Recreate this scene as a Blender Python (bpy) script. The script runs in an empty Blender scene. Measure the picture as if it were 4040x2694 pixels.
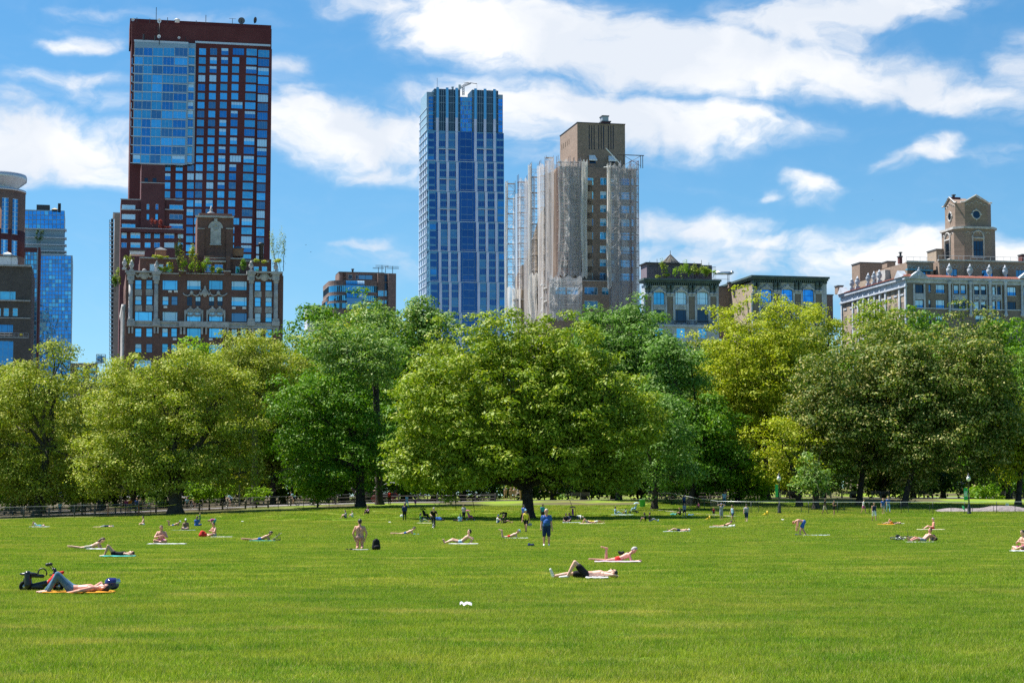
import bpy, bmesh, math, random
import numpy as np
from mathutils import Vector, Matrix, noise as mnoise
R = math.radians
C = bpy.context.scene.collection
sc = bpy.context.scene
random.seed(7); rng = np.random.default_rng(7)

# ------------------------------------------------------------------ camera maths (photo is 4040 x 2694, 70 mm lens, 4.7 deg up)
F = 7856.0; CX = 2020.0; CY = 1347.0; HORIZ = 1992.0; CAMZ = 2.0
PITCH = math.atan((HORIZ-CY)/F); SP, CP = math.sin(PITCH), math.cos(PITCH)
def ray(px, py):
    a = CY-py
    return Vector((px-CX, F*CP-a*SP, F*SP+a*CP))
def P(px, py, Y):
    r = ray(px, py); k = Y/r.y
    return Vector((r.x*k, Y, CAMZ+r.z*k))
def pxm(Y): return F/Y           # photo pixels per metre at distance Y

# ------------------------------------------------------------------ scene graph helpers
def tag(o, label=None, cat=None, group=None, kind=None):
    if label: o['label'] = label
    if cat: o['category'] = cat
    if group: o['group'] = group
    if kind: o['kind'] = kind
    return o
def empty(name, loc=(0,0,0), rz=0, label=None, cat=None, group=None, kind=None):
    o = bpy.data.objects.new(name, None); C.objects.link(o)
    o.location = loc; o.rotation_euler = (0,0,rz)
    return tag(o, label, cat, group, kind)
def link(name, me, parent=None, loc=None, rz=None):
    o = bpy.data.objects.new(name, me); C.objects.link(o)
    if parent is not None: o.parent = parent
    if loc is not None: o.location = loc
    if rz is not None: o.rotation_euler = (0,0,rz)
    return o
KIDS = {}
def copy_tree(o, parent=None):
    c = o.copy(); C.objects.link(c)
    if parent is not None: c.parent = parent
    for ch in o.children: copy_tree(ch, c)
    return c
def np_mesh(name, verts, faces, mat=None, smooth=False, mats=None, midx=None):
    """verts (N,3), faces (M,k) arrays, all faces with k corners"""
    verts = np.asarray(verts, dtype=np.float32); faces = np.asarray(faces, dtype=np.int32)
    me = bpy.data.meshes.new(name)
    k = faces.shape[1]; M = faces.shape[0]
    me.vertices.add(len(verts)); me.vertices.foreach_set('co', verts.ravel())
    me.loops.add(M*k); me.loops.foreach_set('vertex_index', faces.ravel())
    me.polygons.add(M)
    me.polygons.foreach_set('loop_start', np.arange(0, M*k, k, dtype=np.int32))
    me.polygons.foreach_set('loop_total', np.full(M, k, dtype=np.int32))
    if smooth: me.polygons.foreach_set('use_smooth', np.ones(M, dtype=bool))
    if mats:
        for m in mats: me.materials.append(m)
        if midx is not None: me.polygons.foreach_set('material_index', np.asarray(midx, dtype=np.int32))
    elif mat: me.materials.append(mat)
    me.update(calc_edges=True)
    return me

class MB:
    """collects boxes, tubes, prisms ... and links them as ONE mesh"""
    def __init__(s): s.v = []; s.f = []; s.m = []; s.mats = []; s.cur = 0; s.sm = []
    def mat(s, m):
        if m not in s.mats: s.mats.append(m)
        s.cur = s.mats.index(m); return s
    def add(s, vs, fs, smooth=False):
        n = len(s.v); s.v.extend([tuple(v) for v in vs])
        for f in fs: s.f.append([n+i for i in f]); s.m.append(s.cur); s.sm.append(smooth)
        return s
    def box(s, x0, x1, y0, y1, z0, z1):
        return s.add([(x0,y0,z0),(x1,y0,z0),(x1,y1,z0),(x0,y1,z0),(x0,y0,z1),(x1,y0,z1),(x1,y1,z1),(x0,y1,z1)],
                     [(0,3,2,1),(4,5,6,7),(0,1,5,4),(1,2,6,5),(2,3,7,6),(3,0,4,7)])
    def cbox(s, c, sz): return s.box(c[0]-sz[0]/2,c[0]+sz[0]/2,c[1]-sz[1]/2,c[1]+sz[1]/2,c[2]-sz[2]/2,c[2]+sz[2]/2)
    def quad(s, a, b, c, d): return s.add([a,b,c,d], [(0,1,2,3)])
    def tube(s, pts, r, n=6, cap=True):
        """pts list of points, r radius or list of radii"""
        pts = [Vector(p) for p in pts]
        rs = r if isinstance(r, (list, tuple)) else [r]*len(pts)
        vs = []; fs = []; N = len(pts)
        for i, p in enumerate(pts):
            d = (pts[min(i+1,N-1)]-pts[max(i-1,0)])
            if d.length < 1e-9: d = Vector((0,0,1))
            d.normalize()
            a = Vector((0,0,1)) if abs(d.z) < .9 else Vector((1,0,0))
            u = d.cross(a).normalized(); w = d.cross(u)
            for k in range(n):
                t = 2*math.pi*k/n; vs.append(p+(u*math.cos(t)+w*math.sin(t))*rs[i])
        for i in range(N-1):
            for k in range(n):
                a = i*n+k; b = i*n+(k+1)%n; fs.append((a, b, b+n, a+n))
        if cap: fs.append(tuple(range(n))[::-1]); fs.append(tuple(range((N-1)*n, N*n)))
        return s.add(vs, fs, smooth=n > 5)
    def lathe(s, c, prof, n=12):
        """prof: list of (r,z) from bottom to top around vertical axis at c"""
        vs = []; fs = []; c = Vector(c)
        for r, z in prof:
            for k in range(n):
                t = 2*math.pi*k/n; vs.append(c+Vector((r*math.cos(t), r*math.sin(t), z)))
        for i in range(len(prof)-1):
            for k in range(n):
                a = i*n+k; b = i*n+(k+1)%n; fs.append((a,b,b+n,a+n))
        fs.append(tuple(range(n))[::-1]); fs.append(tuple(range((len(prof)-1)*n, len(prof)*n)))
        return s.add(vs, fs, smooth=True)
    def ell(s, c, r, n=10, m=6):
        prof = [(math.sin(math.pi*i/m), -math.cos(math.pi*i/m)) for i in range(m+1)]
        vs = []; fs = []
        for q, z in prof:
            q = max(q, .02)
            for k in range(n):
                t = 2*math.pi*k/n; vs.append((c[0]+r[0]*q*math.cos(t), c[1]+r[1]*q*math.sin(t), c[2]+r[2]*z))
        for i in range(m):
            for k in range(n):
                a = i*n+k; b = i*n+(k+1)%n; fs.append((a,b,b+n,a+n))
        fs.append(tuple(range(n))[::-1]); fs.append(tuple(range(m*n, (m+1)*n)))
        return s.add(vs, fs, smooth=True)
    def prism(s, poly, z0, z1):
        """poly list of (x,y), extruded z0..z1"""
        n = len(poly)
        vs = [(x,y,z0) for x,y in poly]+[(x,y,z1) for x,y in poly]
        fs = [tuple(range(n))[::-1], tuple(range(n, 2*n))]+[(i,(i+1)%n,(i+1)%n+n,i+n) for i in range(n)]
        return s.add(vs, fs)
    def fprism(s, poly, y0, y1):
        """poly in the x-z plane, extruded from y0 to y1 (y0 nearer)"""
        n = len(poly)
        vs = [(x,y0,z) for x,z in poly]+[(x,y1,z) for x,z in poly]
        fs = [tuple(range(n)), tuple(range(n, 2*n))[::-1]]+[((i+1)%n,i,i+n,(i+1)%n+n) for i in range(n)]
        return s.add(vs, fs)
    def torus(s, c, R_, r, ax='y', n=24, k=6):
        pts = []
        vs = []; fs = []
        for i in range(n):
            a = 2*math.pi*i/n
            for j in range(k):
                b = 2*math.pi*j/k
                q = R_+r*math.cos(b); h = r*math.sin(b)
                if ax == 'y': v = (c[0]+q*math.cos(a), c[1]+h, c[2]+q*math.sin(a))
                elif ax == 'x': v = (c[0]+h, c[1]+q*math.cos(a), c[2]+q*math.sin(a))
                else: v = (c[0]+q*math.cos(a), c[1]+q*math.sin(a), c[2]+h)
                vs.append(v)
        for i in range(n):
            for j in range(k):
                fs.append((i*k+j, ((i+1)%n)*k+j, ((i+1)%n)*k+(j+1)%k, i*k+(j+1)%k))
        return s.add(vs, fs, smooth=True)
    def mesh(s, name):
        me = bpy.data.meshes.new(name); me.from_pydata(s.v, [], s.f)
        for m in s.mats: me.materials.append(m)
        if s.mats: me.polygons.foreach_set('material_index', s.m)
        me.polygons.foreach_set('use_smooth', s.sm)
        me.update(); return me
    def build(s, name, m=None, parent=None, loc=None, rz=None):
        if m is not None and not s.mats: s.mats = [m]
        return link(name, s.mesh(name), parent, loc, rz)

# ------------------------------------------------------------------ materials
MATS = {}
class NT:
    def __init__(s, nt): s.nt = nt; s.n = nt.nodes; s.l = nt.links
    def __call__(s, typ, ins=None, **kw):
        nd = s.n.new(typ)
        for k, v in kw.items(): setattr(nd, k, v)
        if ins:
            for k, v in ins.items():
                if isinstance(v, bpy.types.NodeSocket): s.l.new(v, nd.inputs[k])
                else: nd.inputs[k].default_value = v
        return nd
    def math(s, op, a, b=None, c=None, clamp=False):
        ins = {0: a}
        if b is not None: ins[1] = b
        if c is not None: ins[2] = c
        return s('ShaderNodeMath', ins, operation=op, use_clamp=clamp).outputs[0]
    def mix(s, f, a, b, bt='MIX'):
        nd = s('ShaderNodeMix', data_type='RGBA', blend_type=bt)
        for idx, v in ((0, f), (6, a), (7, b)):
            if isinstance(v, bpy.types.NodeSocket): s.l.new(v, nd.inputs[idx])
            else: nd.inputs[idx].default_value = (v if idx == 0 else tuple(v)[:3]+(1,))
        return nd.outputs[2]
    def ramp(s, fac, stops):
        nd = s('ShaderNodeValToRGB', {0: fac}); el = nd.color_ramp.elements
        while len(el) < len(stops): el.new(.5)
        for e, (p, c) in zip(el, stops): e.position = p; e.color = tuple(c)[:3]+(1,) if not isinstance(c, (int, float)) else (c,c,c,1)
        return nd.outputs[0]
def newmat(name):
    m = bpy.data.materials.new(name); m.use_nodes = True; m.node_tree.nodes.clear()
    return m, NT(m.node_tree)
def plain(name, col, rough=.6, metal=0, spec=.5, vary=.12, scale=3.0, col2=None, bump=0, emit=0):
    if name in MATS: return MATS[name]
    m, t = newmat(name)
    g = t('ShaderNodeNewGeometry')
    nz = t('ShaderNodeTexNoise', {'Vector': g.outputs['Position'], 'Scale': scale, 'Detail': 4.0, 'Roughness': .6})
    c2 = col2 or tuple(min(1, c*(1-vary*1.6)) for c in col)
    c1 = col if col2 else tuple(min(1, c*(1+vary)) for c in col)
    cc = t.mix(t.ramp(nz.outputs[0], [(.3, 0.), (.7, 1.)]), c1, c2)
    b = t('ShaderNodeBsdfPrincipled', {'Base Color': cc, 'Roughness': rough, 'Metallic': metal, 'Specular IOR Level': spec})
    if bump:
        bp = t('ShaderNodeBump', {'Height': nz.outputs[0], 'Strength': bump, 'Distance': .05}); t.l.new(bp.outputs[0], b.inputs['Normal'])
    if emit:
        b.inputs['Emission Color'].default_value = tuple(col)+(1,); b.inputs['Emission Strength'].default_value = emit
    o = t('ShaderNodeOutputMaterial', {0: b.outputs[0]})
    MATS[name] = m; return m
def brick(name, c1, c2, mortar, scale=1.0, rough=.85, bw=.22, bh=.075, big=.25, blotch=.5):
    """brick courses mapped by object space; c1..c2 brick colours, plus large blotches of weathering"""
    if name in MATS: return MATS[name]
    m, t = newmat(name)
    tc = t('ShaderNodeTexCoord'); g = t('ShaderNodeNewGeometry')
    sep = t('ShaderNodeSeparateXYZ', {0: tc.outputs['Object']})
    u = t.math('ADD', sep.outputs[0], sep.outputs[1])
    vec = t('ShaderNodeCombineXYZ', {0: u, 1: sep.outputs[2]})
    br = t('ShaderNodeTexBrick', {'Vector': vec.outputs[0], 'Color1': tuple(c1)+(1,), 'Color2': tuple(c2)+(1,), 'Mortar': tuple(mortar)+(1,),
                                  'Scale': scale, 'Mortar Size': .012, 'Brick Width': bw, 'Row Height': bh, 'Bias': 0.0})
    nz = t('ShaderNodeTexNoise', {'Vector': vec.outputs[0], 'Scale': big, 'Detail': 5.0, 'Roughness': .65})
    n2 = t('ShaderNodeTexNoise', {'Vector': vec.outputs[0], 'Scale': 1.7, 'Detail': 3.0, 'Roughness': .7})
    cc = t.mix(t.ramp(nz.outputs[0], [(.35, 0.), (.65, blotch)]), br.outputs[0], tuple(c*.55 for c in c1))
    cc = t.mix(t.ramp(n2.outputs[0], [(.4, 0.), (.75, .45)]), cc, tuple(min(1,c*1.5) for c in c2))
    b = t('ShaderNodeBsdfPrincipled', {'Base Color': cc, 'Roughness': rough, 'Specular IOR Level': .25})
    t('ShaderNodeOutputMaterial', {0: b.outputs[0]})
    MATS[name] = m; return m
def glassm(name, col, rough=.06, metal=.85, wav=.15, emit=0):
    """coated window glass: reflects the sky, slightly wavy"""
    if name in MATS: return MATS[name]
    m, t = newmat(name)
    g = t('ShaderNodeNewGeometry')
    nz = t('ShaderNodeTexNoise', {'Vector': g.outputs['Position'], 'Scale': .35, 'Detail': 2.0})
    bp = t('ShaderNodeBump', {'Height': nz.outputs[0], 'Strength': wav, 'Distance': .3})
    oi = t('ShaderNodeObjectInfo')
    cc = t.mix(t.math('MULTIPLY', oi.outputs['Random'], .5), col, tuple(c*.62 for c in col))
    b = t('ShaderNodeBsdfPrincipled', {'Base Color': cc, 'Roughness': rough, 'Metallic': metal, 'Normal': bp.outputs[0]})
    t('ShaderNodeOutputMaterial', {0: b.outputs[0]})
    MATS[name] = m; return m

# ------------------------------------------------------------------ camera, render settings
cam = bpy.data.cameras.new('camera'); co = bpy.data.objects.new('camera', cam); C.objects.link(co)
co.location = (0,0,CAMZ); co.rotation_euler = (R(90)+PITCH, 0, 0)
cam.sensor_width = 36; cam.lens = 36*F/4040; cam.clip_start = .5; cam.clip_end = 20000
sc.camera = co
sc.view_settings.view_transform = 'Standard'; sc.view_settings.look = 'None'; sc.view_settings.gamma = 1
sc.view_settings.exposure = EXPO = 1.1
sc.render.engine = 'CYCLES'
cy = sc.cycles
cy.use_denoising = False
cy.max_bounces = 6; cy.diffuse_bounces = 3; cy.glossy_bounces = 3; cy.transmission_bounces = 4; cy.transparent_max_bounces = 12
cy.use_fast_gi = False
sc.render.film_transparent = False
# ------------------------------------------------------------------ light: one sun, Nishita sky with clouds in it
SUN_EL = R(60); SUN_B = R(22)      # from the left, a little behind the buildings
sd = Vector((-math.cos(SUN_EL)*math.cos(SUN_B), math.cos(SUN_EL)*math.sin(SUN_B), math.sin(SUN_EL)))
sl = bpy.data.lights.new('sun', 'SUN'); sl.energy = 5.0; sl.angle = R(.5); sl.color = (1, .955, .88)
so = bpy.data.objects.new('sun', sl); C.objects.link(so); so.rotation_euler = (-sd).to_track_quat('-Z', 'Y').to_euler()
w = bpy.data.worlds.new('World'); sc.world = w; w.use_nodes = True; w.node_tree.nodes.clear(); t = NT(w.node_tree)
sky = t('ShaderNodeTexSky', sky_type='NISHITA', sun_disc=False, sun_elevation=SUN_EL, sun_rotation=math.atan2(sd.x, sd.y),
        air_density=1.0, dust_density=.2, ozone_density=3.0, altitude=100)
tc = t('ShaderNodeTexCoord'); V = tc.outputs['Generated']
sp = t('ShaderNodeSeparateXYZ', {0: V})
# look a little higher into the sky near the horizon (a dry, clear day): raise z before the lookup
zz = t.math('ADD', t.math('MULTIPLY', t.math('MAXIMUM', sp.outputs[2], 0.0), .95), .055)
lv = t('ShaderNodeCombineXYZ', {0: sp.outputs[0], 1: sp.outputs[1], 2: zz})
t.l.new(t('ShaderNodeVectorMath', {0: lv.outputs[0]}, operation='NORMALIZE').outputs[0], sky.inputs[0])
skc = t('ShaderNodeHueSaturation', {'Saturation': 1.30, 'Value': 1.1, 'Color': sky.outputs[0]}).outputs[0]
skc = t.mix(1.0, skc, (.98, 1.07, 1.0), 'MULTIPLY')
# cloud field in azimuth / elevation (radians * 100)
az = t.math('MULTIPLY', t.math('ARCTAN2', sp.outputs[0], sp.outputs[1]), 100.0)
el = t.math('MULTIPLY', t.math('ARCSINE', sp.outputs[2]), 100.0)
AE = t('ShaderNodeCombineXYZ', {0: az, 1: el}).outputs[0]
wn = t('ShaderNodeTexNoise', {'Vector': t('ShaderNodeVectorMath', {0: AE, 1: (1, 1.7, 1)}, operation='MULTIPLY').outputs[0], 'Scale': .15, 'Detail': 6.0, 'Roughness': .50}, noise_dimensions='2D')
warp = t('ShaderNodeVectorMath', {0: t('ShaderNodeVectorMath', {0: wn.outputs[1], 1: (.5,.5,.5)}, operation='SUBTRACT').outputs[0], 1: (7.0, 3.0, 0)}, operation='MULTIPLY').outputs[0]
AW = t('ShaderNodeVectorMath', {0: AE, 1: warp}, operation='ADD').outputs[0]
def cl(px, py, rx, ry, tilt=0, k=1.0):
    r = ray(px, py).normalized(); a = math.atan2(r.x, r.y)*100; e = math.asin(r.z)*100
    return a, e, rx/F*100, ry/F*100, tilt, k
BL = [ # photo pixel centre, radii, tilt (rise per unit to the right), strength
 (120,575,500,120,-.02,1.15),(330,640,200,80,0,.8),(1300,520,330,110,-.12,1.1),(1560,540,280,90,-.02,1.0),(1180,370,150,60,-.1,.55),(1500,640,260,60,0,.7),
 (270,150,130,38,.1,.75),(250,325,200,45,.05,.65),(130,330,120,40,0,.35),(60,415,100,45,0,.6),(420,40,220,30,0,.4),(330,95,180,25,0,.25),(800,60,260,45,0,.38),(1130,260,120,50,0,.5),(330,390,180,60,0,.45),
 (1480,20,260,50,-.1,.75),(1950,90,470,150,-.10,1.15),(2250,150,520,150,-.16,1.2),(2700,230,640,130,-.12,1.25),(3150,275,520,95,-.09,1.15),(3650,330,420,70,-.2,1.0),(3960,370,220,50,0,.75),
 (3300,30,470,85,.03,1.15),(3100,110,320,85,-.05,1.0),(3600,40,200,55,.0,.8),(2850,70,170,45,-.1,.55),(4020,240,110,80,0,.9),(3080,20,200,60,0,.8),
 (2200,430,520,110,-.05,1.05),(2500,490,560,110,-.06,1.1),(2750,460,380,70,-.1,.95),(2250,610,300,50,0,.4),(1900,400,200,50,0,.6),(3020,520,280,60,-.1,.45),(3230,500,130,45,0,.4),
 (3730,600,130,58,.25,.9),(3600,630,110,30,.1,.4),(3990,600,160,35,0,.35),(3250,745,130,50,-.1,.85),(3240,800,140,35,0,.35),(3040,765,80,28,0,.45),(2680,740,90,30,0,.22),
 (1470,990,150,26,.03,.72),(1500,1040,260,60,0,.32),(1650,1090,200,60,0,.3),(2750,920,350,70,-.03,.7),(3080,950,250,45,0,.7),(2700,1010,380,70,0,.65),(3000,1040,420,70,0,.6),(3400,1060,380,90,0,.65),(3620,1010,420,95,0,.95),(3950,1030,260,90,0,.9),(2600,1110,400,60,0,.45),(3800,1120,500,80,0,.7),(3700,800,90,22,0,.25),
 (-700,500,600,120,0,1),(4900,300,700,140,0,1),(4700,800,400,80,0,.7),(-500,200,400,60,0,.6),(1500,-350,900,150,0,1.1),(3300,-400,1000,120,0,1)]
dens = None
for b in BL:
    a, e, rx, ry, ti, k = cl(*b)
    d = t('ShaderNodeVectorMath', {0: AW, 1: (a, e, 0)}, operation='SUBTRACT').outputs[0]
    if ti:
        s2 = t('ShaderNodeSeparateXYZ', {0: d})
        d = t('ShaderNodeCombineXYZ', {0: s2.outputs[0], 1: t.math('SUBTRACT', s2.outputs[1], t.math('MULTIPLY', s2.outputs[0], ti))}).outputs[0]
    d = t('ShaderNodeVectorMath', {0: d, 1: (1/rx, 1/ry, 0)}, operation='MULTIPLY').outputs[0]
    L = t('ShaderNodeVectorMath', {0: d}, operation='LENGTH').outputs['Value']
    v = t('ShaderNodeMapRange', {'Value': L, 'From Min': 1.75, 'From Max': .10, 'To Min': 0.0, 'To Max': k}, interpolation_type='SMOOTHSTEP').outputs[0]
    dens = v if dens is None else t.math('SMOOTH_MAX', dens, v, .12)
dens = t.math('SUBTRACT', dens, .05)
fn = t('ShaderNodeTexNoise', {'Vector': t('ShaderNodeVectorMath', {0: AW, 1: (1, 2.0, 1)}, operation='MULTIPLY').outputs[0], 'Scale': .45, 'Detail': 9.0, 'Roughness': .56}, noise_dimensions='2D').outputs[0]
wisp = t('ShaderNodeMapRange', {'Value': fn, 'From Min': .25, 'From Max': .75, 'To Min': -.30, 'To Max': .30}).outputs[0]
dn = t.math('ADD', dens, t.math('MULTIPLY', wisp, t('ShaderNodeMapRange', {'Value': dens, 'From Min': 0.0, 'From Max': .45, 'To Min': .12, 'To Max': 1.0}).outputs[0]))
cov = t('ShaderNodeMapRange', {'Value': dn, 'From Min': .0, 'From Max': .95, 'To Min': 0.0, 'To Max': .97}, interpolation_type='SMOOTHSTEP').outputs[0]
# behind the camera and overhead: plain broken cloud
gen = t('ShaderNodeTexNoise', {'Vector': t('ShaderNodeVectorMath', {0: V, 1: (1, 1, 3)}, operation='MULTIPLY').outputs[0], 'Scale': 2.6, 'Detail': 7.0, 'Roughness': .6}).outputs[0]
gcov = t.math('MULTIPLY', t.ramp(gen, [(.55, 0.), (.75, .7)]), t('ShaderNodeMapRange', {'Value': sp.outputs[1], 'From Min': .75, 'From Max': .55}).outputs[0])
cov = t.math('MAXIMUM', cov, gcov)
shade = t('ShaderNodeTexNoise', {'Vector': AW, 'Scale': .11, 'Detail': 5.0}, noise_dimensions='2D').outputs[0]
ccol = t.mix(t.ramp(shade, [(.38, 0.), (.62, 1.)]), (6.3, 6.7, 7.3), (8.3, 8.25, 8.2))
SKYK = .062
fin = t.mix(cov, skc, ccol)
bg = t('ShaderNodeBackground', {0: fin, 1: SKYK}); t('ShaderNodeOutputWorld', {0: bg.outputs[0]})

# ------------------------------------------------------------------ ground
PXC = [-1500, 0, 500, 1000, 1500, 2000, 2600, 3200, 4040, 5500]
ZT = {150: [0]*10,
      200: [.2,.2,.25,.35,.45,.4,.6,.75,.8,.8],
      225: [.35,.35,.65,1.2,1.45,1.5,1.5,1.45,1.4,1.4],
      250: [.6,.6,1.3,1.9,2.3,2.5,2.7,2.8,2.7,2.7],
      290: [.9,.9,1.6,2.2,2.5,2.7,2.9,3.0,3.0,3.0],
      340: [1.5,1.5,2.2,2.6,3.0,3.5,4.3,4.9,4.9,4.9],
      420: [4]*10}
ZD = sorted(ZT)
def gz(x, y):
    if y <= 100: return 0.0
    u = x/y*F+CX
    def row(d):
        r = ZT[d]
        if u <= PXC[0]: return r[0]
        for i in range(len(PXC)-1):
            if u < PXC[i+1]:
                f = (u-PXC[i])/(PXC[i+1]-PXC[i]); return r[i]*(1-f)+r[i+1]*f
        return r[-1]
    base = .05*math.sin(x*.11+1)*math.sin(y*.07) * min(1, (y-100)/40)
    if y <= ZD[0]: return base
    if y >= ZD[-1]: return 4.0
    for i in range(len(ZD)-1):
        if y < ZD[i+1]:
            f = (y-ZD[i])/(ZD[i+1]-ZD[i])
            if i == 0: f = f*f*(3-2*f)*.5+f*.5
            return row(ZD[i])*(1-f)+row(ZD[i+1])*f + (base if i < 2 else 0)
    return 4.0
def G(px, py):
    """ground point seen at a photo pixel"""
    r = ray(px, py); s = r.z/r.y; sx = r.x/r.y
    y = 15.0; prev = y
    while y < 500:
        if CAMZ+s*y <= gz(sx*y, y): break
        prev = y; y += 1.0
    lo, hi = prev, y
    for _ in range(20):
        m = (lo+hi)/2
        if CAMZ+s*m <= gz(sx*m, m): hi = m
        else: lo = m
    return Vector((sx*hi, hi, gz(sx*hi, hi)))
def on(px, Y):
    x = (px-CX)/F*Y
    return Vector((x, Y, gz(x, Y)))
def grassmat():
    m, t = newmat('meadow_grass')
    g = t('ShaderNodeNewGeometry'); Pn = g.outputs['Position']
    n1 = t('ShaderNodeTexNoise', {'Vector': t('ShaderNodeVectorMath', {0: Pn, 1: (.8,.7,1)}, operation='MULTIPLY').outputs[0], 'Scale': .10, 'Detail': 5.0, 'Roughness': .6})
    n2 = t('ShaderNodeTexNoise', {'Vector': Pn, 'Scale': .55, 'Detail': 5.0, 'Roughness': .62})
    n3 = t('ShaderNodeTexNoise', {'Vector': t('ShaderNodeVectorMath', {0: Pn, 1: (.45,1,1)}, operation='MULTIPLY').outputs[0], 'Scale': .42, 'Detail': 8.0, 'Roughness': .68})
    n4 = t('ShaderNodeTexNoise', {'Vector': Pn, 'Scale': 9.0, 'Detail': 4.0, 'Roughness': .7})
    ri = g.outputs['Random Per Island']
    base = t.mix(t.ramp(n1.outputs[0], [(.38, 0.), (.62, 1.)]), (.180, .285, .024), (.270, .325, .044))
    base = t.mix(t.ramp(n2.outputs[0], [(.42, 0.), (.66, .8)]), base, (.100, .220, .014))
    base = t.mix(t.ramp(n3.outputs[0], [(.54, 0.), (.72, .75)]), base, (.48, .42, .14))
    base = t.mix(t.ramp(n3.outputs[0], [(.32, .75), (.44, 0.)]), base, (.072, .185, .014))
    return m, t, g, base, n4, ri
def ground_mat():
    m, t, g, base, n4, ri = grassmat(); m.name = 'meadow_soil_and_turf'
    c = t.mix(t.ramp(n4.outputs[0], [(.3, 0.), (.7, 1.)]), t.mix(1, base, (.62,.62,.62), 'MULTIPLY'), t.mix(1, base, (1.15,1.12,1.1), 'MULTIPLY'))
    # bare earth patches behind the meadow; at left, tree shade painted as dark earth
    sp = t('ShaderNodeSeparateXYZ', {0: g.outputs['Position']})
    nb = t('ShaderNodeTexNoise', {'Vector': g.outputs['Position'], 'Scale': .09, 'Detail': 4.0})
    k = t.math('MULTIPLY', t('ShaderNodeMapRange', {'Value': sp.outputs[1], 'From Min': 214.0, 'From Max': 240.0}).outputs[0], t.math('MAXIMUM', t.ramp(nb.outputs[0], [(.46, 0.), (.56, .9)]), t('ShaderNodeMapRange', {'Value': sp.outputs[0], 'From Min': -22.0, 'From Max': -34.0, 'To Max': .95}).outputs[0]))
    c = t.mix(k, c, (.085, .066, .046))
    # paved town beyond the avenue; grey beside and behind added to cut green bounce
    ax = t.math('ABSOLUTE', sp.outputs[0]); far_ = t.math('MAXIMUM', t.math('GREATER_THAN', sp.outputs[1], 398.0), t.math('MAXIMUM', t.math('GREATER_THAN', ax, 230.0), t.math('LESS_THAN', sp.outputs[1], -55.0)))
    c = t.mix(far_, c, (.16, .16, .165))
    bp = t('ShaderNodeBump', {'Height': n4.outputs[0], 'Strength': .6, 'Distance': .04})
    b = t('ShaderNodeBsdfPrincipled', {'Base Color': c, 'Roughness': .9, 'Specular IOR Level': .1, 'Normal': bp.outputs[0]})
    t('ShaderNodeOutputMaterial', {0: b.outputs[0]}); return m
def blade_mat():
    m, t, g, base, n4, ri = grassmat(); m.name = 'grass_blades'
    c = t.mix(t.math('MULTIPLY', ri, .9), t.mix(1, base, (1.5,1.4,1.5), 'MULTIPLY'), t.mix(1, base, (.42,.50,.45), 'MULTIPLY'))
    dry = t.math('GREATER_THAN', t.math('FRACT', t.math('MULTIPLY', ri, 7.31)), .90)
    c = t.mix(t.math('MULTIPLY', dry, .75), c, (.45, .40, .20))
    d = t('ShaderNodeBsdfPrincipled', {'Base Color': c, 'Roughness': .7, 'Specular IOR Level': .08})
    tr = t('ShaderNodeBsdfTranslucent', {0: t.mix(1, c, (1.3, 1.25, .6), 'MULTIPLY')})
    mx = t('ShaderNodeMixShader', {0: .38, 1: d.outputs[0], 2: tr.outputs[0]})
    t('ShaderNodeOutputMaterial', {0: mx.outputs[0]}); return m
GM = ground_mat(); BMAT = blade_mat()

xs = sorted(set([-2500,-1500,-900,-600,-400,-250]+list(np.arange(-180, 181, 3.0))+[250,400,600,900,1500,2500]))
ys = sorted(set([-60,-20,0,10,20,40,60,80,100]+list(np.arange(110, 360, 2.5))+[370,385,400,410,420,440,600,1000,2000,4000]))
nx, ny = len(xs), len(ys)
V_ = [(x, y, gz(x, y)) for y in ys for x in xs]
F_ = [(j*nx+i, j*nx+i+1, (j+1)*nx+i+1, (j+1)*nx+i) for j in range(ny-1) for i in range(nx-1)]
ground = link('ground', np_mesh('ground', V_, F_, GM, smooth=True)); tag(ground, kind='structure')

def strip(name, pts, width, mat, lift=.03, n=60):
    """a path laid on the ground along pts [(x,y)], resampled every metre"""
    out = []
    for (a, b) in zip(pts[:-1], pts[1:]):
        a = Vector(a); b = Vector(b); k = max(1, int((b-a).length/2))
        for i in range(k): out.append(a.lerp(b, i/k))
    out.append(Vector(pts[-1])); vs = []; fs = []; m = 8
    for i, p in enumerate(out):
        d = (out[min(i+1,len(out)-1)]-out[max(i-1,0)]).normalized(); nrm = Vector((-d.y, d.x))
        for j in range(m+1):
            q = p+nrm*width*(j/m-.5); vs.append((q.x, q.y, gz(q.x, q.y)+lift))
    for i in range(len(out)-1):
        for j in range(m): a = i*(m+1)+j; fs.append((a, a+m+1, a+m+2, a+1))
    o = link(name, np_mesh(name, vs, fs, mat)); return tag(o, kind='structure')
ASPH = plain('path_asphalt', (.24,.225,.225), .9, vary=.2, scale=1.2, bump=.1)
ASPH2 = plain('drive_asphalt', (.20,.195,.20), .9, vary=.25, scale=.8)
EARTH = plain('bare_earth', (.20,.15,.11), .95, vary=.25, scale=1.5)
def pY(px, Y): return ((px-CX)/F*Y, Y)
strip('path', [pY(-900,236), pY(0,240), pY(500,243), pY(1000,247), pY(1500,250), pY(2100,253), pY(2600,258), pY(3200,262), pY(4040,264), pY(5200,262)], 5.0, ASPH, .05)
strip('road', [pY(-900,276), pY(0,276), pY(1000,276), pY(2000,278), pY(3000,284), pY(4040,290), pY(5200,292)], 9.0, ASPH2, .06)
strip('footpath', [pY(2360,225), pY(2600,222), pY(2760,212), pY(2900,205)], 1.0, plain('worn_earth', (.34,.31,.27), .95, scale=2), .05)

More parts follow.
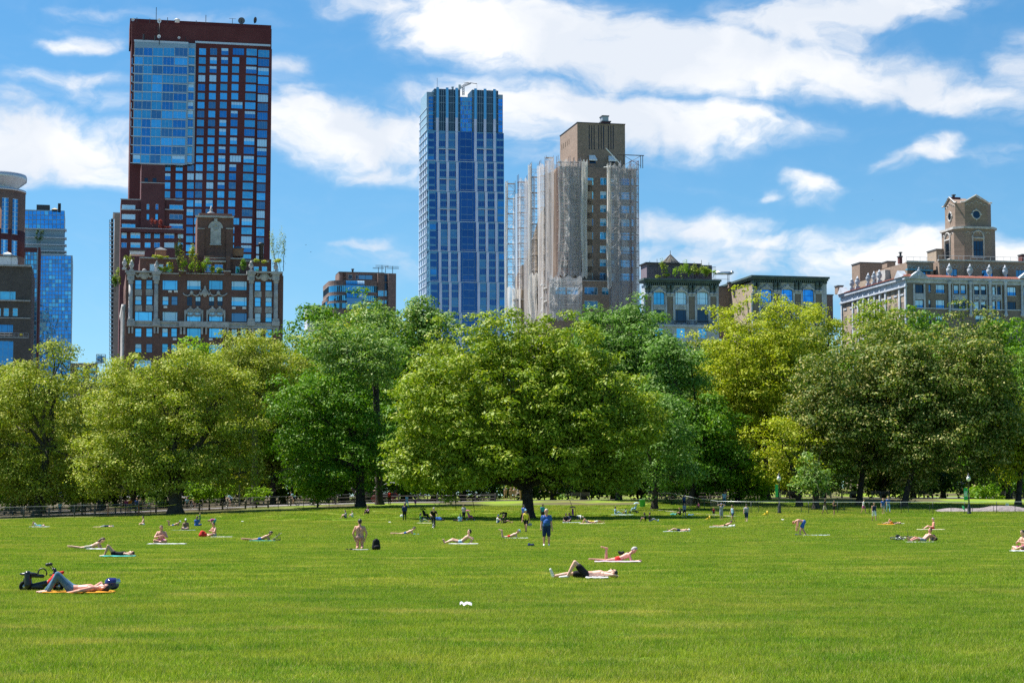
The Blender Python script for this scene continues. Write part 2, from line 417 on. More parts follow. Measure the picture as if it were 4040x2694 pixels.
# ------------------------------------------------------------------ meadow grass: one object, blades laid out in patches of turf
def blade_patch(n, size, h0, h1, w0, w1, seed):
    g = np.random.default_rng(seed)
    x = g.uniform(-size/2, size/2, n); y = g.uniform(-size/2, size/2, n)
    h = g.uniform(h0, h1, n); w_ = g.uniform(w0, w1, n); a = g.uniform(0, 2*np.pi, n)
    lx = g.normal(0, .45, n)*h; ly = g.normal(0, .45, n)*h
    v = np.zeros((n, 3, 3), np.float32)
    v[:,0] = np.stack([x-np.cos(a)*w_/2, y-np.sin(a)*w_/2, np.full(n,-.01)], 1)
    v[:,1] = np.stack([x+np.cos(a)*w_/2, y+np.sin(a)*w_/2, np.full(n,-.01)], 1)
    v[:,2] = np.stack([x+lx, y+ly, h], 1)
    me = np_mesh('turf', v.reshape(-1,3), np.arange(3*n).reshape(n,3), BMAT)
    return me
def make_grass(name, pts, patches, label):
    """points carry patch instances through geometry nodes"""
    me = bpy.data.meshes.new(name); me.vertices.add(len(pts)); me.vertices.foreach_set('co', np.asarray(pts, np.float32).ravel()); me.update()
    o = link(name, me); tag(o, label, 'grass', kind='stuff')
    ng = bpy.data.node_groups.new(name, 'GeometryNodeTree')
    ng.interface.new_socket('Geometry', in_out='INPUT', socket_type='NodeSocketGeometry'); ng.interface.new_socket('Geometry', in_out='OUTPUT', socket_type='NodeSocketGeometry')
    n = ng.nodes; l = ng.links; i = n.new('NodeGroupInput'); out = n.new('NodeGroupOutput')
    join = n.new('GeometryNodeJoinGeometry')
    g2i = n.new('GeometryNodeGeometryToInstance')
    srcs = []
    for pm in patches:
        so_ = bpy.data.objects.new('turf_patch', pm); so_.hide_render = True
        oi = n.new('GeometryNodeObjectInfo'); oi.inputs[0].default_value = so_; oi.inputs['As Instance'].default_value = True; l.new(oi.outputs['Geometry'], join.inputs[0])
    iop = n.new('GeometryNodeInstanceOnPoints'); l.new(i.outputs[0], iop.inputs['Points']); l.new(join.outputs[0], iop.inputs['Instance'])
    iop.inputs['Pick Instance'].default_value = True
    ri = n.new('FunctionNodeRandomValue'); ri.data_type = 'INT'; ri.inputs[4].default_value = 0; ri.inputs[5].default_value = len(patches)-1; l.new(ri.outputs[2], iop.inputs['Instance Index'])
    rr = n.new('FunctionNodeRandomValue'); rr.data_type = 'FLOAT'; rr.inputs[2].default_value = 0; rr.inputs[3].default_value = 6.283; rr.inputs['Seed'].default_value = 3
    cx = n.new('ShaderNodeCombineXYZ'); l.new(rr.outputs[1], cx.inputs[2])
    l.new(cx.outputs[0], iop.inputs['Rotation'])
    rs = n.new('FunctionNodeRandomValue'); rs.data_type = 'FLOAT_VECTOR'; rs.inputs[0].default_value = (1,1,.7); rs.inputs[1].default_value = (1.15,1.15,1.25); rs.inputs['Seed'].default_value = 5
    l.new(rs.outputs[0], iop.inputs['Scale'])
    l.new(iop.outputs[0], out.inputs[0])
    md = o.modifiers.new('turf', 'NODES'); md.node_group = ng
    return o
def meadow_points(d0, d1, step):
    pts = []; y = d0
    while y < d1:
        hw = y*.262+2
        for x in np.arange(-hw, hw, step):
            xx = x+random.uniform(-.3,.3)*step; yy = y+random.uniform(-.3,.3)*step
            if yy > 205:
                u = xx/yy*F+CX
                lim = 226 if u < 1200 else 236 if u < 2600 else 240
                if yy > lim: continue
            pts.append((xx, yy, gz(xx, yy)))
        y += step
    return pts
near = [blade_patch(900, .6, .03, .085, .006, .012, 10+k) for k in range(4)]
mid = [blade_patch(1300, 1.3, .035, .085, .012, .02, 20+k) for k in range(4)]
far = [blade_patch(1300, 2.4, .05, .11, .03, .05, 30+k) for k in range(4)]
# one lawn, three turf densities joined by distance
make_grass('grass', meadow_points(19, 48, .5), near, 'short sunlit grass of the near meadow')
make_grass('grass', meadow_points(48, 105, 1.1), mid, 'short sunlit grass in the middle of the meadow')
make_grass('grass', meadow_points(105, 242, 2.0), far, 'short grass of the far meadow up to the tree line')
# ------------------------------------------------------------------ trees
def leafmat(name, c1, c2, gloss=.4, trans=.32, c3=None, k3=.1, tc_=(1.5,1.6,.5)):
    m, t = newmat(name)
    g = t('ShaderNodeNewGeometry'); ri = g.outputs['Random Per Island']
    nz = t('ShaderNodeTexNoise', {'Vector': g.outputs['Position'], 'Scale': .45, 'Detail': 3.0})
    f = t.math('ADD', t.math('MULTIPLY', ri, .5), t.math('MULTIPLY', t.ramp(nz.outputs[0], [(.35, 0.), (.65, 1.)]), .5))
    c = t.mix(f, c1, c2)
    if c3:
        c = t.mix(t.math('GREATER_THAN', t.math('FRACT', t.math('MULTIPLY', ri, 5.37)), 1-k3), c, c3)
    b = t('ShaderNodeBsdfPrincipled', {'Base Color': c, 'Roughness': min(.8, gloss+.16), 'Specular IOR Level': .18})
    tr = t('ShaderNodeBsdfTranslucent', {0: t.mix(1, c, tc_, 'MULTIPLY')})
    mx = t('ShaderNodeMixShader', {0: trans, 1: b.outputs[0], 2: tr.outputs[0]})
    t('ShaderNodeOutputMaterial', {0: mx.outputs[0]}); return m
LEAF = {
 'plane': leafmat('plane_leaf', (0.183,0.238,0.015), (0.317,0.358,0.042), .42, .22, (0.442,0.404,0.099), .12),
 'maple': leafmat('maple_leaf', (0.048,0.143,0.007), (0.144,0.275,0.014), .38, .24, (0.231,0.312,0.021), .08),
 'elm':   leafmat('elm_leaf', (0.111,0.188,0.009), (0.260,0.330,0.025), .38, .24, (0.365,0.386,0.049), .14),
 'silver': leafmat('silver_leaf', (0.062,0.151,0.015), (0.173,0.294,0.049), .42, .25, (0.250,0.348,0.112), .16, (1.2,1.5,.7)),
 'yellow': leafmat('yellow_leaf', (0.192,0.257,0.009), (0.385,0.422,0.021), .42, .26, (0.442,0.422,0.042), .16),
 'lime':  leafmat('linden_leaf', (0.048,0.105,0.012), (0.144,0.192,0.028), .40, .22, (0.365,0.340,0.112), .28),
 'bright': leafmat('bright_leaf', (0.116,0.248,0.009), (0.221,0.330,0.014), .42, .38),
 'white': leafmat('pale_leaf', (0.077,0.175,0.021), (0.192,0.303,0.064), .38, .25, (0.289,0.367,0.126), .25),
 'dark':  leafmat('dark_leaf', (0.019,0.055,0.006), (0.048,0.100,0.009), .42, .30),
}
BARK = plain('bark', (.040,.032,.026), .95, vary=.35, scale=2.5, bump=.6)
BARKP = plain('plane_bark', (.085,.072,.055), .9, vary=.4, scale=1.3, col2=(.045,.038,.03))

def leaves(centres, radii, per, size, g, up=.55, hollow=.55, droop=0, flat=1.0, elong=1.5):
    """leaf faces spread through every clump; returns (N,4,3) vertices. centres (k,3) radii (k,3) per = leaves per clump"""
    k = len(centres); per = np.asarray(per, int); idx = np.repeat(np.arange(k), per); n = len(idx)
    d = g.normal(0, 1, (n, 3)); d /= np.linalg.norm(d, axis=1)[:, None]
    d[:, 2] = np.where((d[:, 2] < -.25) & (g.random(n) < .6), -d[:, 2], d[:, 2])
    rr = hollow+(1.12-hollow)*g.random(n)**.6
    # lumpy outline of each clump
    ph = g.uniform(0, 6.28, (k, 3))[idx]
    rr *= 1+.16*np.sin(3*np.arctan2(d[:,1], d[:,0])+ph[:,0])+.12*np.sin(5*d[:,2]+ph[:,1])+g.normal(0, .06, n)
    c = centres[idx]+d*rr[:, None]*radii[idx]
    if droop: c[:, 2] -= droop*np.maximum(0, rr-.7)*radii[idx][:, 0]
    nrm = d*(1-up)+np.array([0, 0, up])+g.normal(0, .30, (n, 3)); nrm /= np.linalg.norm(nrm, axis=1)[:, None]
    a = g.normal(0, 1, (n, 3)); a[:, 2] -= .4; u = np.cross(nrm, a); u /= np.linalg.norm(u, axis=1)[:, None]+1e-9
    w_ = np.cross(nrm, u)
    s = size*g.uniform(.6, 1.35, n)[:, None]
    v = np.zeros((n, 4, 3), np.float32)
    v[:,0] = c-u*s*elong*.5; v[:,1] = c-w_*s*.42+nrm*s*.10; v[:,2] = c+u*s*elong*.5; v[:,3] = c+w_*s*.42+nrm*s*.10
    return v

def limb_pts(a, b, g, sag=-.06, n=6):
    a = Vector(a); b = Vector(b); L = (b-a).length; out = []
    off = Vector(g.normal(0, 1, 3))*L*.06
    for i in range(n+1):
        f = i/n; p = a.lerp(b, f); p.z += math.sin(f*math.pi)*L*sag*-1 + 0
        p += off*math.sin(f*math.pi); 
        if 0 < i < n: p += Vector(g.normal(0, 1, 3))*L*.02
        out.append(p)
    return out

CROWNS = {}
def tree(name, label, lobes, base, kind, trunk_r=.45, leaf=.30, dens=1.0, clump=(1.0, 1.9), seed=0, bark=None, sparse=0.0, group=None,
         limbs=None, fork=None, cat='tree', hollow=.5, up=.32, elong=1.5, lean=None, shell=.78, mat=None, bare=()):
    """lobes: world-space ellipsoids [(centre, (rx,ry,rz))] that together make the crown; base: trunk foot"""
    g = np.random.default_rng(seed+17)
    root = empty(name, base, 0, label, cat, group)
    B = Vector(base); cs = []; rs = []
    for (c, r) in lobes:
        r = np.array(r, float); area = 4*math.pi*((r[0]*r[1])**1.6/3+(r[0]*r[2])**1.6/3+(r[1]*r[2])**1.6/3)**(1/1.6)
        rc = (clump[0]+clump[1])/2
        n = max(5, int(dens*area/(rc*rc)*.50))
        i = np.arange(n)+.5; ph = np.arccos(1-2*i/n); th = math.pi*(1+5**.5)*i+g.uniform(0, 6)
        d = np.stack([np.cos(th)*np.sin(ph), np.sin(th)*np.sin(ph), np.cos(ph)], 1)+g.normal(0, .10, (n, 3))
        rad = shell*g.uniform(.62, 1.30, n)
        # a third of the clumps fill the inside
        inn = g.random(n) < .14; rad = np.where(inn, rad*g.uniform(.3, .75, n), rad)
        nzv = np.array([mnoise.noise(Vector(tuple(q_*2.3))+Vector((seed*3.1, len(cs)*1.7, 0))) for q_ in d])
        rad *= 1+.38*nzv
        p = np.array(c)+d*rad[:, None]*r
        q = g.uniform(clump[0], clump[1], n)*np.where(inn, 1.25, 1.0)
        keep = (g.random(n) >= sparse) & ((nzv > -.20) | inn)
        # seen from the meadow, the far underside is left thinner
        cs.append(p[keep]-np.array(B)); rs.append(np.stack([q, q, q*g.uniform(.42, .7, n)], 1)[keep])
    cs = np.concatenate(cs); rs = np.concatenate(rs)
    per = (rs[:,0]*rs[:,2]*62*(0.30/leaf)**2*1.0).astype(int)+10
    v = leaves(cs, rs, per, leaf, g, up=up, hollow=hollow, elong=elong)
    n = len(v)
    me = np_mesh('crown', v.reshape(-1,3), np.arange(4*n).reshape(n,4), mat or LEAF[kind])
    link('crown', me, root)
    # trunk and limbs
    m = MB(); bark = bark or BARK
    cm = np.mean([np.array(c) for c, r in lobes], axis=0)-np.array(B)
    zl = min(c[2]-r[2] for c, r in lobes)-B.z
    fk = Vector(fork)-B if fork else Vector((cm[0]*.25, cm[1]*.25, max(1.8, zl+.18*(cm[2]*2-zl))))
    m.tube([(0,0,-.6), (0,0,.0), (fk.x*.1,fk.y*.1,.7), (fk.x*.45,fk.y*.45,fk.z*.5), tuple(fk)], [trunk_r*1.9, trunk_r*1.45, trunk_r*1.05, trunk_r*.92, trunk_r*.85], 10)
    tg = []
    for (c, r) in lobes: tg.append(Vector(c)-B)
    order = g.permutation(len(cs))[:max(10, min(34, len(cs)//5))]
    for tt in tg: m.tube(limb_pts(fk-Vector((0,0,.3)), tt, g), [trunk_r*(.62-.085*i) for i in range(7)], 7)
    for j in order:
        c = Vector(cs[j]); t0 = min(tg, key=lambda q: (q-c).length); st = fk.lerp(t0, g.uniform(.35, .95))
        pp = limb_pts(st, c, g, .04, 5); m.tube(pp, [trunk_r*.22*(1-.16*i) for i in range(6)], 5)
        for z in range(2):
            e = c+Vector(g.normal(0, 1, 3))*1.3; m.tube([pp[3], pp[3].lerp(e, .6)+Vector((0,0,.15)), e], [trunk_r*.09, trunk_r*.06, .02], 4)
    m.build('trunk', bark, root)
    return root
def L2(px, py, Y, rx, ry, depth=None, dy=0):
    """crown lobe from its outline in photo pixels at distance Y"""
    k = pxm(Y); c = P(px, py, Y); return (Vector((c.x, c.y+dy, c.z)), (rx/k, depth if depth else (rx/k+ry/k)/2, ry/k))

# --- the spreading tree in the middle of the meadow edge
Y0 = 204
el_lobes = [L2(1960,1400,Y0,230,170,5),L2(2200,1410,Y0,250,170,5.5,1),L2(2330,1560,Y0,220,160,5),L2(1760,1560,Y0,200,170,5),L2(2080,1590,Y0,260,170,6,-2),
            L2(1650,1700,Y0,120,150,4,1),L2(1870,1740,Y0,190,120,5,-2.5),L2(2130,1760,Y0,210,110,5,-3.5),L2(2400,1740,Y0,190,130,5,-1),L2(2550,1660,Y0,90,130,3.5,0),
            L2(1620,1850,Y0,110,95,4,0),L2(1780,1890,Y0,130,75,4,-1.5),L2(1960,1850,Y0,130,60,4,-3.5),L2(2250,1860,Y0,130,65,4,-3),L2(2430,1880,Y0,110,75,3.5,-1.5),L2(2330,1700,Y0,120,90,4,-3)]
tree('spreading_tree', 'huge spreading shade tree with low boughs, thick dark trunk on the open lawn', el_lobes, tuple(on(2084,Y0)), 'elm', trunk_r=.62, leaf=.215,
     dens=1.0, clump=(.8,1.6), seed=1, fork=tuple(P(2080,1905,Y0)), elong=1.8, hollow=.35)
def gpy(px, Y): return HORIZ-(on(px, Y).z-CAMZ)*F/Y
def T(name, label, kind, Y, cx, top, bot, hw, trunk=None, seed=0, split=0, **kw):
    """tree from crown outline: centre, top, bottom (photo px), half width; split = side lobes"""
    g = np.random.default_rng(seed+100); mid_ = (top+bot)/2; hh = (bot-top)/2; lobes = []
    hw *= 1.12; bot += 25 if top < 1500 else 0; mid_ = (top+bot)/2; hh = (bot-top)/2
    if split == 0: lobes = [L2(cx, mid_, Y, hw, hh)]
    elif split == 1:      # round head over a wider skirt
        lobes = [L2(cx+g.uniform(-.1,.1)*hw, top+hh*.72, Y, hw*.72, hh*.72), L2(cx-hw*.38, bot-hh*.75, Y, hw*.62, hh*.74, dy=-1), L2(cx+hw*.40, bot-hh*.72, Y, hw*.6, hh*.70, dy=.5)]
    elif split == 2:      # broad irregular
        lobes = [L2(cx-hw*.45, top+hh*.80, Y, hw*.52, hh*.68), L2(cx+hw*.30, top+hh*.62, Y, hw*.55, hh*.62), L2(cx+hw*.55, bot-hh*.85, Y, hw*.46, hh*.62),
                 L2(cx-hw*.5, bot-hh*.70, Y, hw*.50, hh*.62), L2(cx, mid_+hh*.1, Y, hw*.55, hh*.6, dy=-2)]
    elif split == 3:      # tall upright
        lobes = [L2(cx, top+hh*.45, Y, hw*.5, hh*.45), L2(cx-hw*.25, mid_, Y, hw*.68, hh*.5), L2(cx+hw*.3, mid_+hh*.35, Y, hw*.68, hh*.5, dy=-1), L2(cx, bot-hh*.4, Y, hw*.75, hh*.38)]
    if hw > 85:      # a few straying boughs break the outline
        for i in range(5):
            a_ = g.uniform(-2.6, 2.6); rr_ = g.uniform(.18, .30); lobes.append(L2(cx+math.sin(a_)*hw*.82, mid_-math.cos(a_)*hh*.80, Y, hw*rr_, max(hh*.13, hw*rr_*.8), dy=g.uniform(-2, 2)))
    tb = on(trunk if trunk is not None else cx, Y)
    kw.setdefault('leaf', .30); kw.setdefault('clump', (1.0, 1.9)); kw.setdefault('trunk_r', .36)
    return tree(name, label, lobes, tuple(tb), kind, seed=seed, **kw)

# front rank along the meadow edge
PL = dict(bark=BARKP, leaf=.215, clump=(.9,1.9), hollow=.3, elong=1.25)
Y = 240
tree('plane_tree', 'olive green plane tree at the left edge with bare limbs showing below the glass tower',
     [L2(40,1640,Y,150,190,6),L2(190,1560,Y,150,120,5),L2(110,1480,Y,90,60,4),L2(250,1400,Y,55,45,2.5),L2(205,1380,Y,30,35,2),L2(60,1850,Y,190,110,6),L2(290,1760,Y,150,130,5.5),L2(-130,1750,Y,160,220,6),L2(120,1930,Y,170,75,5,-1),L2(330,1900,Y,110,80,4,-1)],
     tuple(on(150,Y)), 'plane', trunk_r=.5, seed=2, dens=.95, sparse=.12, fork=tuple(P(190,1760,Y)), **PL)
Y = 232
tree('plane_tree', 'broad olive plane tree with forked limbs and black trunk in front of the brick apartments',
     [L2(560,1530,Y,170,120,5),L2(740,1450,Y,150,90,5),L2(860,1540,Y,170,120,5),L2(470,1640,Y,140,120,5),L2(690,1650,Y,200,140,6,-2),L2(900,1740,Y,180,140,5.5),L2(560,1790,Y,190,120,5.5,-2),L2(760,1850,Y,190,80,5,-3),L2(420,1820,Y,130,110,5),L2(400,1910,Y,100,65,4),L2(930,1860,Y,130,90,4.5),L2(590,1900,Y,70,50,3,-3)],
     tuple(on(697,Y)), 'plane', trunk_r=.78, seed=3, dens=1.0, sparse=.10, fork=tuple(P(690,1850,Y)), **PL)
tree('plane_tree', 'yellowish plane tree rising behind, against the brick apartment roof garden side',
     [L2(1040,1430,262,150,130,6),L2(940,1400,262,90,80,5),L2(1090,1560,262,130,140,6),L2(900,1520,262,120,120,6)], tuple(on(1010,262)), 'plane', seed=4, **PL)
T('maple_tree', 'bright green treetop just below the brick apartment windows', 'bright', 285, 790, 1355, 1700, 90, seed=5)
T('maple_tree', 'bright green treetop left of the yellowish plane tree', 'bright', 280, 640, 1500, 1800, 160, seed=6)
tree('shade_tree', 'tall dark green tree with silvery top left of the spreading tree',
     [L2(1330,1390,240,140,110,5),L2(1480,1420,240,120,120,5,1)], tuple(on(1500,243)), 'white', trunk_r=.45, seed=7, dens=1.1, leaf=.225, clump=(.95,1.8))
tree('maple_tree', 'deep green maple with black gaps between its boughs, trunk at the path',
     [L2(1200,1600,236,130,120,5),L2(1330,1560,236,130,90,5),L2(1230,1760,236,150,110,5),L2(1400,1700,236,150,140,5),L2(1300,1880,236,160,70,5),L2(1500,1800,236,130,110,5)],
     tuple(on(1425,236)), 'maple', trunk_r=.55, seed=8, dens=.95, leaf=.225, clump=(.95,1.8), fork=tuple(P(1420,1830,236)))
T('shade_tree', 'green tree mass filling the gap beside the brick apartment corner', 'bright', 268, 1080, 1540, 1900, 160, seed=9, split=2)
T('maple_tree', 'rounded dark treetop on the skyline left of the small curved building', 'maple', 320, 1290, 1197, 1600, 130, seed=10, leaf=.36)
T('maple_tree', 'rounded dark treetop directly below the small curved building', 'maple', 326, 1440, 1192, 1600, 120, seed=11, leaf=.36)
T('plane_tree', 'dull olive treetop below the curved building, in front of darker ones', 'plane', 300, 1370, 1240, 1650, 200, seed=12, leaf=.32)
tree('oak_tree', 'pale green tree with thin upright twigs left of the glass tower foot',
     [L2(1590,1330,290,190,110,6),L2(1470,1260,290,90,60,4),L2(1640,1250,290,60,65,3),L2(1660,1220,290,22,50,1.2),L2(1700,1300,290,90,100,5),L2(1550,1480,290,150,110,5)], tuple(on(1600,290)), 'elm', seed=13, leaf=.32, mat=LEAF['white'])
T('shade_tree', 'tall silvery green tree below the scaffolded block', 'silver', 252, 2440, 1180, 1800, 210, seed=14, split=2, leaf=.225, clump=(.95,1.8), elong=1.9, dens=1.1)
T('shade_tree', 'silver green tree spire between the spreading tree and the yellow one', 'silver', 240, 2640, 1300, 1980, 150, trunk=2745, seed=15, split=3, leaf=.225, clump=(.95,1.8), elong=1.7, dens=1.1)
T('shade_tree', 'dark green shade tree standing behind the pushchair picnic', 'silver', 225, 2620, 1560, 1960, 130, trunk=2580, seed=16, split=0, leaf=.225, clump=(.95,1.8))
T('maple_tree', 'mid green maple with low boughs beside the green litter bin', 'maple', 236, 2800, 1560, 1970, 150, trunk=2720, seed=17, split=1, leaf=.225, clump=(.95,1.8))
T('linden_tree', 'cream blossomed treetop under the bracketed cornice', 'lime', 285, 2760, 1315, 1640, 90, seed=18)
T('plane_tree', 'tall yellow green plane tree in front of the corniced buildings', 'yellow', 250, 2990, 1150, 1860, 230, trunk=3025, seed=19, split=2, leaf=.235, clump=(.8,1.6), elong=1.25, bark=BARK)
T('plane_tree', 'narrow yellow green plane top right of the taller one', 'yellow', 270, 3215, 1180, 1700, 110, seed=20, split=3, leaf=.235, clump=(.8,1.6), elong=1.25)
T('plane_tree', 'lower yellow lit boughs of a plane tree right of the lamp post', 'yellow', 232, 3100, 1660, 1930, 110, trunk=3150, seed=21, leaf=.235, clump=(.95,1.8), elong=1.25)
T('maple_tree', 'bright low maple behind the chain link fence corner', 'bright', 238, 2910, 1830, 1985, 110, seed=22, leaf=.225, clump=(.7,1.2))
T('linden_tree', 'great cream blossomed tree, left of the two, behind the fence', 'lime', 236, 3400, 1275, 1960, 265, trunk=3385, seed=23, split=2, leaf=.225, clump=(.9,1.7), dens=1.2)
T('linden_tree', 'great cream blossomed tree, right of the two, with rounded head', 'lime', 232, 3740, 1232, 1960, 255, trunk=3560, seed=24, split=2, leaf=.225, clump=(.9,1.7), dens=1.2)
T('linden_tree', 'low pale leaved young tree in front of the left blossomed tree', 'white', 226, 3215, 1800, 1975, 75, seed=25, leaf=.225, clump=(.7,1.2))
T('oak_tree', 'mid green treetop against the long pale apartment wall', 'maple', 330, 3460, 1175, 1500, 110, seed=26, leaf=.36, mat=LEAF['elm'])
T('oak_tree', 'dark feathery treetop right of the first against the pale apartment wall', 'maple', 335, 3620, 1190, 1500, 100, seed=27, leaf=.36)
T('oak_tree', 'round dark treetop at the right edge below the tile roof', 'maple', 300, 3985, 1245, 1700, 140, seed=28, leaf=.32)
T('plane_tree', 'yellow green boughs reaching in at the right edge', 'yellow', 235, 4080, 1560, 1930, 150, trunk=4010, seed=29, split=2, leaf=.235, clump=(.95,1.8))
T('maple_tree', 'dark green tree at the right edge behind yellow boughs', 'maple', 256, 3960, 1500, 1950, 130, trunk=3975, seed=30, split=1)
T('shade_tree', 'dark leaved tree between the spreading tree and the shade maple', 'maple', 262, 1560, 1480, 1950, 150, trunk=1470, seed=31, split=1)
T('shade_tree', 'olive tree filling the left edge below the dark office block', 'plane', 262, -40, 1440, 1960, 260, seed=32, split=2, leaf=.235)
T('plane_tree', 'olive treetop in front of the low dark building and balcony tower', 'plane', 262, 400, 1420, 1900, 160, seed=33, split=2, leaf=.235)
# low growth under the crowns
def shrub(label, px, top, Y, hw, kind, seed, bot=None):
    b = on(px, Y); bz = bot if bot else top+hw
    return T('shrub', label, kind, Y, px, top, bz, hw, seed=seed, leaf=.22, clump=(.45,.85), trunk_r=.08, cat='shrub')
shrub('yellow green shrub among dark trunks near the left edge', 330, 1905, 238, 55, 'yellow', 40, 1990)
shrub('drooping light green boughs just right of the black plane trunk', 830, 1900, 240, 80, 'bright', 41, 1975)
shrub('light green sapling with drooping leaves above the fence rail', 1015, 1925, 242, 50, 'bright', 42, 1975)
shrub('bright green young tree beside the cyclists', 1255, 1895, 236, 65, 'bright', 43, 1985)
shrub('bright feathery shrub behind the bench at the right', 3880, 1905, 262, 60, 'bright', 44, 1985)
shrub('grey green shrub beside the black plane trunk', 620, 1870, 240, 45, 'white', 45, 1990)
# second rank: closes the wall of foliage up to the photographed treeline
SKX = [0,60,150,250,300,350,420,480,560,620,700,800,880,1000,1080,1150,1220,1300,1400,1450,1550,1650,1700,1760,1850,1950,2100,2200,2300,2400,2500,2560,2640,2720,2800,2850,2950,3050,3150,3230,3290,3350,3450,3560,3650,3750,3850,3950,4040]
SKY_ = [1470,1440,1420,1450,1450,1450,1440,1450,1450,1410,1380,1360,1350,1330,1310,1240,1210,1195,1200,1230,1200,1200,1230,1260,1230,1215,1230,1240,1200,1170,1220,1250,1300,1290,1300,1190,1150,1180,1200,1180,1250,1270,1250,1300,1250,1230,1250,1280,1260]
SECK = [(420,'plane'),(1050,'plane'),(1700,'maple'),(2300,'elm'),(2800,'silver'),(3280,'yellow'),(3900,'lime'),(9999,'maple')]
k = 0
for px in range(-60, 4180, 118):
    kd = next(v for u, v in SECK if px < u); 
    if k % 3 == 2 and kd in ('elm','silver','lime'): kd = 'maple'
    tp_ = float(np.interp(px, SKX, SKY_)); tp_ = tp_+55+((px*17) % 70)+(60 if px < 420 else 0)
    T('shade_tree', {'plane':'olive plane','maple':'deep green','elm':'mid green','silver':'silvery green','yellow':'yellow green','lime':'cream flecked dark'}[kd]+' tree of the second rank, behind the front trees', kd, 268+((px*13) % 22), px, tp_, 1935, 118, seed=300+k, split=3, leaf=.27, clump=(.9,1.7), group='second rank of trees behind the lawn', dens=.85)
    k += 1
# dark rank behind that closes the view under the crowns
k = 0
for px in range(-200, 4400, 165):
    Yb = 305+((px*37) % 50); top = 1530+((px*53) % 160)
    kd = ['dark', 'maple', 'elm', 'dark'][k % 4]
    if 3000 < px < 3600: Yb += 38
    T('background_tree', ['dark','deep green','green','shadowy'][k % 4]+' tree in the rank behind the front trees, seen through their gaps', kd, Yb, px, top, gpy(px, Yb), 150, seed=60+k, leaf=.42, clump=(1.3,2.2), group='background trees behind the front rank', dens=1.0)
    k += 1
# ------------------------------------------------------------------ buildings
TH = R(12)
GL = {'sky': glassm('sky_reflecting_glass', (.13,.55,.85)), 'deep': glassm('deep_blue_glass', (.09,.22,.36)), 'dark': glassm('dark_glass', (.03,.055,.085), .1),
      'pale': glassm('pale_blind_behind_glass', (.50,.74,.90), .3, .45), 'teal': glassm('teal_glass', (.10,.42,.62)), 'azure': glassm('azure_glass', (.05,.34,.80), .05, .92, .3),
      'navy': glassm('navy_glass', (.035,.11,.27), .06), 'mid': glassm('blue_glass', (.05,.25,.52), .07)}
FR = {'black': plain('dark_window_metal', (.03,.035,.045), .5, vary=.1), 'white': plain('white_window_paint', (.72,.74,.76), .5, vary=.08), 'blue': plain('blue_grey_metal', (.22,.34,.42), .45, vary=.1),
      'steel': plain('silver_mullion', (.45,.55,.62), .35, vary=.1)}
WMESH = {}
def window_meshes(w_, h_, cols, rows, fr, gl, blind, t_=.07):
    key = (round(w_,1), round(h_,1), cols, rows, fr, gl, blind)
    if key in WMESH: return WMESH[key]
    w_, h_ = key[0], key[1]
    f = MB().mat(FR[fr])
    f.box(0, w_, 0, .1, 0, t_); f.box(0, w_, 0, .1, h_-t_, h_); f.box(0, t_, 0, .1, t_, h_-t_); f.box(w_-t_, w_, 0, .1, t_, h_-t_)
    xs_ = cols if isinstance(cols, tuple) else [i/cols for i in range(1, cols)]
    for c in xs_: f.box(w_*c-t_*.4, w_*c+t_*.4, .01, .09, t_, h_-t_)
    for r in range(1, rows): f.box(t_, w_-t_, .02, .08, h_*r/rows-t_*.35, h_*r/rows+t_*.35)
    p = MB().mat(GL[gl]); zt = h_-t_*.5
    if blind:
        zb = h_*(1-blind); p.quad((0,.05,t_*.5), (w_,.05,t_*.5), (w_,.05,zb), (0,.05,zb)); p.mat(GL['pale']); p.quad((0,.05,zb), (w_,.05,zb), (w_,.05,zt), (0,.05,zt))
    else: p.quad((0,.05,t_*.5), (w_,.05,t_*.5), (w_,.05,zt), (0,.05,zt))
    r = (f.mesh('window'), p.mesh('pane'), f, p); WMESH[key] = r; return r

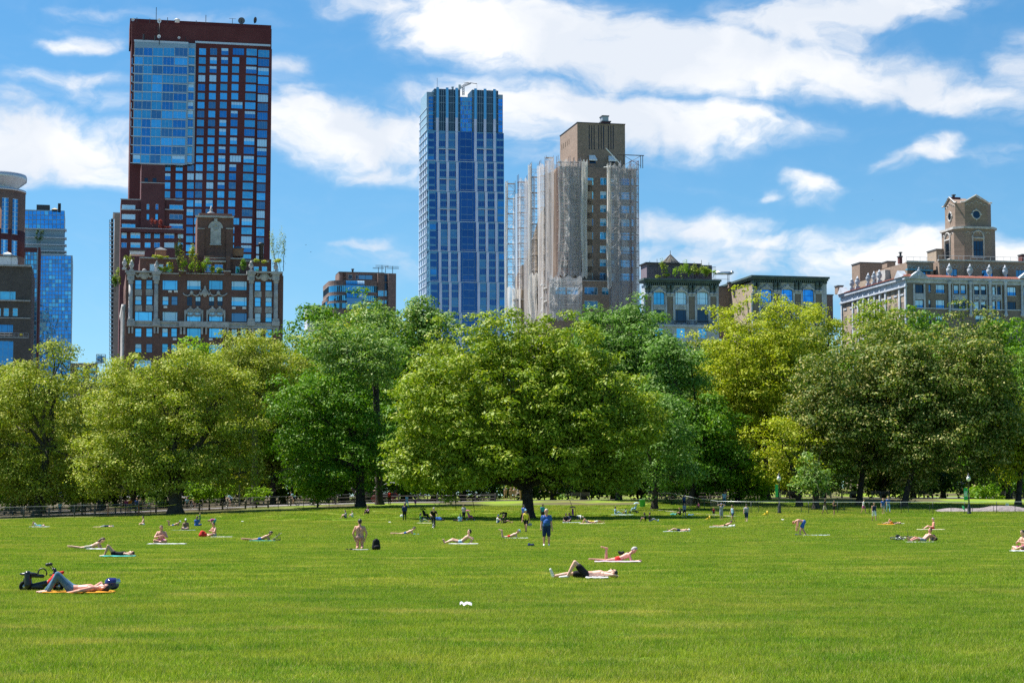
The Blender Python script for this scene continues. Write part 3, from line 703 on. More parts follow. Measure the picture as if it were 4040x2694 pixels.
class Bldg:
    def __init__(s, name, label, px, py, Y, crop, th=TH, cat='building', seed=0):
        """px,py photo pixel of the top of the front-left corner at distance Y; crop=(ox,oy,scale) used for all later coordinates"""
        s.crop = crop; s.th = th; s.rnd = random.Random(seed)
        r = ray(px, py); k = r.x/r.y; s.X0 = k*Y; s.Y0 = Y
        s.root = empty(name, (s.X0, Y, 0), th, label, cat); s.wins = []
    def uz(s, x, y, d=0):
        """crop coordinate -> (u, z) on the facade plane standing d metres in front of the main front"""
        ox, oy, sc_ = s.crop; r = ray(ox+x/sc_, oy+y/sc_); k = r.x/r.y
        X0 = s.X0+d*math.sin(s.th); Y0 = s.Y0-d*math.cos(s.th)
        u = (k*Y0-X0)/(math.cos(s.th)-k*math.sin(s.th))
        return u, CAMZ+r.z/r.y*(Y0+u*math.sin(s.th))
    def rect(s, x0, y0, x1, y1, d=0):
        ym = (y0+y1)/2; xm = (x0+x1)/2
        return s.uz(x0, ym, d)[0], s.uz(x1, ym, d)[0], s.uz(xm, y1, d)[1], s.uz(xm, y0, d)[1]
    def pick(s, pal):
        return s.rnd.choices([p[0] for p in pal], [p[1] for p in pal])[0]
    def face(s, mb, a0, a1, z0, z1, ops, fn, rev=.25):
        """wall cells around openings. fn(a,d,z) -> local point, d = depth inward"""
        A = sorted({a0, a1}|{q for o in ops for q in o[:2] if a0 < q < a1}); Z = sorted({z0, z1}|{q for o in ops for q in o[2:4] if z0 < q < z1})
        for i in range(len(A)-1):
            am = (A[i]+A[i+1])/2; run = None
            for j in range(len(Z)-1):
                zm = (Z[j]+Z[j+1])/2
                hole = any(o[0] < am < o[1] and o[2] < zm < o[3] for o in ops)
                if not hole:
                    if run is None: run = Z[j]
                if (hole or j == len(Z)-2) and run is not None:
                    ze = Z[j] if hole else Z[j+1]
                    mb.quad(fn(A[i],0,run), fn(A[i+1],0,run), fn(A[i+1],0,ze), fn(A[i],0,ze)); run = None
        for o in ops:
            b0, b1, c0, c1 = o[:4]
            mb.quad(fn(b0,0,c0), fn(b1,0,c0), fn(b1,rev,c0), fn(b0,rev,c0)); mb.quad(fn(b0,rev,c1), fn(b1,rev,c1), fn(b1,0,c1), fn(b0,0,c1))
            mb.quad(fn(b0,rev,c0), fn(b0,rev,c1), fn(b0,0,c1), fn(b0,0,c0)); mb.quad(fn(b1,0,c0), fn(b1,0,c1), fn(b1,rev,c1), fn(b1,rev,c0))
    def put(s, w_, h_, loc, rz=0, cols=2, rows=1, fr='black', gl='sky', blind=0):
        s.wins.append((w_, h_, loc, rz, cols, rows, fr, gl, blind))
    def block(s, x0, y0, x1, ybot, mat, ops=(), d=0, depth=20, name='wall', side=(), left=True, rside=(), zb=None, sideops=None):
        """a box volume whose front is cut for windows. ops: (x0,y0,x1,y1,cols,rows,frame,palette,name) in crop pixels"""
        u0, u1, z0, z1 = s.rect(x0, y0, x1, ybot, d)
        if zb is not None: z0 = zb
        m = MB().mat(mat); lo = []
        for o in ops:
            a, b, c, e = s.rect(*o[:4], d); a = max(a, u0+.05); b = min(b, u1-.05)
            if b-a < .2: continue
            c = max(c, z0+.05); e = min(e, z1-.05)
            lo.append((a, b, c, e)); cols, rows, fr, pal = o[4:8]
            gl = s.pick(pal) if isinstance(pal, list) else pal
            bl = 0
            if isinstance(gl, tuple): gl, bl = gl
            s.put(b-a, e-c, (a, -d+.15, c), 0, cols, rows, fr, gl, bl)
        s.face(m, u0, u1, z0, z1, lo, lambda a, q, z: (a, -d+q, z))
        sl_ = [(q[0], q[1], q[2], q[3]) for q in (sideops or [])]
        for q in (sideops or []):
            gl = s.pick(q[7]) if isinstance(q[7], list) else q[7]; bl = 0
            if isinstance(gl, tuple): gl, bl = gl
            s.put(q[1]-q[0], q[3]-q[2], (u0+.15, -d+q[1], q[2]), -math.pi/2, q[4], q[5], q[6], gl, bl)
        s.face(m, 0, depth, z0, z1, sl_, lambda a, q, z: (u0+q, -d+depth-a, z) if False else (u0+q, -d+a, z))
        m.quad((u1,-d,z0), (u1,-d+depth,z0), (u1,-d+depth,z1), (u1,-d,z1)); m.quad((u1,-d+depth,z0), (u0,-d+depth,z0), (u0,-d+depth,z1), (u1,-d+depth,z1))
        m.quad((u0,-d,z1), (u1,-d,z1), (u1,-d+depth,z1), (u0,-d+depth,z1))
        o = m.build(name, None, s.root)
        return (u0, u1, z0, z1)
    def slab(s, mb, x0, y0, x1, y1, d0, d1):
        """box whose outline is crop rect (seen at plane d1), from d0 to d1 metres in front of main plane"""
        u0, u1, z0, z1 = s.rect(x0, y0, x1, y1, d1); mb.box(u0, u1, -d1, -d0, z0, z1); return (u0, u1, z0, z1)
    def finish(s, nmax=98, panes=True):
        ws = sorted(s.wins, key=lambda q: -q[0]*q[1]); big = ws[:nmax]; rest = ws[nmax:]
        for (w_, h_, loc, rz, cols, rows, fr, gl, bl) in big:
            fm, pm, _, _ = window_meshes(w_, h_, cols, rows, fr, gl, bl)
            o = link('window', fm, s.root, loc, rz); o.scale = (w_/round(w_,1), 1, h_/round(h_,1)); link('pane', pm, o)
        if rest:
            m = MB()
            for (w_, h_, loc, rz, cols, rows, fr, gl, bl) in rest:
                _, _, f, p = window_meshes(w_, h_, cols, rows, fr, gl, bl)
                mt = Matrix.Translation(loc)@Matrix.Rotation(rz, 4, 'Z')@Matrix.Diagonal((w_/round(w_,1), 1, h_/round(h_,1), 1))
                for src in (f, p):
                    n0 = len(m.v); m.v.extend([tuple(mt@Vector(v)) for v in src.v])
                    for fc, mi in zip(src.f, src.m):
                        m.mat(src.mats[mi]); m.f.append([n0+i for i in fc]); m.m.append(m.cur); m.sm.append(False)
            o = m.build('window', None, s.root); o['kind'] = 'stuff'
        return s.root
W = lambda xs_, ys_, c=2, r=1, fr='black', pal='sky': [(a, y0, b, y1, c, r, fr, pal) for (a, b) in xs_ for (y0, y1) in ys_]
PAL_RES = [('sky', 4), ('mid', 3), ('teal', 3), (('sky', .45), 2), (('mid', .4), 1.5), ('deep', 1.5), ('pale', 2)]
PAL_PRE = [('sky', 5), (('sky', .5), 3), ('teal', 2), ('deep', 1), (('teal', .6), 1), ('pale', 1)]
BRK_RED = brick('dark_red_brick', (.085,.016,.018), (.130,.028,.028), (.10,.06,.055), big=.12)
BRK_MAR = brick('maroon_brick', (.10,.032,.034), (.135,.045,.045), (.10,.07,.07))
BRK_BRN = brick('russet_brick', (.14,.062,.050), (.18,.085,.068), (.15,.12,.10))
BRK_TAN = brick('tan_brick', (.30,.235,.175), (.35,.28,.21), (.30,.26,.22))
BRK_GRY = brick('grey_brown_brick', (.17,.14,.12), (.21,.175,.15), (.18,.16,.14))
BRK_CUR = brick('warm_brown_brick', (.24,.175,.135), (.28,.205,.16), (.22,.18,.15))
STONE = plain('limestone', (.42,.41,.40), .85, vary=.2, scale=1.0, bump=.15)
STONEB = plain('pale_terracotta', (.40,.44,.50), .8, vary=.18, scale=.8, bump=.15)
CORN = plain('dark_copper_cornice', (.035,.055,.058), .6, vary=.3, scale=.8, col2=(.07,.115,.11))
ROOFM = plain('roof_metal', (.10,.11,.12), .6)
WHITE = plain('white_paint', (.75,.75,.74), .6)
GREYM = plain('grey_metal', (.38,.40,.42), .45, metal=.4)
BLACKM = plain('black_metal', (.02,.022,.025), .5)

def antenna(label, px, py0, py1, Y, bars=2, wid=1.2, th=.05, cat='antenna'):
    a = P(px, py1, Y); b = P(px, py0, Y); m = MB().mat(GREYM); h = (b-a).length
    root = empty('antenna', a, TH, label, cat)
    MB().mat(BLACKM).tube([(0,0,-.1),(0,0,h)], th, 5).build('mast', None, root)
    for i in range(bars):
        z = h*(1-.16*i)-.1; q = MB().mat(BLACKM).tube([(-wid/2,0,z),(wid/2,0,z)], th*.6, 4)
        for k in range(5): q.tube([(-wid/2+wid*k/4,-.3,z),(-wid/2+wid*k/4,.3,z)], th*.4, 4)
        q.build('bar', None, root)
    return root
def dish(label, px, py, Y, rad, rz, tilt=.3, mat=None, stand=1.0):
    c = P(px, py, Y); root = empty('satellite_dish', c-Vector((0,0,stand)), rz, label, 'satellite dish')
    m = MB().mat(mat or GREYM); vs = []; n = 16; rings = [0,.35,.7,1]
    for r_ in rings:
        for k in range(n):
            a = 2*math.pi*k/n; vs.append(Vector((rad*r_*math.cos(a), rad*.35*r_*r_*-1, rad*r_*math.sin(a))))
    rot = Matrix.Rotation(tilt, 3, 'X'); vs = [rot@v+Vector((0,0,stand)) for v in vs]
    fs = []
    for i in range(3):
        for k in range(n): a = i*n+k; b = i*n+(k+1)%n; fs.append((a,b,b+n,a+n))
    fs.append(tuple(range(n))); m.add(vs, fs, True); m.build('reflector', None, root)
    MB().mat(BLACKM).tube([(0,0,0),(0,0,stand)], .12, 6).tube([(0,0,stand),(0,-rad*.9,stand+rad*.2)], .06, 5).build('mount', None, root)
    return root

# ---- tall red tower with glazed corner bay
cr = (400, 50, 2.091)
b = Bldg('apartment_tower', 'tall dark red brick tower with a projecting blue glass bay, antennas on its roof', 512, 87, 735, cr, seed=1)
rows = [323+73.6*k for k in range(24)]
ops = []
for k, y in enumerate(rows):
    sh = -2.1*k
    for i, cx_ in enumerate((835, 926, 1019, 1111)):
        if i == 3 and k in (0, 6, 12, 19): ops += W([(1084+sh, 1178+sh)], [(y-28, y+28)], 4, 1, 'black', PAL_RES); continue
        ops += W([(cx_-29+sh, cx_+29+sh)], [(y-28, y+28)], 2, 1, 'blue', PAL_RES)
    ops += W([(1197+sh, 1284+sh)], [(y-24, y+34)], 4, 1, 'blue', PAL_RES)
    if k > 12: ops += W([(717+sh*.6+8, 773+sh*.6+8), (622+sh*.6+8, 680+sh*.6+8), (530+sh*.6+8, 580+sh*.6+8)], [(y-28, y+28)], 2, 1, 'blue', PAL_RES)
    if k > 0: ops += W([(229+sh*.9, 262+sh*.9)], [(y-24, y+30)], 2, 1, 'blue', PAL_RES)
b.block(235, 108, 1395, 2110, BRK_RED, ops, d=0, depth=24, zb=3)
b.block(235, 78, 1401, 262, BRK_RED, [], d=-4, depth=18, name='mechanical_penthouse')
# right corner bay
ops = []
for k, y in enumerate(rows): sh = -2.1*k; ops += W([(1288+sh, 1386+sh)], [(y-14, y+48)], 4, 1, 'blue', PAL_RES)
b.block(1283, 300, 1398, 2110, BRK_RED, ops, d=1.0, depth=1.0, name='corner_bay', zb=3)
# glass bay
ops = []
BAYP = [('teal', 4), ('mid', 4), ('sky', 2), ('deep', 2.5), (('sky', .5), 1.5), (('mid', .6), 1)]
for k in range(13):
    y = rows[k]; pal1 = b.pick(BAYP)
    for (x0_, x1_) in ((274,345),(349,422),(426,508),(512,602),(606,712)):
        sh = -2.0*k; ops += W([(x0_+sh, x1_+sh)], [(y-33, y+37)], 2 if x1_-x0_ < 90 else 3, 1, 'steel', [('x',1)] and ([(pal1, 3)]+BAYP[:4]))
u0, u1, z0, z1 = b.block(268, 238, 714, 1248, FR['blue'], ops, d=3.0, depth=3.0, name='glass_bay')
ops = [];
for k in range(13): y = rows[k]; ops += W([(716-2*k, 771-2*k)], [(y-30, y+30)], 2, 1, 'steel', BAYP)
b.block(713, 255, 773, 1245, FR['blue'], ops, d=1.8, depth=1.8, name='balcony_stack')
m = MB().mat(FR['steel'])
b.slab(m, 270, 234, 716, 250, 2.9, 3.1); b.slab(m, 774, 250, 1395, 266, 0, .35)
for k in range(0, 13, 1): y = rows[k]; b.slab(m, 714-2*k, y+34, 775-2*k, y+42, 1.8, 2.6)
for k in range(13): y = rows[k]; b.slab(m, 262-2*k, y+38, 714-2*k, y+44, 3.0, 3.15)
m.build('ledge', None, b.root)
b.finish()
for i, (px, a, c_) in enumerate(((418,0,0),(540,70,88),(591,75,88),(616,30,88),(661,70,88),(774,82,90),(812,60,93),(623,105,180),(732,145,160))):
    if a: antenna(['','short thin rod antenna at the left roof corner','thin rod antenna on the red tower roof, second from left','tallest thin mast on the red tower roof','thin rod antenna near the white roof vent','small rod antenna in the middle of the red roof','lone tall rod antenna right of the roof middle','antenna rod standing on the glass bay roof','short rod antenna at the right end of the glass bay roof'][i], px, a, c_+3, 736, 0, 1, .12)
antenna('small tee shaped aerial left of the round roof dish', 917, 74, 98, 737, 1, 2.4, .1)
dish('large round drum dish on the red tower roof', 953, 84, 738, 1.3, .1, 0, ROOFM, 1.4)
dish('dark dish seen edge on at the right of the red tower roof', 1003, 80, 738, 1.2, 1.2, .2, BLACKM, 1.4)
dish('white dish at the left corner of the red tower roof', 525, 79, 736, .6, 0, 0, WHITE, .6)
dish('grey dish on the pole above the glass bay', 630, 84, 733, .9, -.4, .1, WHITE, 9.0)
dish('white dish halfway up the pole above the glass bay', 628, 145, 731, .7, -.2, .1, WHITE, 2.2)
dish('small white dish on the right part of the glass bay roof', 706, 150, 731, .5, .3, .1, WHITE, 1.0)
antenna('white panel aerial leaning at the left of the glass bay roof', 567, 136, 158, 731, 0, 1, .35)
antenna('white panel aerial leaning beside the pole on the glass bay roof', 612, 142, 160, 731, 0, 1, .35)
rv = empty('roof_vent', P(699, 90, 738), TH, 'white round roof vent on the red tower', 'roof vent'); MB().mat(WHITE).lathe((0,0,0), [(.9,0),(.9,.8),(1.1,.9),(1.1,1.1),(.6,1.3),(.6,1.5)], 12).build('vent_cap', None, rv)
# ---- setback maroon apartment block between the tower and the corner building
cr = (400, 780, 2.178)
b = Bldg('apartment_building', 'maroon brick apartment block stepping up in terraces before the red tower', 476, 788, 620, cr, seed=2)
ops = W([(175,292),(585,700)], [(62,105),(142,188),(225,265)], 3, 1, 'white', PAL_RES)+W([(172,218),(250,335),(372,423),(453,503),(540,627),(657,705)], [(302,350),(385,430)], 2, 1, 'white', PAL_RES)
b.block(165, 18, 706, 470, BRK_MAR, ops, d=0, depth=16, zb=3)
b.block(340, -285, 545, 300, BRK_MAR, W([(388,412),(465,490)], [(55,103)], 1, 2, 'white', PAL_RES)+W([(313,340),(388,412),(463,487),(537,560)], [(140,190)], 1, 1, 'black', PAL_RES)+W([(370,400),(440,475)], [(-170,-130)], 1, 1, 'black', 'dark'), d=.8, depth=14, name='stair_tower')
b.block(170, 268, 705, 300, BRK_MAR, [], d=1.6, depth=1.6, name='terrace')
m = MB().mat(STONE); b.slab(m, 335, -291, 548, -284, .8, 1.0); b.slab(m, 335, -131, 548, -124, .8, 1.1); b.slab(m, 163, 11, 340, 19, 0, .3); b.slab(m, 546, 11, 708, 19, 0, .3); b.slab(m, 165, 262, 708, 269, 1.5, 1.75); b.slab(m, 165, 100, 340, 106, .0, 1.2); b.slab(m, 546, 100, 708, 106, 0, 1.2)
m.build('coping', None, b.root); b.finish()
def planter(label, px, py, Y, w_, h_, kind, seed, name='roof_shrub', grp=None, cat='shrub', leaf=.2):
    g = np.random.default_rng(seed); c = P(px, py, Y); root = empty(name, c, 0, label, cat, grp)
    n = max(3, int(w_*1.3)); cs = np.stack([g.uniform(-w_/2, w_/2, n), g.uniform(-.5, .5, n), g.uniform(.35*h_, .8*h_, n)], 1); rs = np.tile([max(.3,w_/n*.7), .5, h_*.35], (n, 1))*g.uniform(.7, 1.3, (n, 1))
    v = leaves(cs, rs, np.full(n, 130), leaf, g, up=.4, hollow=.2); link('foliage', np_mesh('foliage', v.reshape(-1,3), np.arange(4*len(v)).reshape(-1,4), LEAF[kind]), root)
    m = MB().mat(BARK)
    for q in cs[:6]: m.tube([(q[0]*.5, 0, -.1), tuple(q)], [.05, .02], 4)
    m.build('stem', None, root); return root
LEAF['redleaf'] = leafmat('red_leaf', (.22,.03,.03), (.32,.06,.05))
planter('dark red leaved shrub on the maroon block terrace', 614, 900, 617, 3.5, 3, 'redleaf', 1)
planter('low flowering planter on the maroon block terrace', 655, 903, 617, 4.5, .9, 'redleaf', 2)

# ---- corner building: red brick with stone columns, roof garden
b = Bldg('apartment_building', 'russet brick apartment building with fluted stone columns, urns and a planted roof', 484, 1075, 430, cr, seed=3)
P1 = PAL_PRE
ops = (W([(290,345),(385,438)], [(708,785),(845,920),(1122,1195),(1255,1330)], 1, 2, 'black', P1)+W([(288,436)], [(980,1058)], (.22,.78), 1, 'black', P1)+W([(525,655)], [(710,793),(980,1060)], (.15,.85), 1, 'black', P1)
  +W([(525,577),(602,655)], [(848,922)], 1, 2, 'black', P1)+W([(522,572),(600,650)], [(1122,1195),(1255,1330)], 1, 2, 'black', P1)+W([(735,855),(925,1043)], [(712,790),(985,1062),(1122,1203),(1262,1335),(1400,1470)], (.2,.8), 1, 'black', P1)
  +W([(735,780),(808,853),(925,970),(997,1042)], [(850,928)], 2, 2, 'black', [('dark', 2), (('dark', .5), 2)])+W([(1118,1250)], [(717,795),(853,930),(990,1065)], (.16,.84), 1, 'black', P1)
  +W([(1118,1166),(1195,1243)], [(1127,1203),(1262,1335)], 2, 2, 'black', P1)+W([(1318,1370),(1410,1465)], [(722,800),(858,935),(993,1068),(1130,1203),(1262,1335)], 1, 2, 'black', P1)+W([(283,428),(518,650),(1118,1250)], [(1392,1465)], (.2,.8), 1, 'black', P1))
sops = [(2+4.1*i, 3.4+4.1*i, z, z+2, 1, 2, 'black', 'sky') for i in range(7) for z in (47.2, 43.8, 40.4, 37, 33.5, 30)]
u0, u1, z0, z1 = b.block(205, 655, 1560, 1600, BRK_BRN, ops, d=0, depth=31, zb=3, sideops=sops)
m = MB().mat(STONE)
for cx_ in (253, 472, 1287, 1500):      # giant columns on pedestals
    b.slab(m, cx_-28, 1040, cx_+28, 1060, 0, 1.0); b.slab(m, cx_-32, 1060, cx_+32, 1100, 0, 1.15)
    uu, zt = b.uz(cx_, 740, .5); zb_ = b.uz(cx_, 1045, .5)[1]
    n = 14; m.lathe((uu, -.5, zb_), [(.55,0),(.55,.15),(.48,.25),(.46,(zt-zb_)*.6),(.42,zt-zb_)], 16)
    m.lathe((uu, -.5, zt), [(.42,0),(.62,.3),(.5,.55),(.68,.8),(.55,1.0),(.72,1.25)], 12)
    b.slab(m, cx_-30, 650, cx_+30, 708, 0, 1.0); b.slab(m, cx_-38, 640, cx_+38, 658, 0, 1.25)
    for q in (-16, 12): b.slab(m, cx_+q-7, 1112, cx_+q+9, 1165, 0, .6)
m.build('column', None, b.root)
m = MB().mat(STONE)
b.slab(m, 225, 1066, 1525, 1078, 0, .8); b.slab(m, 222, 1078, 1525, 1105, 0, .45); b.slab(m, 220, 1105, 1528, 1116, 0, .75)
b.slab(m, 670, 1064, 1100, 1110, .5, 1.5); 
for x in (683, 712, 865, 900, 1060, 1085): b.slab(m, x-8, 1112, x+9, 1172, 0, 1.1)
m.build('stone_band', None, b.root)
m = MB().mat(STONE)
b.slab(m, 205, 628, 520, 642, -.3, 1.3); b.slab(m, 520, 646, 665, 656, -.3, .3); b.slab(m, 665, 622, 730, 634, -.3, .4); b.slab(m, 730, 650, 1055, 658, -.3, .3); b.slab(m, 1052, 626, 1112, 636, -.3, .4); b.slab(m, 1115, 655, 1252, 664, -.3, .3); b.slab(m, 1250, 632, 1560, 646, -.3, 1.3)
m.build('coping', None, b.root)
m = MB().mat(BRK_BRN)
b.slab(m, 665, 632, 730, 660, -.6, .15); b.slab(m, 1055, 634, 1112, 660, -.6, .15); b.slab(m, 208, 640, 520, 660, -.5, .12); b.slab(m, 1250, 644, 1558, 668, -.5, .12); m.build('parapet', None, b.root)
def cartouche(cx_, cz, w_, h_, d):
    u, z = b.uz(cx_, cz, d); s_ = 2.178*18.3; w_ = w_/s_; h_ = h_/s_; m = MB().mat(STONE)
    m.ell((u, -d, z), (w_*.24, .35, h_*.42), 12, 8); m.torus((u, -d, z), min(w_*.26, h_*.4), .12, 'y', 20, 5); m.torus((u, -d-.15, z), min(w_*.17, h_*.26), .06, 'y', 16, 5)
    for sg in (-1, 1):
        for i in range(5):
            f = (i+1)/5; m.ell((u+sg*w_*(.18+.32*f), -d, z+h_*(.12*math.cos(f*5)-.05)), (w_*.075, .22, h_*.15*(1.3-f*.6)), 7, 5)
        m.ell((u+sg*w_*.42, -d, z+h_*.22), (.18, .2, .22), 7, 5)
    m.ell((u, -d, z+h_*.45), (w_*.12, .25, h_*.14), 8, 5); m.build('cartouche', None, b.root)
cartouche(368, 662, 145, 90, .3); cartouche(1400, 680, 140, 85, .3); cartouche(890, 815, 90, 100, .3)
for sg, xs_ in ((-1, (700, 850)), (1, (930, 1080))):
    m = MB().mat(STONE); uu = [b.uz(x, 822, .2) for x in np.linspace(xs_[0], xs_[1], 9)]
    pts = [(q[0], -.25, q[1]-.55*math.sin(math.pi*((i*2) % 8)/8 if i % 4 else 0)) for i, q in enumerate(uu)]; m.tube(pts, .16, 6); c_ = pts[4]; m.ell((c_[0], -.3, c_[2]+.1), (.42, .3, .48), 9, 6); m.build('garland', None, b.root)
for (a, c_) in ((733, 857), (922, 1047)):   # twin arched heads over the middle windows
    m = MB().mat(STONE); w3 = (c_-a)/2
    b.slab(m, a-20, 965, a-6, 1064, 0, .25); b.slab(m, c_+4, 965, c_+18, 1064, 0, .25)
    for k in (0, 1):
        cx_ = a+w3*(k+.5); uc, zc = b.uz(cx_, 983, .12); rr_ = (b.uz(cx_+w3/2, 983, .12)[0]-uc)
        m.torus((uc, -.14, zc), rr_, .2, 'y', 24, 6); pl = [(uc+rr_*math.cos(t_), zc+rr_*math.sin(t_)) for t_ in np.linspace(0, math.pi, 13)]; m.fprism(pl, -.08, .1); m.box(uc-.2, uc+.2, -.35, 0, zc+rr_-.1, zc+rr_+.45)
    m.build('arched_surround', None, b.root)
m = MB().mat(STONE)
for x0_ in (288, 382): b.slab(m, x0_, 788, x0_+60, 840, 0, .06); b.slab(m, x0_, 925, x0_+60, 975, 0, .06)
for x0_ in (1315, 1408): b.slab(m, x0_, 804, x0_+60, 854, 0, .06); b.slab(m, x0_, 940, x0_+60, 990, 0, .06)
m.build('spandrel_panel', None, b.root)
m = MB().mat(WHITE)
for (x, y) in ((590,804),(640,804),(550,938),(630,1213),(1138,946),(1228,946),(838,1215),(940,1215)): b.slab(m, x-16, y-8, x+16, y+10, .05, .25)
m.build('air_conditioner', None, b.root)
for i in range(9):   # ornament creeping up the lit south side
    m = MB().mat(STONE); dd = .5+3.2*i
    m.lathe((u0-.35, dd, 24), [(.4,0),(.3,.3),(.3,20),(.5,20.6),(.55,21.4)], 8); m.build('column', None, b.root)
# penthouses
ops = W([(415,532)], [(570,640)], 3, 1, 'white', PAL_RES)+W([(556,606)], [(570,640)], 1, 1, 'white', 'sky')
RW = plain('red_stucco', (.24,.045,.035), .85)
b.block(330, 520, 660, 700, BRK_BRN, ops, d=-3, depth=14, name='penthouse'); b.block(660, 490, 830, 700, BRK_BRN, [], d=-3.3, depth=12, name='penthouse')
b.block(885, 500, 1070, 700, BRK_BRN, W([(888,945),(972,1045)], [(572,640)], 2, 1, 'white', [('sky',1),('mid',1)]), d=-2.0, depth=10, name='penthouse')
b.block(1070, 495, 1108, 700, BRK_BRN, [], d=-1.6, depth=8, name='penthouse'); b.block(1108, 525, 1460, 700, BRK_BRN, W([(1152,1190)], [(590,650)], 1, 1, 'white', 'teal')+W([(1308,1355),(1378,1425)], [(590,640)], 1, 2, 'white', 'sky'), d=-3, depth=12, name='penthouse')
m = MB().mat(STONE); b.slab(m, 328, 513, 662, 524, -3.2, -2.7); b.slab(m, 1106, 518, 1232, 528, -3.1, -2.7); b.slab(m, 1230, 538, 1440, 552, -3.1, -2.7); b.slab(m, 884, 516, 1072, 520, -2.1, -1.9); b.slab(m, 884, 540, 1070, 552, -2.0, -1.0); m.build('coping', None, b.root)
# belvedere tower
b.block(822, 168, 1132, 700, BRK_BRN, [], d=-4.5, depth=8, name='roof_tower')
m = MB().mat(BRK_BRN); b.slab(m, 832, 270, 885, 640, -4.5, -4.1); b.slab(m, 1072, 270, 1128, 640, -4.5, -4.1); b.slab(m, 840, 135, 1124, 170, -7, -4.7); m.build('buttress', None, b.root)
m = MB().mat(STONE); b.slab(m, 812, 155, 1140, 170, -4.7, -3.9); b.slab(m, 830, 262, 888, 270, -4.5, -4.0); b.slab(m, 1070, 262, 1130, 270, -4.5, -4.0)
ua, za = b.uz(982, 262, -4.3); 
b.slab(m, 938, 260, 1027, 402, -4.5, -4.25); ru = b.uz(1045, 262, -4.3)[0]-ua
m.fprism([(ua+ru*math.cos(t_), za+ru*math.sin(t_)) for t_ in np.linspace(0, math.pi, 17)], 4.3, 4.52); b.slab(m, 930, 398, 1032, 408, -4.5, -4.1); m.torus((ua, 4.2, za+.2), .55, .1, 'y', 20, 5); m.box(ua-.35, ua+.35, 4.1, 4.5, za+ru-.3, za+ru+.5)
m.build('arched_panel', None, b.root)
uf, zf = b.uz(943, 130, -6); MB().mat(STONE).lathe((uf, 6, zf), [(.9,-.4),(.8,0),(.25,.3),(.35,.6),(.05,1.6)], 10).build('finial', None, b.root)
b.finish()
def urn(label, pt, s_=1.0, grp='stone urns on the roof edges', mat=STONE):
    r = empty('roof_urn', pt, 0, label, 'urn', grp)
    MB().mat(mat).box(-.45*s_, .45*s_, -.45*s_, .45*s_, 0, .5*s_).build('pedestal', None, r)
    MB().mat(mat).lathe((0,0,.5*s_), [(.3*s_,0),(.18*s_,.25*s_),(.5*s_,.7*s_),(.55*s_,1.2*s_),(.3*s_,1.5*s_),(.42*s_,1.6*s_),(.2*s_,1.8*s_),(.06*s_,2.2*s_)], 12).build('vase', None, r); return r
for lab, px_, py_, Y_ in (('leftmost stone urn at the south corner of the russet roof',491,1063,431),('stone urn above the left corner column of the russet building',519,1070,429.5),('stone urn above the second column from the left, russet building',618,1072,431.5),
                     ('stone urn above the third column of the russet building',990,1073,436),('stone urn above the right corner column of the russet building',1088,1077,437)):
    urn(lab, P(px_, py_+2, Y_), .98)
for i, (lab, px_, py_, w_, h_, kd) in enumerate((('dark conical evergreen in the russet building roof garden',710,1075,2,7,'dark'),('yellow green climbing shrub left of the belvedere',745,1078,4.5,6,'yellow'),('sprawling bright bush at the belvedere foot',765,1080,6,3.2,'bright'),
      ('pale shrub at the awning of the roof terrace',828,1082,3,2.2,'elm'),('pink flowering bush on the parapet',868,1080,2.2,1.2,'white'),('yellow leaved shrub beside the left penthouse window',687,1076,2.2,2.2,'yellow'),('low green shrub left on the roof terrace',655,1077,3,1.6,'elm'),
      ('feathery olive tree behind the leftmost urn',508,1070,2.5,4.6,'elm'),('trailing vine on the right terrace pergola',1060,1040,6,1.1,'yellow'),('wispy tree leaning over the right roof corner',1118,1068,5.5,8,'plane'),('shrub beside the right terrace door',968,1072,1.8,3.2,'maple'),
      ('creeper spilling over the south corner',462,1130,1.2,3.5,'elm'),('dark creeper lower on the south wall',455,1150,1.4,3,'maple'),('trailing leaves on the left penthouse roof edge',630,1020,4,.8,'yellow'))):
    planter(lab, px_, py_, 431.5 if i not in (9,) else 437, w_, h_, kd, 20+i)
for lab, px_, p0, p1, w_ in (('dark metal flue on the russet building roof at the right',1030,958,1012,.5),('black lantern topped flue left of the belvedere',712,965,1000,.35)):
    c_ = P(px_, p1+20, 438); r = empty('roof_flue', c_, 0, lab, 'flue'); hh = (p1+20-p0)/18; MB().mat(BLACKM).lathe((0,0,0), [(w_,0),(w_,hh-.6),(w_*1.4,hh-.5),(w_*1.4,hh),(w_*.5,hh+.1)], 10).build('pipe', None, r)
def boxthing(name, label, cat, x0, y0, x1, y1, Y, depth, mat, cap=None, capm=None, th=TH, grp=None):
    """small roof structure given by its outline in photo pixels"""
    a = P(x0, y1, Y); w_ = (x1-x0)/pxm(Y); h_ = (y1-y0)/pxm(Y); r = empty(name, a, th, label, cat, grp)
    MB().mat(mat).box(0, w_, 0, depth, 0, h_).build('body' if name != 'chimney' else 'shaft', None, r)
    c_ = MB().mat(capm or ROOFM)
    if cap == 'pyr': c_.add([(-.2,-.2,h_),(w_+.2,-.2,h_),(w_+.2,depth+.2,h_),(-.2,depth+.2,h_),(w_/2,depth/2,h_+w_*.35)], [(0,1,4),(1,2,4),(2,3,4),(3,0,4),(3,2,1,0)])
    else: c_.box(-.15, w_+.15, -.15, depth+.15, h_, h_+.25)
    c_.build('cap', None, r); return r
boxthing('roof_hut', 'small orange brick hut with pyramid roof left of the belvedere', 'roof hut', 613, 985, 655, 1012, 440, 3, brick('orange_brick', (.34,.14,.07), (.4,.18,.09), (.3,.2,.15)), 'pyr')
boxthing('roof_hut', 'small orange brick hut with pyramid roof right of the belvedere', 'roof hut', 919, 980, 961, 1010, 440, 3, brick('orange_brick', 0, 0, 0) , 'pyr')
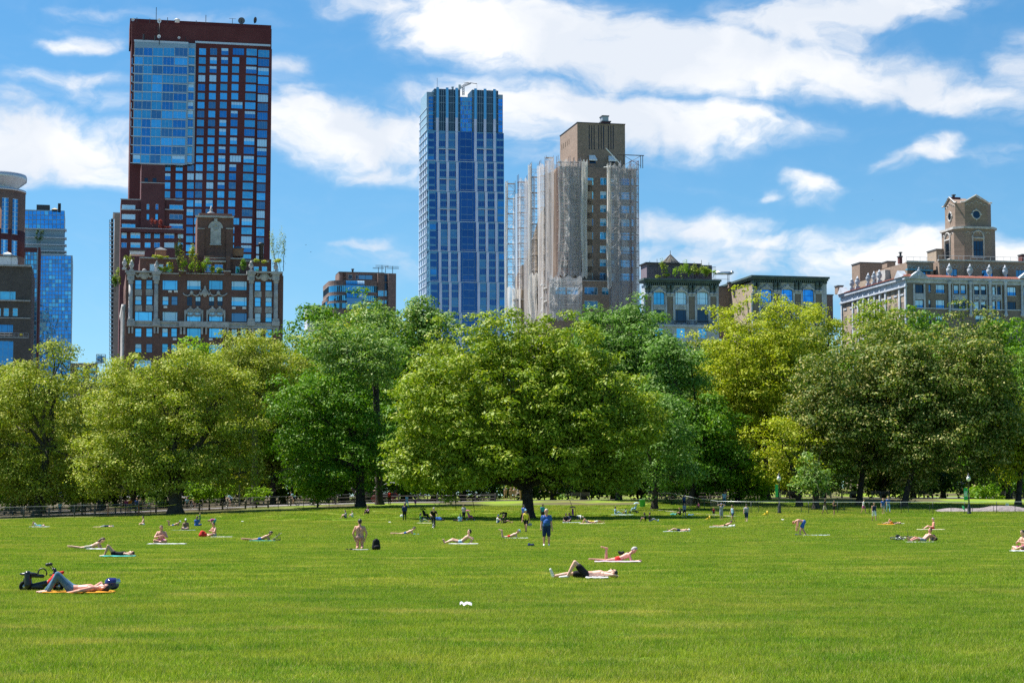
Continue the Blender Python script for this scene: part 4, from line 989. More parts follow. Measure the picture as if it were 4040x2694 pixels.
boxthing('cooling_unit', 'white air handling unit on the russet building roof', 'cooling unit', 514, 990, 570, 1003, 441, 3, WHITE)

# ---- slim balcony tower far behind, left of the corner building
b = Bldg('balcony_tower', 'slim far brown tower with a stack of small balconies at its left edge', 447, 842, 1350, (0, 0, 1), seed=5)
u0, u1, z0, z1 = b.block(447, 842, 476, 1600, BRK_CUR, [], depth=30, zb=3)
m = MB().mat(GREYM); m2 = MB().mat(BLACKM)
for k in range(32):
    y = 877+17.3*k; a, c_, e, f = b.rect(431, y, 449, y+3.5, 0); m.box(a, c_, 0, 4, e, f); q, w3, e2, f2 = b.rect(431, y-8, 448, y-6.5, 0); m2.box(q, w3, .1, .3, e2, f2); m2.box(q, q+.3, .1, .4, f, e2+.6); m2.box(q+1.2, w3, 1.5, 3, f, f2+1.2)
o = m.build('balcony', None, b.root); o['kind'] = 'stuff'; o = m2.build('balcony_railing', None, b.root); o['kind'] = 'stuff'; m = MB().mat(GREYM); b.slab(m, 446, 838, 476, 842, -29, .3); m.build('roof_rail', None, b.root)
# ---- slender glass tower with white piers
s3 = 3.135; oy6 = lambda y: (780+y/s3-300)*s3      # lower crop rows -> upper crop rows
b = Bldg('glass_tower', 'slender blue glass skyscraper with pale stone piers and a dark centre strip', 1640+160/s3, 300+690/s3, 950, (1640, 300, s3), seed=6)
NAVY = GL['navy']; PIER = plain('pale_stone_pier', (.54,.60,.72), .7, vary=.1, scale=.15); GB = plain('blue_spandrel', (.10,.27,.40), .3, metal=.5, vary=.15); GD = plain('dark_blue_spandrel', (.02,.08,.19), .3, metal=.5, vary=.2)
tiers = [(690, 1062, 0), (1066, 1432, 8), (1436, oy6(300), 16), (oy6(304), oy6(668), 24), (oy6(672), oy6(1046), 32), (oy6(1050), oy6(1425), 40), (oy6(1428), oy6(1800), 48), (oy6(1804), oy6(3500), 56)]
for ti, (ya, yb, sh) in enumerate(tiers):
    fl = (yb-ya)/4 if ti < 7 else (yb-ya)/14; nf = 4 if ti < 7 else 14; ops = []; dd = .35*ti
    for k in range(nf):
        y0_ = ya+fl*k+fl*.22; y1_ = ya+fl*(k+1)-fl*.02
        for (a, c_) in ((288,372),(405,491),(757,842),(875,960)): ops += W([(a+sh, c_+sh)], [(y0_, y1_)], 4, 1, 'blue', [('navy', 6), ('deep', 2)])
        ops += W([(156+sh*.8, 228+sh)], [(y0_, y1_)], 1, 1, 'blue', [('navy', 4), ('mid', 1)])+W([(1000+sh, 1088+sh*.2)], [(y0_, y1_)], 2, 1, 'blue', [('navy', 5), ('mid', 1)])
        ops += W([(548+sh, 693+sh)], [(ya+fl*k+fl*.02, y1_+fl*.01)], 2, 1, 'blue', 'navy')
    b.block(148+sh*.8, ya, 1090+sh*.22, yb, GD if ti % 1 else GB, ops, d=dd, depth=26+dd, name='storey_block')
    for a in (254, 372, 491, 724, 842, 960): m = MB().mat(PIER); b.slab(m, a+sh, ya, a+sh+31, yb, dd, dd+.7); m.build('pier', None, b.root)
    m = MB().mat(NAVY)
    for (a, c_) in ((230,252),(524,546),(695,722)): b.slab(m, a+sh, ya+6, c_+sh, yb-4, dd, dd+.12)
    m.build('dark_glass_strip', None, b.root)
    m = MB().mat(FR['steel'])
    b.slab(m, 150+sh*.8, yb-4, 1092+sh*.22, yb+2, dd, dd+.6)
    if ti in (0, 1, 2):
        q = ya+(yb-ya)*.56
        for (a, c_) in ((275,508),(745,978)): b.slab(m, a+sh, q, c_+sh, q+9, dd, dd+1.2)
    b.slab(m, 170+sh, yb-26, 330+sh, yb-23, dd, dd+.15); b.slab(m, 540+sh, yb-24, 820+sh, yb-21, dd, dd+.3)
    m.build('balcony_ledge', None, b.root)
# crown
m = MB().mat(plain('crown_louvre', (.02,.06,.10), .4, metal=.5)); b.slab(m, 229, 165, 550, 690, -12, -.3); b.slab(m, 697, 178, 1021, 700, -12, -.3); m.build('crown_wall', None, b.root)
m = MB().mat(FR['blue'])
for a in (240,290,315,342,368,408,434,461,487,530,705,716,762,790,815,838,878,905,930,955,998): b.slab(m, a, 172, a+4, 690, -.3, -.05)
for y in (250,330,450,570): b.slab(m, 229, y, 550, y+5, -.3, -.1); b.slab(m, 697, y+12, 1021, y+17, -.3, -.1)
m.build('crown_mullion', None, b.root)
m = MB().mat(glassm('crown_pier_glass', (.16,.42,.58), .15)); 
for a, yy in ((257,140),(375,144),(493,148),(726,156),(844,160),(961,164)): b.slab(m, a, yy, a+30, 525 if a < 600 else 540, -.3, .5)
m.build('crown_pier', None, b.root); 
for a in (254,372,491,724,842,960): m = MB().mat(PIER); b.slab(m, a+1, 518 if a < 600 else 534, a+31, 695, -.3, .7); m.build('pier', None, b.root)
b.block(552, 262, 697, 692, FR['blue'], W([(554+k*24, 576+k*24) for k in range(6)], [(264+j*53.5, 264+j*53.5+50) for j in range(8)], 1, 1, 'blue', [('azure', 3), ('mid', 2), ('teal', 2)]), d=-.6, depth=8, name='crown_centre')
b.block(136, 200, 228, 690, FR['blue'], W([(160,222)], [(255+46*j, 255+46*j+40) for j in range(9)], 2, 1, 'blue', [('mid', 2), ('teal', 1)]), d=-2, depth=18, name='flank')
b.block(1021, 233, 1078, 705, FR['blue'], W([(1023,1076)], [(285+46*j, 285+46*j+43) for j in range(9)], 2, 1, 'blue', [('azure', 3), ('mid', 2)]), d=-2, depth=18, name='flank')
# sunlit side: white stripes
u0, z0 = b.uz(148, 900); m = MB().mat(PIER)
for k in range(5): m.box(-.5-.02*k, -.2, 3+5*k, 4.2+5*k, 3, z0+20)
m.build('side_pier', None, b.root)
m = MB().mat(FR['steel'])
for k in range(46): m.box(-.9, -.1, 1, 24, z0+20-3.6*k, z0+20.3-3.6*k)
o = m.build('side_balcony', None, b.root)
b.finish()
r = empty('roof_crane', P(1640+590/s3, 300+240/s3, 955), TH, 'building maintenance crane on the glass tower roof with raised arm', 'crane')
q = lambda x, y: (((x-590)/s3/8.27), 0, (240-y)/s3/8.27)
m = MB().mat(GREYM)
for dx in (-9, 9):
    for dy in (-.6, .6): m.tube([(q(590+dx,0)[0], dy, 0), (q(590+dx,0)[0], dy, q(0,140)[2])], .14, 5)
for k in range(6): m.tube([(q(581,0)[0], -.6, k*1.2), (q(599,0)[0], -.6, k*1.2+1.2)], .08, 4)
m.build('tower_frame', None, r)
m = MB().mat(plain('pale_crane_paint', (.5,.55,.55), .5)); m.box(q(522,0)[0], q(552,0)[0], -1, 1, q(0,165)[2], q(0,112)[2]); m.build('counterweight', None, r)
m = MB().mat(GREYM)
a0, a1, a2 = q(545,160), q(600,128), q(685,88)
for dz in (0, .9): m.tube([(a0[0],-.5,a0[2]+dz), (a1[0],-.5,a1[2]+dz), (a2[0],-.5,a2[2]+dz*.5)], .16, 5); m.tube([(a0[0],.5,a0[2]+dz), (a1[0],.5,a1[2]+dz), (a2[0],.5,a2[2]+dz*.5)], .16, 5)
for k in range(14): f = k/14; x = a0[0]+(a2[0]-a0[0])*f; z = a0[2]+(a2[2]-a0[2])*f; m.tube([(x,-.5,z), (x+.35,.5,z+.9)], .1, 4)
m.build('boom', None, r)
m = MB().mat(BLACKM); m.tube([q(602,86), q(640,78), q(690,80), q(730,84), q(764,86)], .16, 5); m.tube([q(764,86), q(764,150)], .05, 4); m.build('spreader_bar', None, r)
antenna('thin needle antenna at the left of the glass tower roof', 1640+266/s3, 300+25/s3, 300+140/s3, 950, 0, 1, .08)
boxthing('roof_vent', 'small mushroom vent beside the crane on the glass tower', 'roof vent', 1783, 345, 1790, 352, 955, 1, GREYM)

# ---- tan brick block wrapped in scaffolding
s7 = 3.733; y8 = lambda y: (820+y/3.408-440)*s7; x8 = lambda x: x/3.408*s7
b = Bldg('apartment_building', 'tan brick apartment block under repair, wrapped in scaffolding and netting', 1980+850/s7, 440+825/s7, 470, (1980, 440, s7), seed=7)
PW = [('sky', 3), (('sky', .5), 2), ('mid', 1), ('deep', 1), (('teal', .5), 2)]
rws = [975+199*k+(0 if k == 0 else 4) for k in range(10)]
ops = []
for k, y in enumerate(rws):
    sh = -1.2*k
    if y > y8(950): break
    ops += W([(1256+sh, 1353+sh), (1450+sh, 1545+sh)], [(y, y+110)], 2, 1, 'white', PW)+W([(1730, 1890),(1900,1945),(1610,1660)], [(y+10, y+120)], 3, 1, 'white', PW)+W([(1010,1075)], [(y, y+110)], 1, 1, 'white', PW)
u0, u1, z0, z1 = b.block(850, 825, 1985, 3600, BRK_CUR, ops, d=0, depth=16, zb=3)
b.block(x8(640), y8(978), x8(1462), 3600, BRK_CUR, W([(x8(1110), x8(1290))], [(y8(1065), y8(1166)), (y8(1250), y8(1350))], (.27,.73), 1, 'white', PW)+W([(x8(1345), x8(1440))], [(y8(1068), y8(1168))], 2, 1, 'white', PW)+W([(x8(720), x8(860)), (x8(875), x8(1030))], [(y8(1060), y8(1165))], 3, 1, 'white', PW), d=2.5, depth=2.5, zb=3, name='lower_storeys')
m = MB().mat(STONE); b.slab(m, x8(635), y8(972), x8(1440), y8(984), 2.2, 2.8); m.build('coping', None, b.root)
m = MB().mat(BLACKM)
for k in range(30): x = x8(1105)+k*x8(11); u_, z_ = b.uz(x, y8(975), 2.4); m.box(u_-.03, u_+.03, -2.45, -2.4, z_, z_+1.05)
u_, z_ = b.uz(x8(1100), y8(975), 2.4); v_, _ = b.uz(x8(1430), y8(975), 2.4); m.box(u_, v_, -2.46, -2.39, z_+1.05, z_+1.12); m.build('railing', None, b.root)
# head house with slot openings
slots = W([(1280,1294),(1316,1330),(1352,1366),(1420,1434),(1456,1470),(1492,1507),(1563,1577),(1599,1613),(1632,1647)], [(208, 560)], 1, 1, 'black', 'dark')
hw = Bldg('roof_house', 'tall windowless tan brick head house with vertical slots above the scaffolding', 1980+1112/s7, 440+170/s7, 474, (1980, 440, s7), seed=8)
hx = [(4.5+1.9*i, 5.2+1.9*i, 0, 0) for i in range(5)]
uu = hw.rect(1112, 180, 1815, 835)
so_ = [(8.2+1.9*i, 8.7+1.9*i, uu[2]+7, uu[3]-2.5, 1, 1, 'black', 'dark') for i in range(5)]+[(3.0,3.9,uu[2]+1.0,uu[2]+3.0,1,1,'white','sky'),(7.5,8.3,uu[2]+.6,uu[2]+2.2,1,1,'white','sky'),(9.6,10.3,uu[2]+.4,uu[2]+1.9,1,1,'white','sky')]
hw.block(1112, 180, 1815, 850, BRK_TAN if False else BRK_CUR, slots, d=0, depth=18, sideops=so_)
m = MB().mat(FR['black']); hw.slab(m, 1108, 170, 1820, 182, -18.2, .2); m.build('coping', None, hw.root)

for (a, y) in ((1278,645),(1562,655)):
    m = MB().mat(WHITE)
    p0 = hw.uz(a+8, y, .1); p1 = hw.uz(a+92, y, .1); zb_ = hw.uz(a, y+62, 1)[1]
    m.quad((p0[0],-.1,p0[1]), (p1[0],-.1,p1[1]), (p1[0]+.3,-1.3,zb_), (p0[0]-.3,-1.3,zb_)); m.quad((p0[0]-.3,-1.3,zb_), (p1[0]+.3,-1.3,zb_), (p1[0]+.3,-1.28,zb_-.3), (p0[0]-.3,-1.28,zb_-.3)); m.build('awning', None, hw.root)
m = MB().mat(GL['dark']); hw.slab(m, 1292, 705, 1384, 768, -.05, .05); hw.slab(m, 1575, 710, 1665, 760, -.05, .05); m.build('window', None, hw.root)
hw.finish()
boxthing('roof_vent', 'grey framed box vent on top of the tan head house', 'roof vent', 1980+1482/s7, 440+72/s7, 1980+1575/s7, 440+152/s7, 478, 2.4, GREYM)
boxthing('chimney', 'low brick base under the grey box vent on the head house', 'chimney', 1980+1476/s7, 440+152/s7, 1980+1606/s7, 440+176/s7, 477.5, 3.4, BRK_RED)
# long lit south wing stepping down behind, with rounded balconies
c2, s2 = math.cos(TH), math.sin(TH)
prof = [(0, b.uz(850, 1000)[1]), (9, b.uz(850,1000)[1]-1.0), (15, b.uz(850,1000)[1]-5.5), (34, b.uz(850,1000)[1]-16.5), (42, b.uz(850,1000)[1]-19)]
m = MB().mat(BRK_TAN); n = len(prof)
for i in range(n-1):
    (a, za), (c_, zc) = prof[i], prof[i+1]
    x0_ = -.02 if i < 1 else -.6*i
    m.add([(x0_,a,3),(x0_,c_,3),(x0_,c_,zc),(x0_,a,za),(8,a,3),(8,c_,3),(8,c_,zc),(8,a,za)], [(0,3,2,1),(4,5,6,7),(3,7,6,2),(0,4,7,3),(1,2,6,5)])
m.build('south_wing', None, b.root)
m = MB().mat(plain('balcony_concrete', (.42,.40,.37), .8)); m2 = MB().mat(WHITE)
for k in range(15):
    z = 9+3.2*k
    for (yy, xw) in ((7, 1.6), (20, 2.6), (36, 3.4)):
        zz_ = np.interp(yy, [p_[0] for p_ in prof], [p_[1] for p_ in prof])
        if z < zz_-3: m.prism([(0-.6,yy-2.6)]+[(-.6-xw*math.cos(t_), yy+2.6*math.sin(t_)) for t_ in np.linspace(-1.4, 1.4, 9)]+[(-.6,yy+2.6)], z, z+.35); m2.box(-.7, -2.2, yy+4.2, yy+4.3, z+1.2, z+1.9) if False else m2.box(-2.0, -.62, yy+4.0, yy+4.6, z+1.3, z+1.6)
m.build('balcony', None, b.root); m2.build('window_sill', None, b.root); b.finish()

# scaffold towers and netting: every hung sheet and every scaffold bay is a thing
def netmat(name, col, a):
    m, t = newmat(name); g = t('ShaderNodeNewGeometry')
    nz = t('ShaderNodeTexNoise', {'Vector': t('ShaderNodeVectorMath', {0: g.outputs['Position'], 1: (1.6, 1.6, .12)}, operation='MULTIPLY').outputs[0], 'Scale': 1.0, 'Detail': 4.0, 'Roughness': .6})
    f = t('ShaderNodeMapRange', {'Value': nz.outputs[0], 'From Min': .32, 'From Max': .68, 'To Min': max(0, a-.25), 'To Max': min(1, a+.25)}).outputs[0]
    d = t('ShaderNodeBsdfDiffuse', {0: tuple(col)+(1,)}); tl = t('ShaderNodeBsdfTranslucent', {0: tuple(col)+(1,)})
    mx = t('ShaderNodeMixShader', {0: .4, 1: d.outputs[0], 2: tl.outputs[0]})
    tr = t('ShaderNodeBsdfTransparent'); mm = t('ShaderNodeMixShader', {0: f, 1: tr.outputs[0], 2: mx.outputs[0]})
    t('ShaderNodeOutputMaterial', {0: mm.outputs[0]}); return m
NET1 = netmat('sheer_debris_netting', (.78,.76,.74), .46); NET2 = netmat('dense_debris_netting', (.80,.77,.72), .85); NET3 = netmat('grey_debris_netting', (.50,.49,.49), .55)
PIPE = plain('scaffold_pipe', (.32,.32,.34), .5, metal=.4); PLANK = plain('scaffold_plank', (.34,.29,.22), .8); RUST = plain('red_scaffold_pipe', (.20,.10,.09), .6)
def scaffold(label, X, Yc, z0, z1, w_, dpt, th=TH, pm=None):
    r = empty('scaffold_tower', (X, Yc, z0), th, label, 'scaffold', 'scaffold bays around the tan block'); m = MB().mat(pm or PIPE); H = z1-z0
    for x in (0, w_):
        for y in (0, dpt): m.tube([(x,y,0),(x,y,H)], .055, 4, False)
    m.build('upright', None, r); m = MB().mat(pm or PIPE); k = 0; z = 1.9
    while z < H:
        for y in (0, dpt): m.tube([(0,y,z),(w_,y,z)], .045, 4, False); m.tube([(0,y,z-.7),(w_,y,z-.7)], .035, 4, False)
        for x in (0, w_): m.tube([(x,0,z),(x,dpt,z)], .045, 4, False); m.tube([(x,dpt*.3,z),(x,dpt*.3,z-1.6)], .035, 4, False)
        m.tube([(0,0,z),(w_,0,z-1.9)] if k % 2 else [(0,0,z-1.9),(w_,0,z)], .035, 4, False); k += 1; z += 1.95
    m.build('brace', None, r); m = MB().mat(PLANK); z = 3.9
    while z < H: m.box(.05, w_-.05, .1, dpt-.1, z, z+.07); z += 3.9
    m.build('plank_deck', None, r); return r
def net(label, X, Yc, z0, z1, w_, mat, th=TH, seed=0, amp=.25, bulge=0):
    g = random.Random(seed); nx_, nz_ = 16, 26; vs = []; ph = [g.uniform(0, 6) for _ in range(4)]
    for j in range(nz_+1):
        for i in range(nx_+1):
            f = i/nx_; e = j/nz_; y = amp*(math.sin(f*9+ph[0]+1.5*math.sin(e*4+ph[1]))*.6+math.sin(f*23+ph[2]+e*3)*.4)-bulge*math.sin(math.pi*e)*math.sin(math.pi*f)
            vs.append((f*w_+.12*math.sin(e*7+ph[3]), y, z0+(z1-z0)*e+(.35*math.sin(f*12+ph[1]) if j in (0, nz_) else 0)))
    fs = [(j*(nx_+1)+i, j*(nx_+1)+i+1, (j+1)*(nx_+1)+i+1, (j+1)*(nx_+1)+i) for j in range(nz_) for i in range(nx_)]
    vs = [(x, y, z-z0) for x, y, z in vs]
    o = link('safety_net', np_mesh('safety_net', vs, fs, mat, smooth=True), None, (X, Yc, z0), th); return tag(o, label, 'safety net', 'netting hung on the scaffolds')
def at7(px, py, Y): p_ = P(px, py, Y); return p_.x, p_.y, p_.z
nets = [ # px0, px1, top py, bottom py, Y, material, scaffold?, label
 (1990,2003,718,1240,506,NET2,0,'narrow white net strip hanging beside the glass tower',0),(2003,2033,712,1140,506,None,1,'bare open scaffold bay right beside the glass tower',0),(2046,2083,706,1140,498,NET1,1,'thin net bay behind the leftmost strips',0),
 (2084,2098,648,1250,488,NET2,0,'white rope like net strip left of the tallest bare bay',0),(2098,2128,638,1255,487,None,1,'bare scaffold bay with dark decks, left wing',0),(2134,2158,650,1255,482,NET1,1,'sheer net bay with white frames, middle of left wing',0),
 (2155,2184,632,1250,479,NET1,1,'tall bare topped bay near the worker platform',0),(2184,2202,650,1250,476,NET1,1,'narrow sheer bay left of the tan corner',0),
 (2202,2250,632,1090,466,NET1,1,'wide sheer net over the lit diagonal balconies',1),(2250,2291,640,1090,466,NET3,1,'dark sheer net bay left of the bare brick strip',1),(2292,2316,634,1095,465,NET2,0,'bunched cream net bundle left of the bare brick strip',0),
 (2394,2410,648,1135,465,NET2,0,'bunched cream net rope right of the bare brick strip',0),(2411,2449,650,1240,465,NET3,1,'net bay with hung decks right of the brick strip',1),(2450,2490,655,1250,465,NET3,1,'dark net bay second from the right edge',1),(2490,2520,652,1250,465,NET3,1,'bulging dark net at the right edge of the block',2.2),
 (2166,2206,1090,1260,462,NET1,1,'low net bay hung from the ledge at left',0),(2206,2296,1092,1260,462,NET1,1,'wide low net with swagged top under the ledge',1),(1993,2056,1135,1260,503,NET2,0,'pale low curtain of netting at the foot beside the glass tower',0),(2086,2120,1080,1262,484,NET2,0,'cream low net curtain in front of left wing',0)]
for i, (a, c_, t0, t1, Yc, mt, sf, lab, bg_) in enumerate(nets):
    x0_, y0_, zt = at7(a, t0, Yc); x1_, _, _ = at7(c_, t0, Yc); zb_ = P(a, t1, Yc).z; w_ = (x1_-x0_)/c2
    if sf: scaffold('scaffold bay with braces, '+lab if mt is None else 'scaffold inside the '+lab, x0_, y0_+.3, zb_, zt+(1.2 if mt is not None else 0), w_, 1.5, pm=RUST if i % 3 == 2 else PIPE)
    if mt is not None: net(lab, x0_, y0_, zb_, zt, w_, mt, seed=i, amp=.5 if mt is NET2 else .15, bulge=bg_*.8)
for k_, (yy0, ln, zt_, am) in enumerate(((0.5, 9, 637, .25), (9, 7, 640, .3), (16.5, 12, 672, .4), (29, 12, 705, .4))):
    xx = b.X0-math.sin(TH)*yy0-(1.4+.5*k_)*c2; y2_ = b.Y0+math.cos(TH)*yy0-(1.4+.5*k_)*s2; zt2 = P(2150, zt_, 478).z
    net(['sheer net over the lit side wall nearest the corner','sheer net over the lit side wall, second sheet','sheer net over the stepped side wing','sheer net at the far end of the side wing'][k_], xx, y2_, 6, zt2, ln, [NET3, NET1, NET3, NET1][k_], th=TH+math.pi/2, seed=60+k_, amp=am)
# bare frames above the right corner, timber platform, hoist arm
r = empty('roof_scaffold', P(2425, 660, 466), TH, 'dark pipe frame standing above the right corner of the tan block', 'scaffold'); m = MB().mat(BLACKM)
for x in (2.2, 6.4, 6.9): m.tube([(x,0,0),(x,0,3.0)], .09, 5)
m.tube([(.6,0,3.0),(7.2,0,3.0)], .11, 5); m.tube([(2.2,0,.5),(6.4,0,2.9)], .05, 4); m.tube([(2.2,0,2.9),(6.4,0,.5)], .05, 4); m.build('frame', None, r)
m = MB().mat(WHITE); m.tube([(-2.1,0,4.4),(1.6,0,.6)], .12, 5); m.tube([(-2.8,-.5,-.2),(-.4,-.5,.1)], .1, 5); m.build('hoist_arm', None, r)
r = empty('work_platform', P(2156, 686, 478), TH, 'dark plank platform hung high on the left scaffold', 'platform'); MB().mat(PLANK).box(0, 3.1, 0, 1.5, 0, .25).build('deck', None, r); m = MB().mat(PIPE)
for z in (.5, 1.0): m.tube([(0,-.02,z),(3.1,-.02,z)], .04, 4)
m.build('guard_rail', None, r)
# ---- the two corniced houses
s9 = 2.94
def corniced(label, px, py, Y, crop, xs_cols, x1, wins, seed, side=False, xr=None):
    b = Bldg('apartment_building', label, px, py, Y, crop, seed=seed)
    X0 = xs_cols[0]-38
    ops = []
    for (a, c_, g1, g2) in wins: ops += [(a, 510, c_, 652, 3 if g1 == 'teal' else (.2,.8), 2, 'black', g1), (a, 712, c_, 862, (.2,.8), 1, 'black', g2), (a+12, 925, c_-12, 1040, 2, 1, 'white', 'sky')]
    side_ = [(2.5+3.4*i, 4.0+3.4*i, z, z+2.2, 1, 2, 'black', 'sky') for i in range(5) for z in (38.6, 34.6)] if side else None
    u0, u1, z0, z1 = b.block(X0, 430, x1, 1500, STONEB, ops, d=0, depth=22 if side else 3, zb=3, sideops=side_)
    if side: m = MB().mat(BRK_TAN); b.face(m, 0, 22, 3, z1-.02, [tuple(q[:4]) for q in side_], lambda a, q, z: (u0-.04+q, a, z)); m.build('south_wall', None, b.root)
    m = MB().mat(CORN)
    b.slab(m, X0-2, 395, x1, 432, -1, .35); b.slab(m, X0-8, 372, x1+14, 398, -23 if side else -3, 1.1); b.slab(m, X0-16, 352, x1+30, 374, -23 if side else -3, 1.7)
    m.build('cornice', None, b.root); m = MB().mat(CORN)
    n = int((x1-X0)/24)
    for i in range(n): b.slab(m, X0+6+i*24, 400, X0+18+i*24, 428, .3, .95)
    m.build('dentil', None, b.root); m = MB().mat(CORN)
    for cx_ in xs_cols:
        for dx in (-23, 23):
            a = b.rect(cx_+dx-13, 430, cx_+dx+13, 508, .8); m.box(a[0], a[1], -1.2, 0, a[3]-.6, a[3]); m.box(a[0]+.05, a[1]-.05, -.9, 0, (a[2]+a[3])/2, a[3]-.6); m.box(a[0]+.1, a[1]-.1, -.6, 0, a[2], (a[2]+a[3])/2)
    m.build('bracket', None, b.root); m = MB().mat(STONEB)
    for cx_ in xs_cols:
        for dx in (-23, 23):
            u_, z_ = b.uz(cx_+dx, 525, .3); m.ell((u_, -.3, z_), (.5, .35, .28), 8, 5)
        b.slab(m, cx_-55, 548, cx_-37, 900, 0, .22); b.slab(m, cx_+35, 548, cx_+52, 900, 0, .22); b.slab(m, cx_-40, 540, cx_+40, 556, 0, .2)
    b.slab(m, X0, 884, x1, 908, 0, 1.0); b.slab(m, X0, 905, x1, 922, 0, .4)
    m.build('pilaster', None, b.root)
    for cx_ in xs_cols: m = MB().mat(BRK_GRY); b.slab(m, cx_-36, 562, cx_+34, 825, 0, .05); m.build('brick_panel', None, b.root)
    m = MB().mat(STONEB)
    for (a, c_, _, _) in wins:
        uc, zc = b.uz((a+c_)/2, 512, .15); hw_ = b.uz(c_+8, 512, .15)[0]-uc
        pts = [(uc+hw_*math.cos(t_), -.2, zc-.15+hw_*.42*math.sin(t_)) for t_ in np.linspace(0, math.pi, 15)]; m.tube(pts, .22, 6); pts = [(p_[0], -.15, p_[2]+.45) for p_ in pts]; m.tube(pts, .09, 5)
        m.ell((uc, -.35, zc+hw_*.42+.25), (.45, .4, .5), 8, 6); m.ell((uc-.5, -.3, zc+hw_*.42), (.35, .25, .25), 7, 5); m.ell((uc+.5, -.3, zc+hw_*.42), (.35, .25, .25), 7, 5)
        b.slab(m, a-4, 652, c_+4, 666, 0, .3); b.slab(m, a-2, 668, c_+2, 708, 0, .12); b.slab(m, a-20, 432, c_+20, 446, 0, .3)
        for q in (.3, .7):
            u_, z_ = b.uz(a+(c_-a)*q, 688, .15); m.torus((u_, -.15, z_), .24, .08, 'y', 12, 4); m.ell((u_+.45, -.15, z_), (.22,.1,.12), 6, 4)
        for i in range(11): b.slab(m, a-16+i*(c_-a+32)/11, 446, a-9+i*(c_-a+32)/11, 460, 0, .22)
    m.build('window_arch', None, b.root)
    m = MB().mat(BLACKM); uA, zA = b.uz(X0+4, 884, .9); uB = b.uz(x1-30, 884, .9)[0]
    nb = int((uB-uA)/.22)
    for i in range(nb): u_ = uA+(uB-uA)*i/nb; m.box(u_-.02, u_+.02, -.92, -.88, zA, zA+1.05)
    m.box(uA, uB, -.94, -.86, zA+1.0, zA+1.08); m.box(uA, uB, -.94, -.86, zA+.05, zA+.12)
    for i in range(int((uB-uA)/1.5)): m.torus((uA+.7+i*1.5, -.9, zA+.55), .28, .045, 'y', 12, 4)
    o = m.build('balcony_railing', None, b.root)
    b.finish(); return b
corniced('grey stone house with dark bracketed cornice, arched windows and rooftop planting', 2500+105/s9, 980+345/s9, 430, (2500, 980, s9), (172, 425, 677, 928), 990,
   [(232,357,'teal','dark'),(485,610,'pale','dark'),(738,862,'pale','dark')], 11)
corniced('grey stone house with dark bracketed cornice, half hidden behind the yellow green plane', 2500+1368/s9, 980+378/s9, 432, (2500, 980-32/s9, s9), (1420, 1665, 1908, 2150), 2245,
   [(1480,1600,'azure','dark'),(1718,1842,'azure','dark'),(1965,2085,'azure','dark')], 12, side=True)
# between them
boxthing('apartment_building', 'plain brown brick infill building between the two corniced houses', 'building', 2830, 1131, 2905, 1320, 446, 14, BRK_CUR)
boxthing('chimney', 'square brown chimney on the infill building', 'chimney', 2877, 1116, 2894, 1134, 444, 1.2, BRK_CUR)
r = empty('roof_duct', P(2822, 1084, 436), TH, 'long silver duct on legs sticking out over the corniced roof', 'duct'); m = MB().mat(plain('galvanised_duct', (.55,.57,.6), .3, metal=.8)); 
m.tube([(0,0,.35),(3.6,0,.42)], .36, 12); m.tube([(3.6,0,.42),(4.1,0,.75)], .34, 10); m.build('duct_pipe', None, r); m = MB().mat(BLACKM)
for x in (2.85, 3.15): m.tube([(x,0,.1),(x,0,-2.6)], .06, 5)
m.tube([(-.5,0,-.95),(3.1,0,-.95)], .04, 4); m.build('support', None, r)
r = empty('roof_shed', P(2552, 1097, 436), TH, 'low slatted roof pavilion behind the planting on the left corniced house', 'pavilion'); MB().mat(plain('lilac_grey_wall', (.16,.13,.16), .8)).box(0, 15, 0, 5, 0, 3.2).build('wall', None, r); MB().mat(BLACKM).box(-.4, 12.4, -.6, 5.2, 3.2, 3.45).build('roof', None, r)
m = MB().mat(BLACKM)
for i in range(9): m.box(.2+i*1.7, .28+i*1.7, -1.5, -1.42, 0, 4.1 if i % 2 else 3.6)
for i in range(70): m.box(.2+i*.22, .23+i*.22, -1.5, -1.46, 0, 2.6)
m.box(0, 15.4, -1.52, -1.44, 2.6, 2.68); m.build('fence', None, r)
r = empty('water_tank', P(2645, 1072, 440), 0, 'conical framed roof lantern on the left corniced house', 'roof lantern'); m = MB().mat(BLACKM)
n = 8
for k in range(n):
    a = 2*math.pi*k/n; x, y = 1.9*math.cos(a), 1.9*math.sin(a); m.tube([(x,y,0),(x,y,2.0),(0,0,3.9)], .07, 4); a2_ = 2*math.pi*(k+1)/n; m.tube([(x,y,2.0),(1.9*math.cos(a2_),1.9*math.sin(a2_),2.0)], .06, 4); m.tube([(x,y,1.0),(1.9*math.cos(a2_),1.9*math.sin(a2_),1.0)], .05, 4)
m.tube([(0,0,3.8),(0,0,4.7)], .06, 4); m.tube([(-1.8,0,2.0),(-4.0,0,1.2),(-4.2,0,0)], .07, 4); m.tube([(-1.8,-1.2,2.0),(-4.0,-1.2,1.1),(-4.2,-1.2,0)], .07, 4); m.build('frame', None, r)
m = MB().mat(netmat('brown_mesh', (.22,.18,.12), .6)); m.lathe((0,0,0), [(1.85,0),(1.85,2.0),(.05,3.8)], 8); m.build('mesh_cover', None, r)
for i, (x0_, y0_, x1_, y1_, lb) in enumerate(((2746,1054,2758,1085,'brick chimney with grey cap among the planting'),(2795,1060,2808,1085,'taller plain brick chimney beside the duct'),(2937,1100,2946,1116,'small brick chimney at the slanting cornice corner'))): boxthing('chimney', lb, 'chimney', x0_, y0_, x1_, y1_, 438, .8, BRK_MAR)
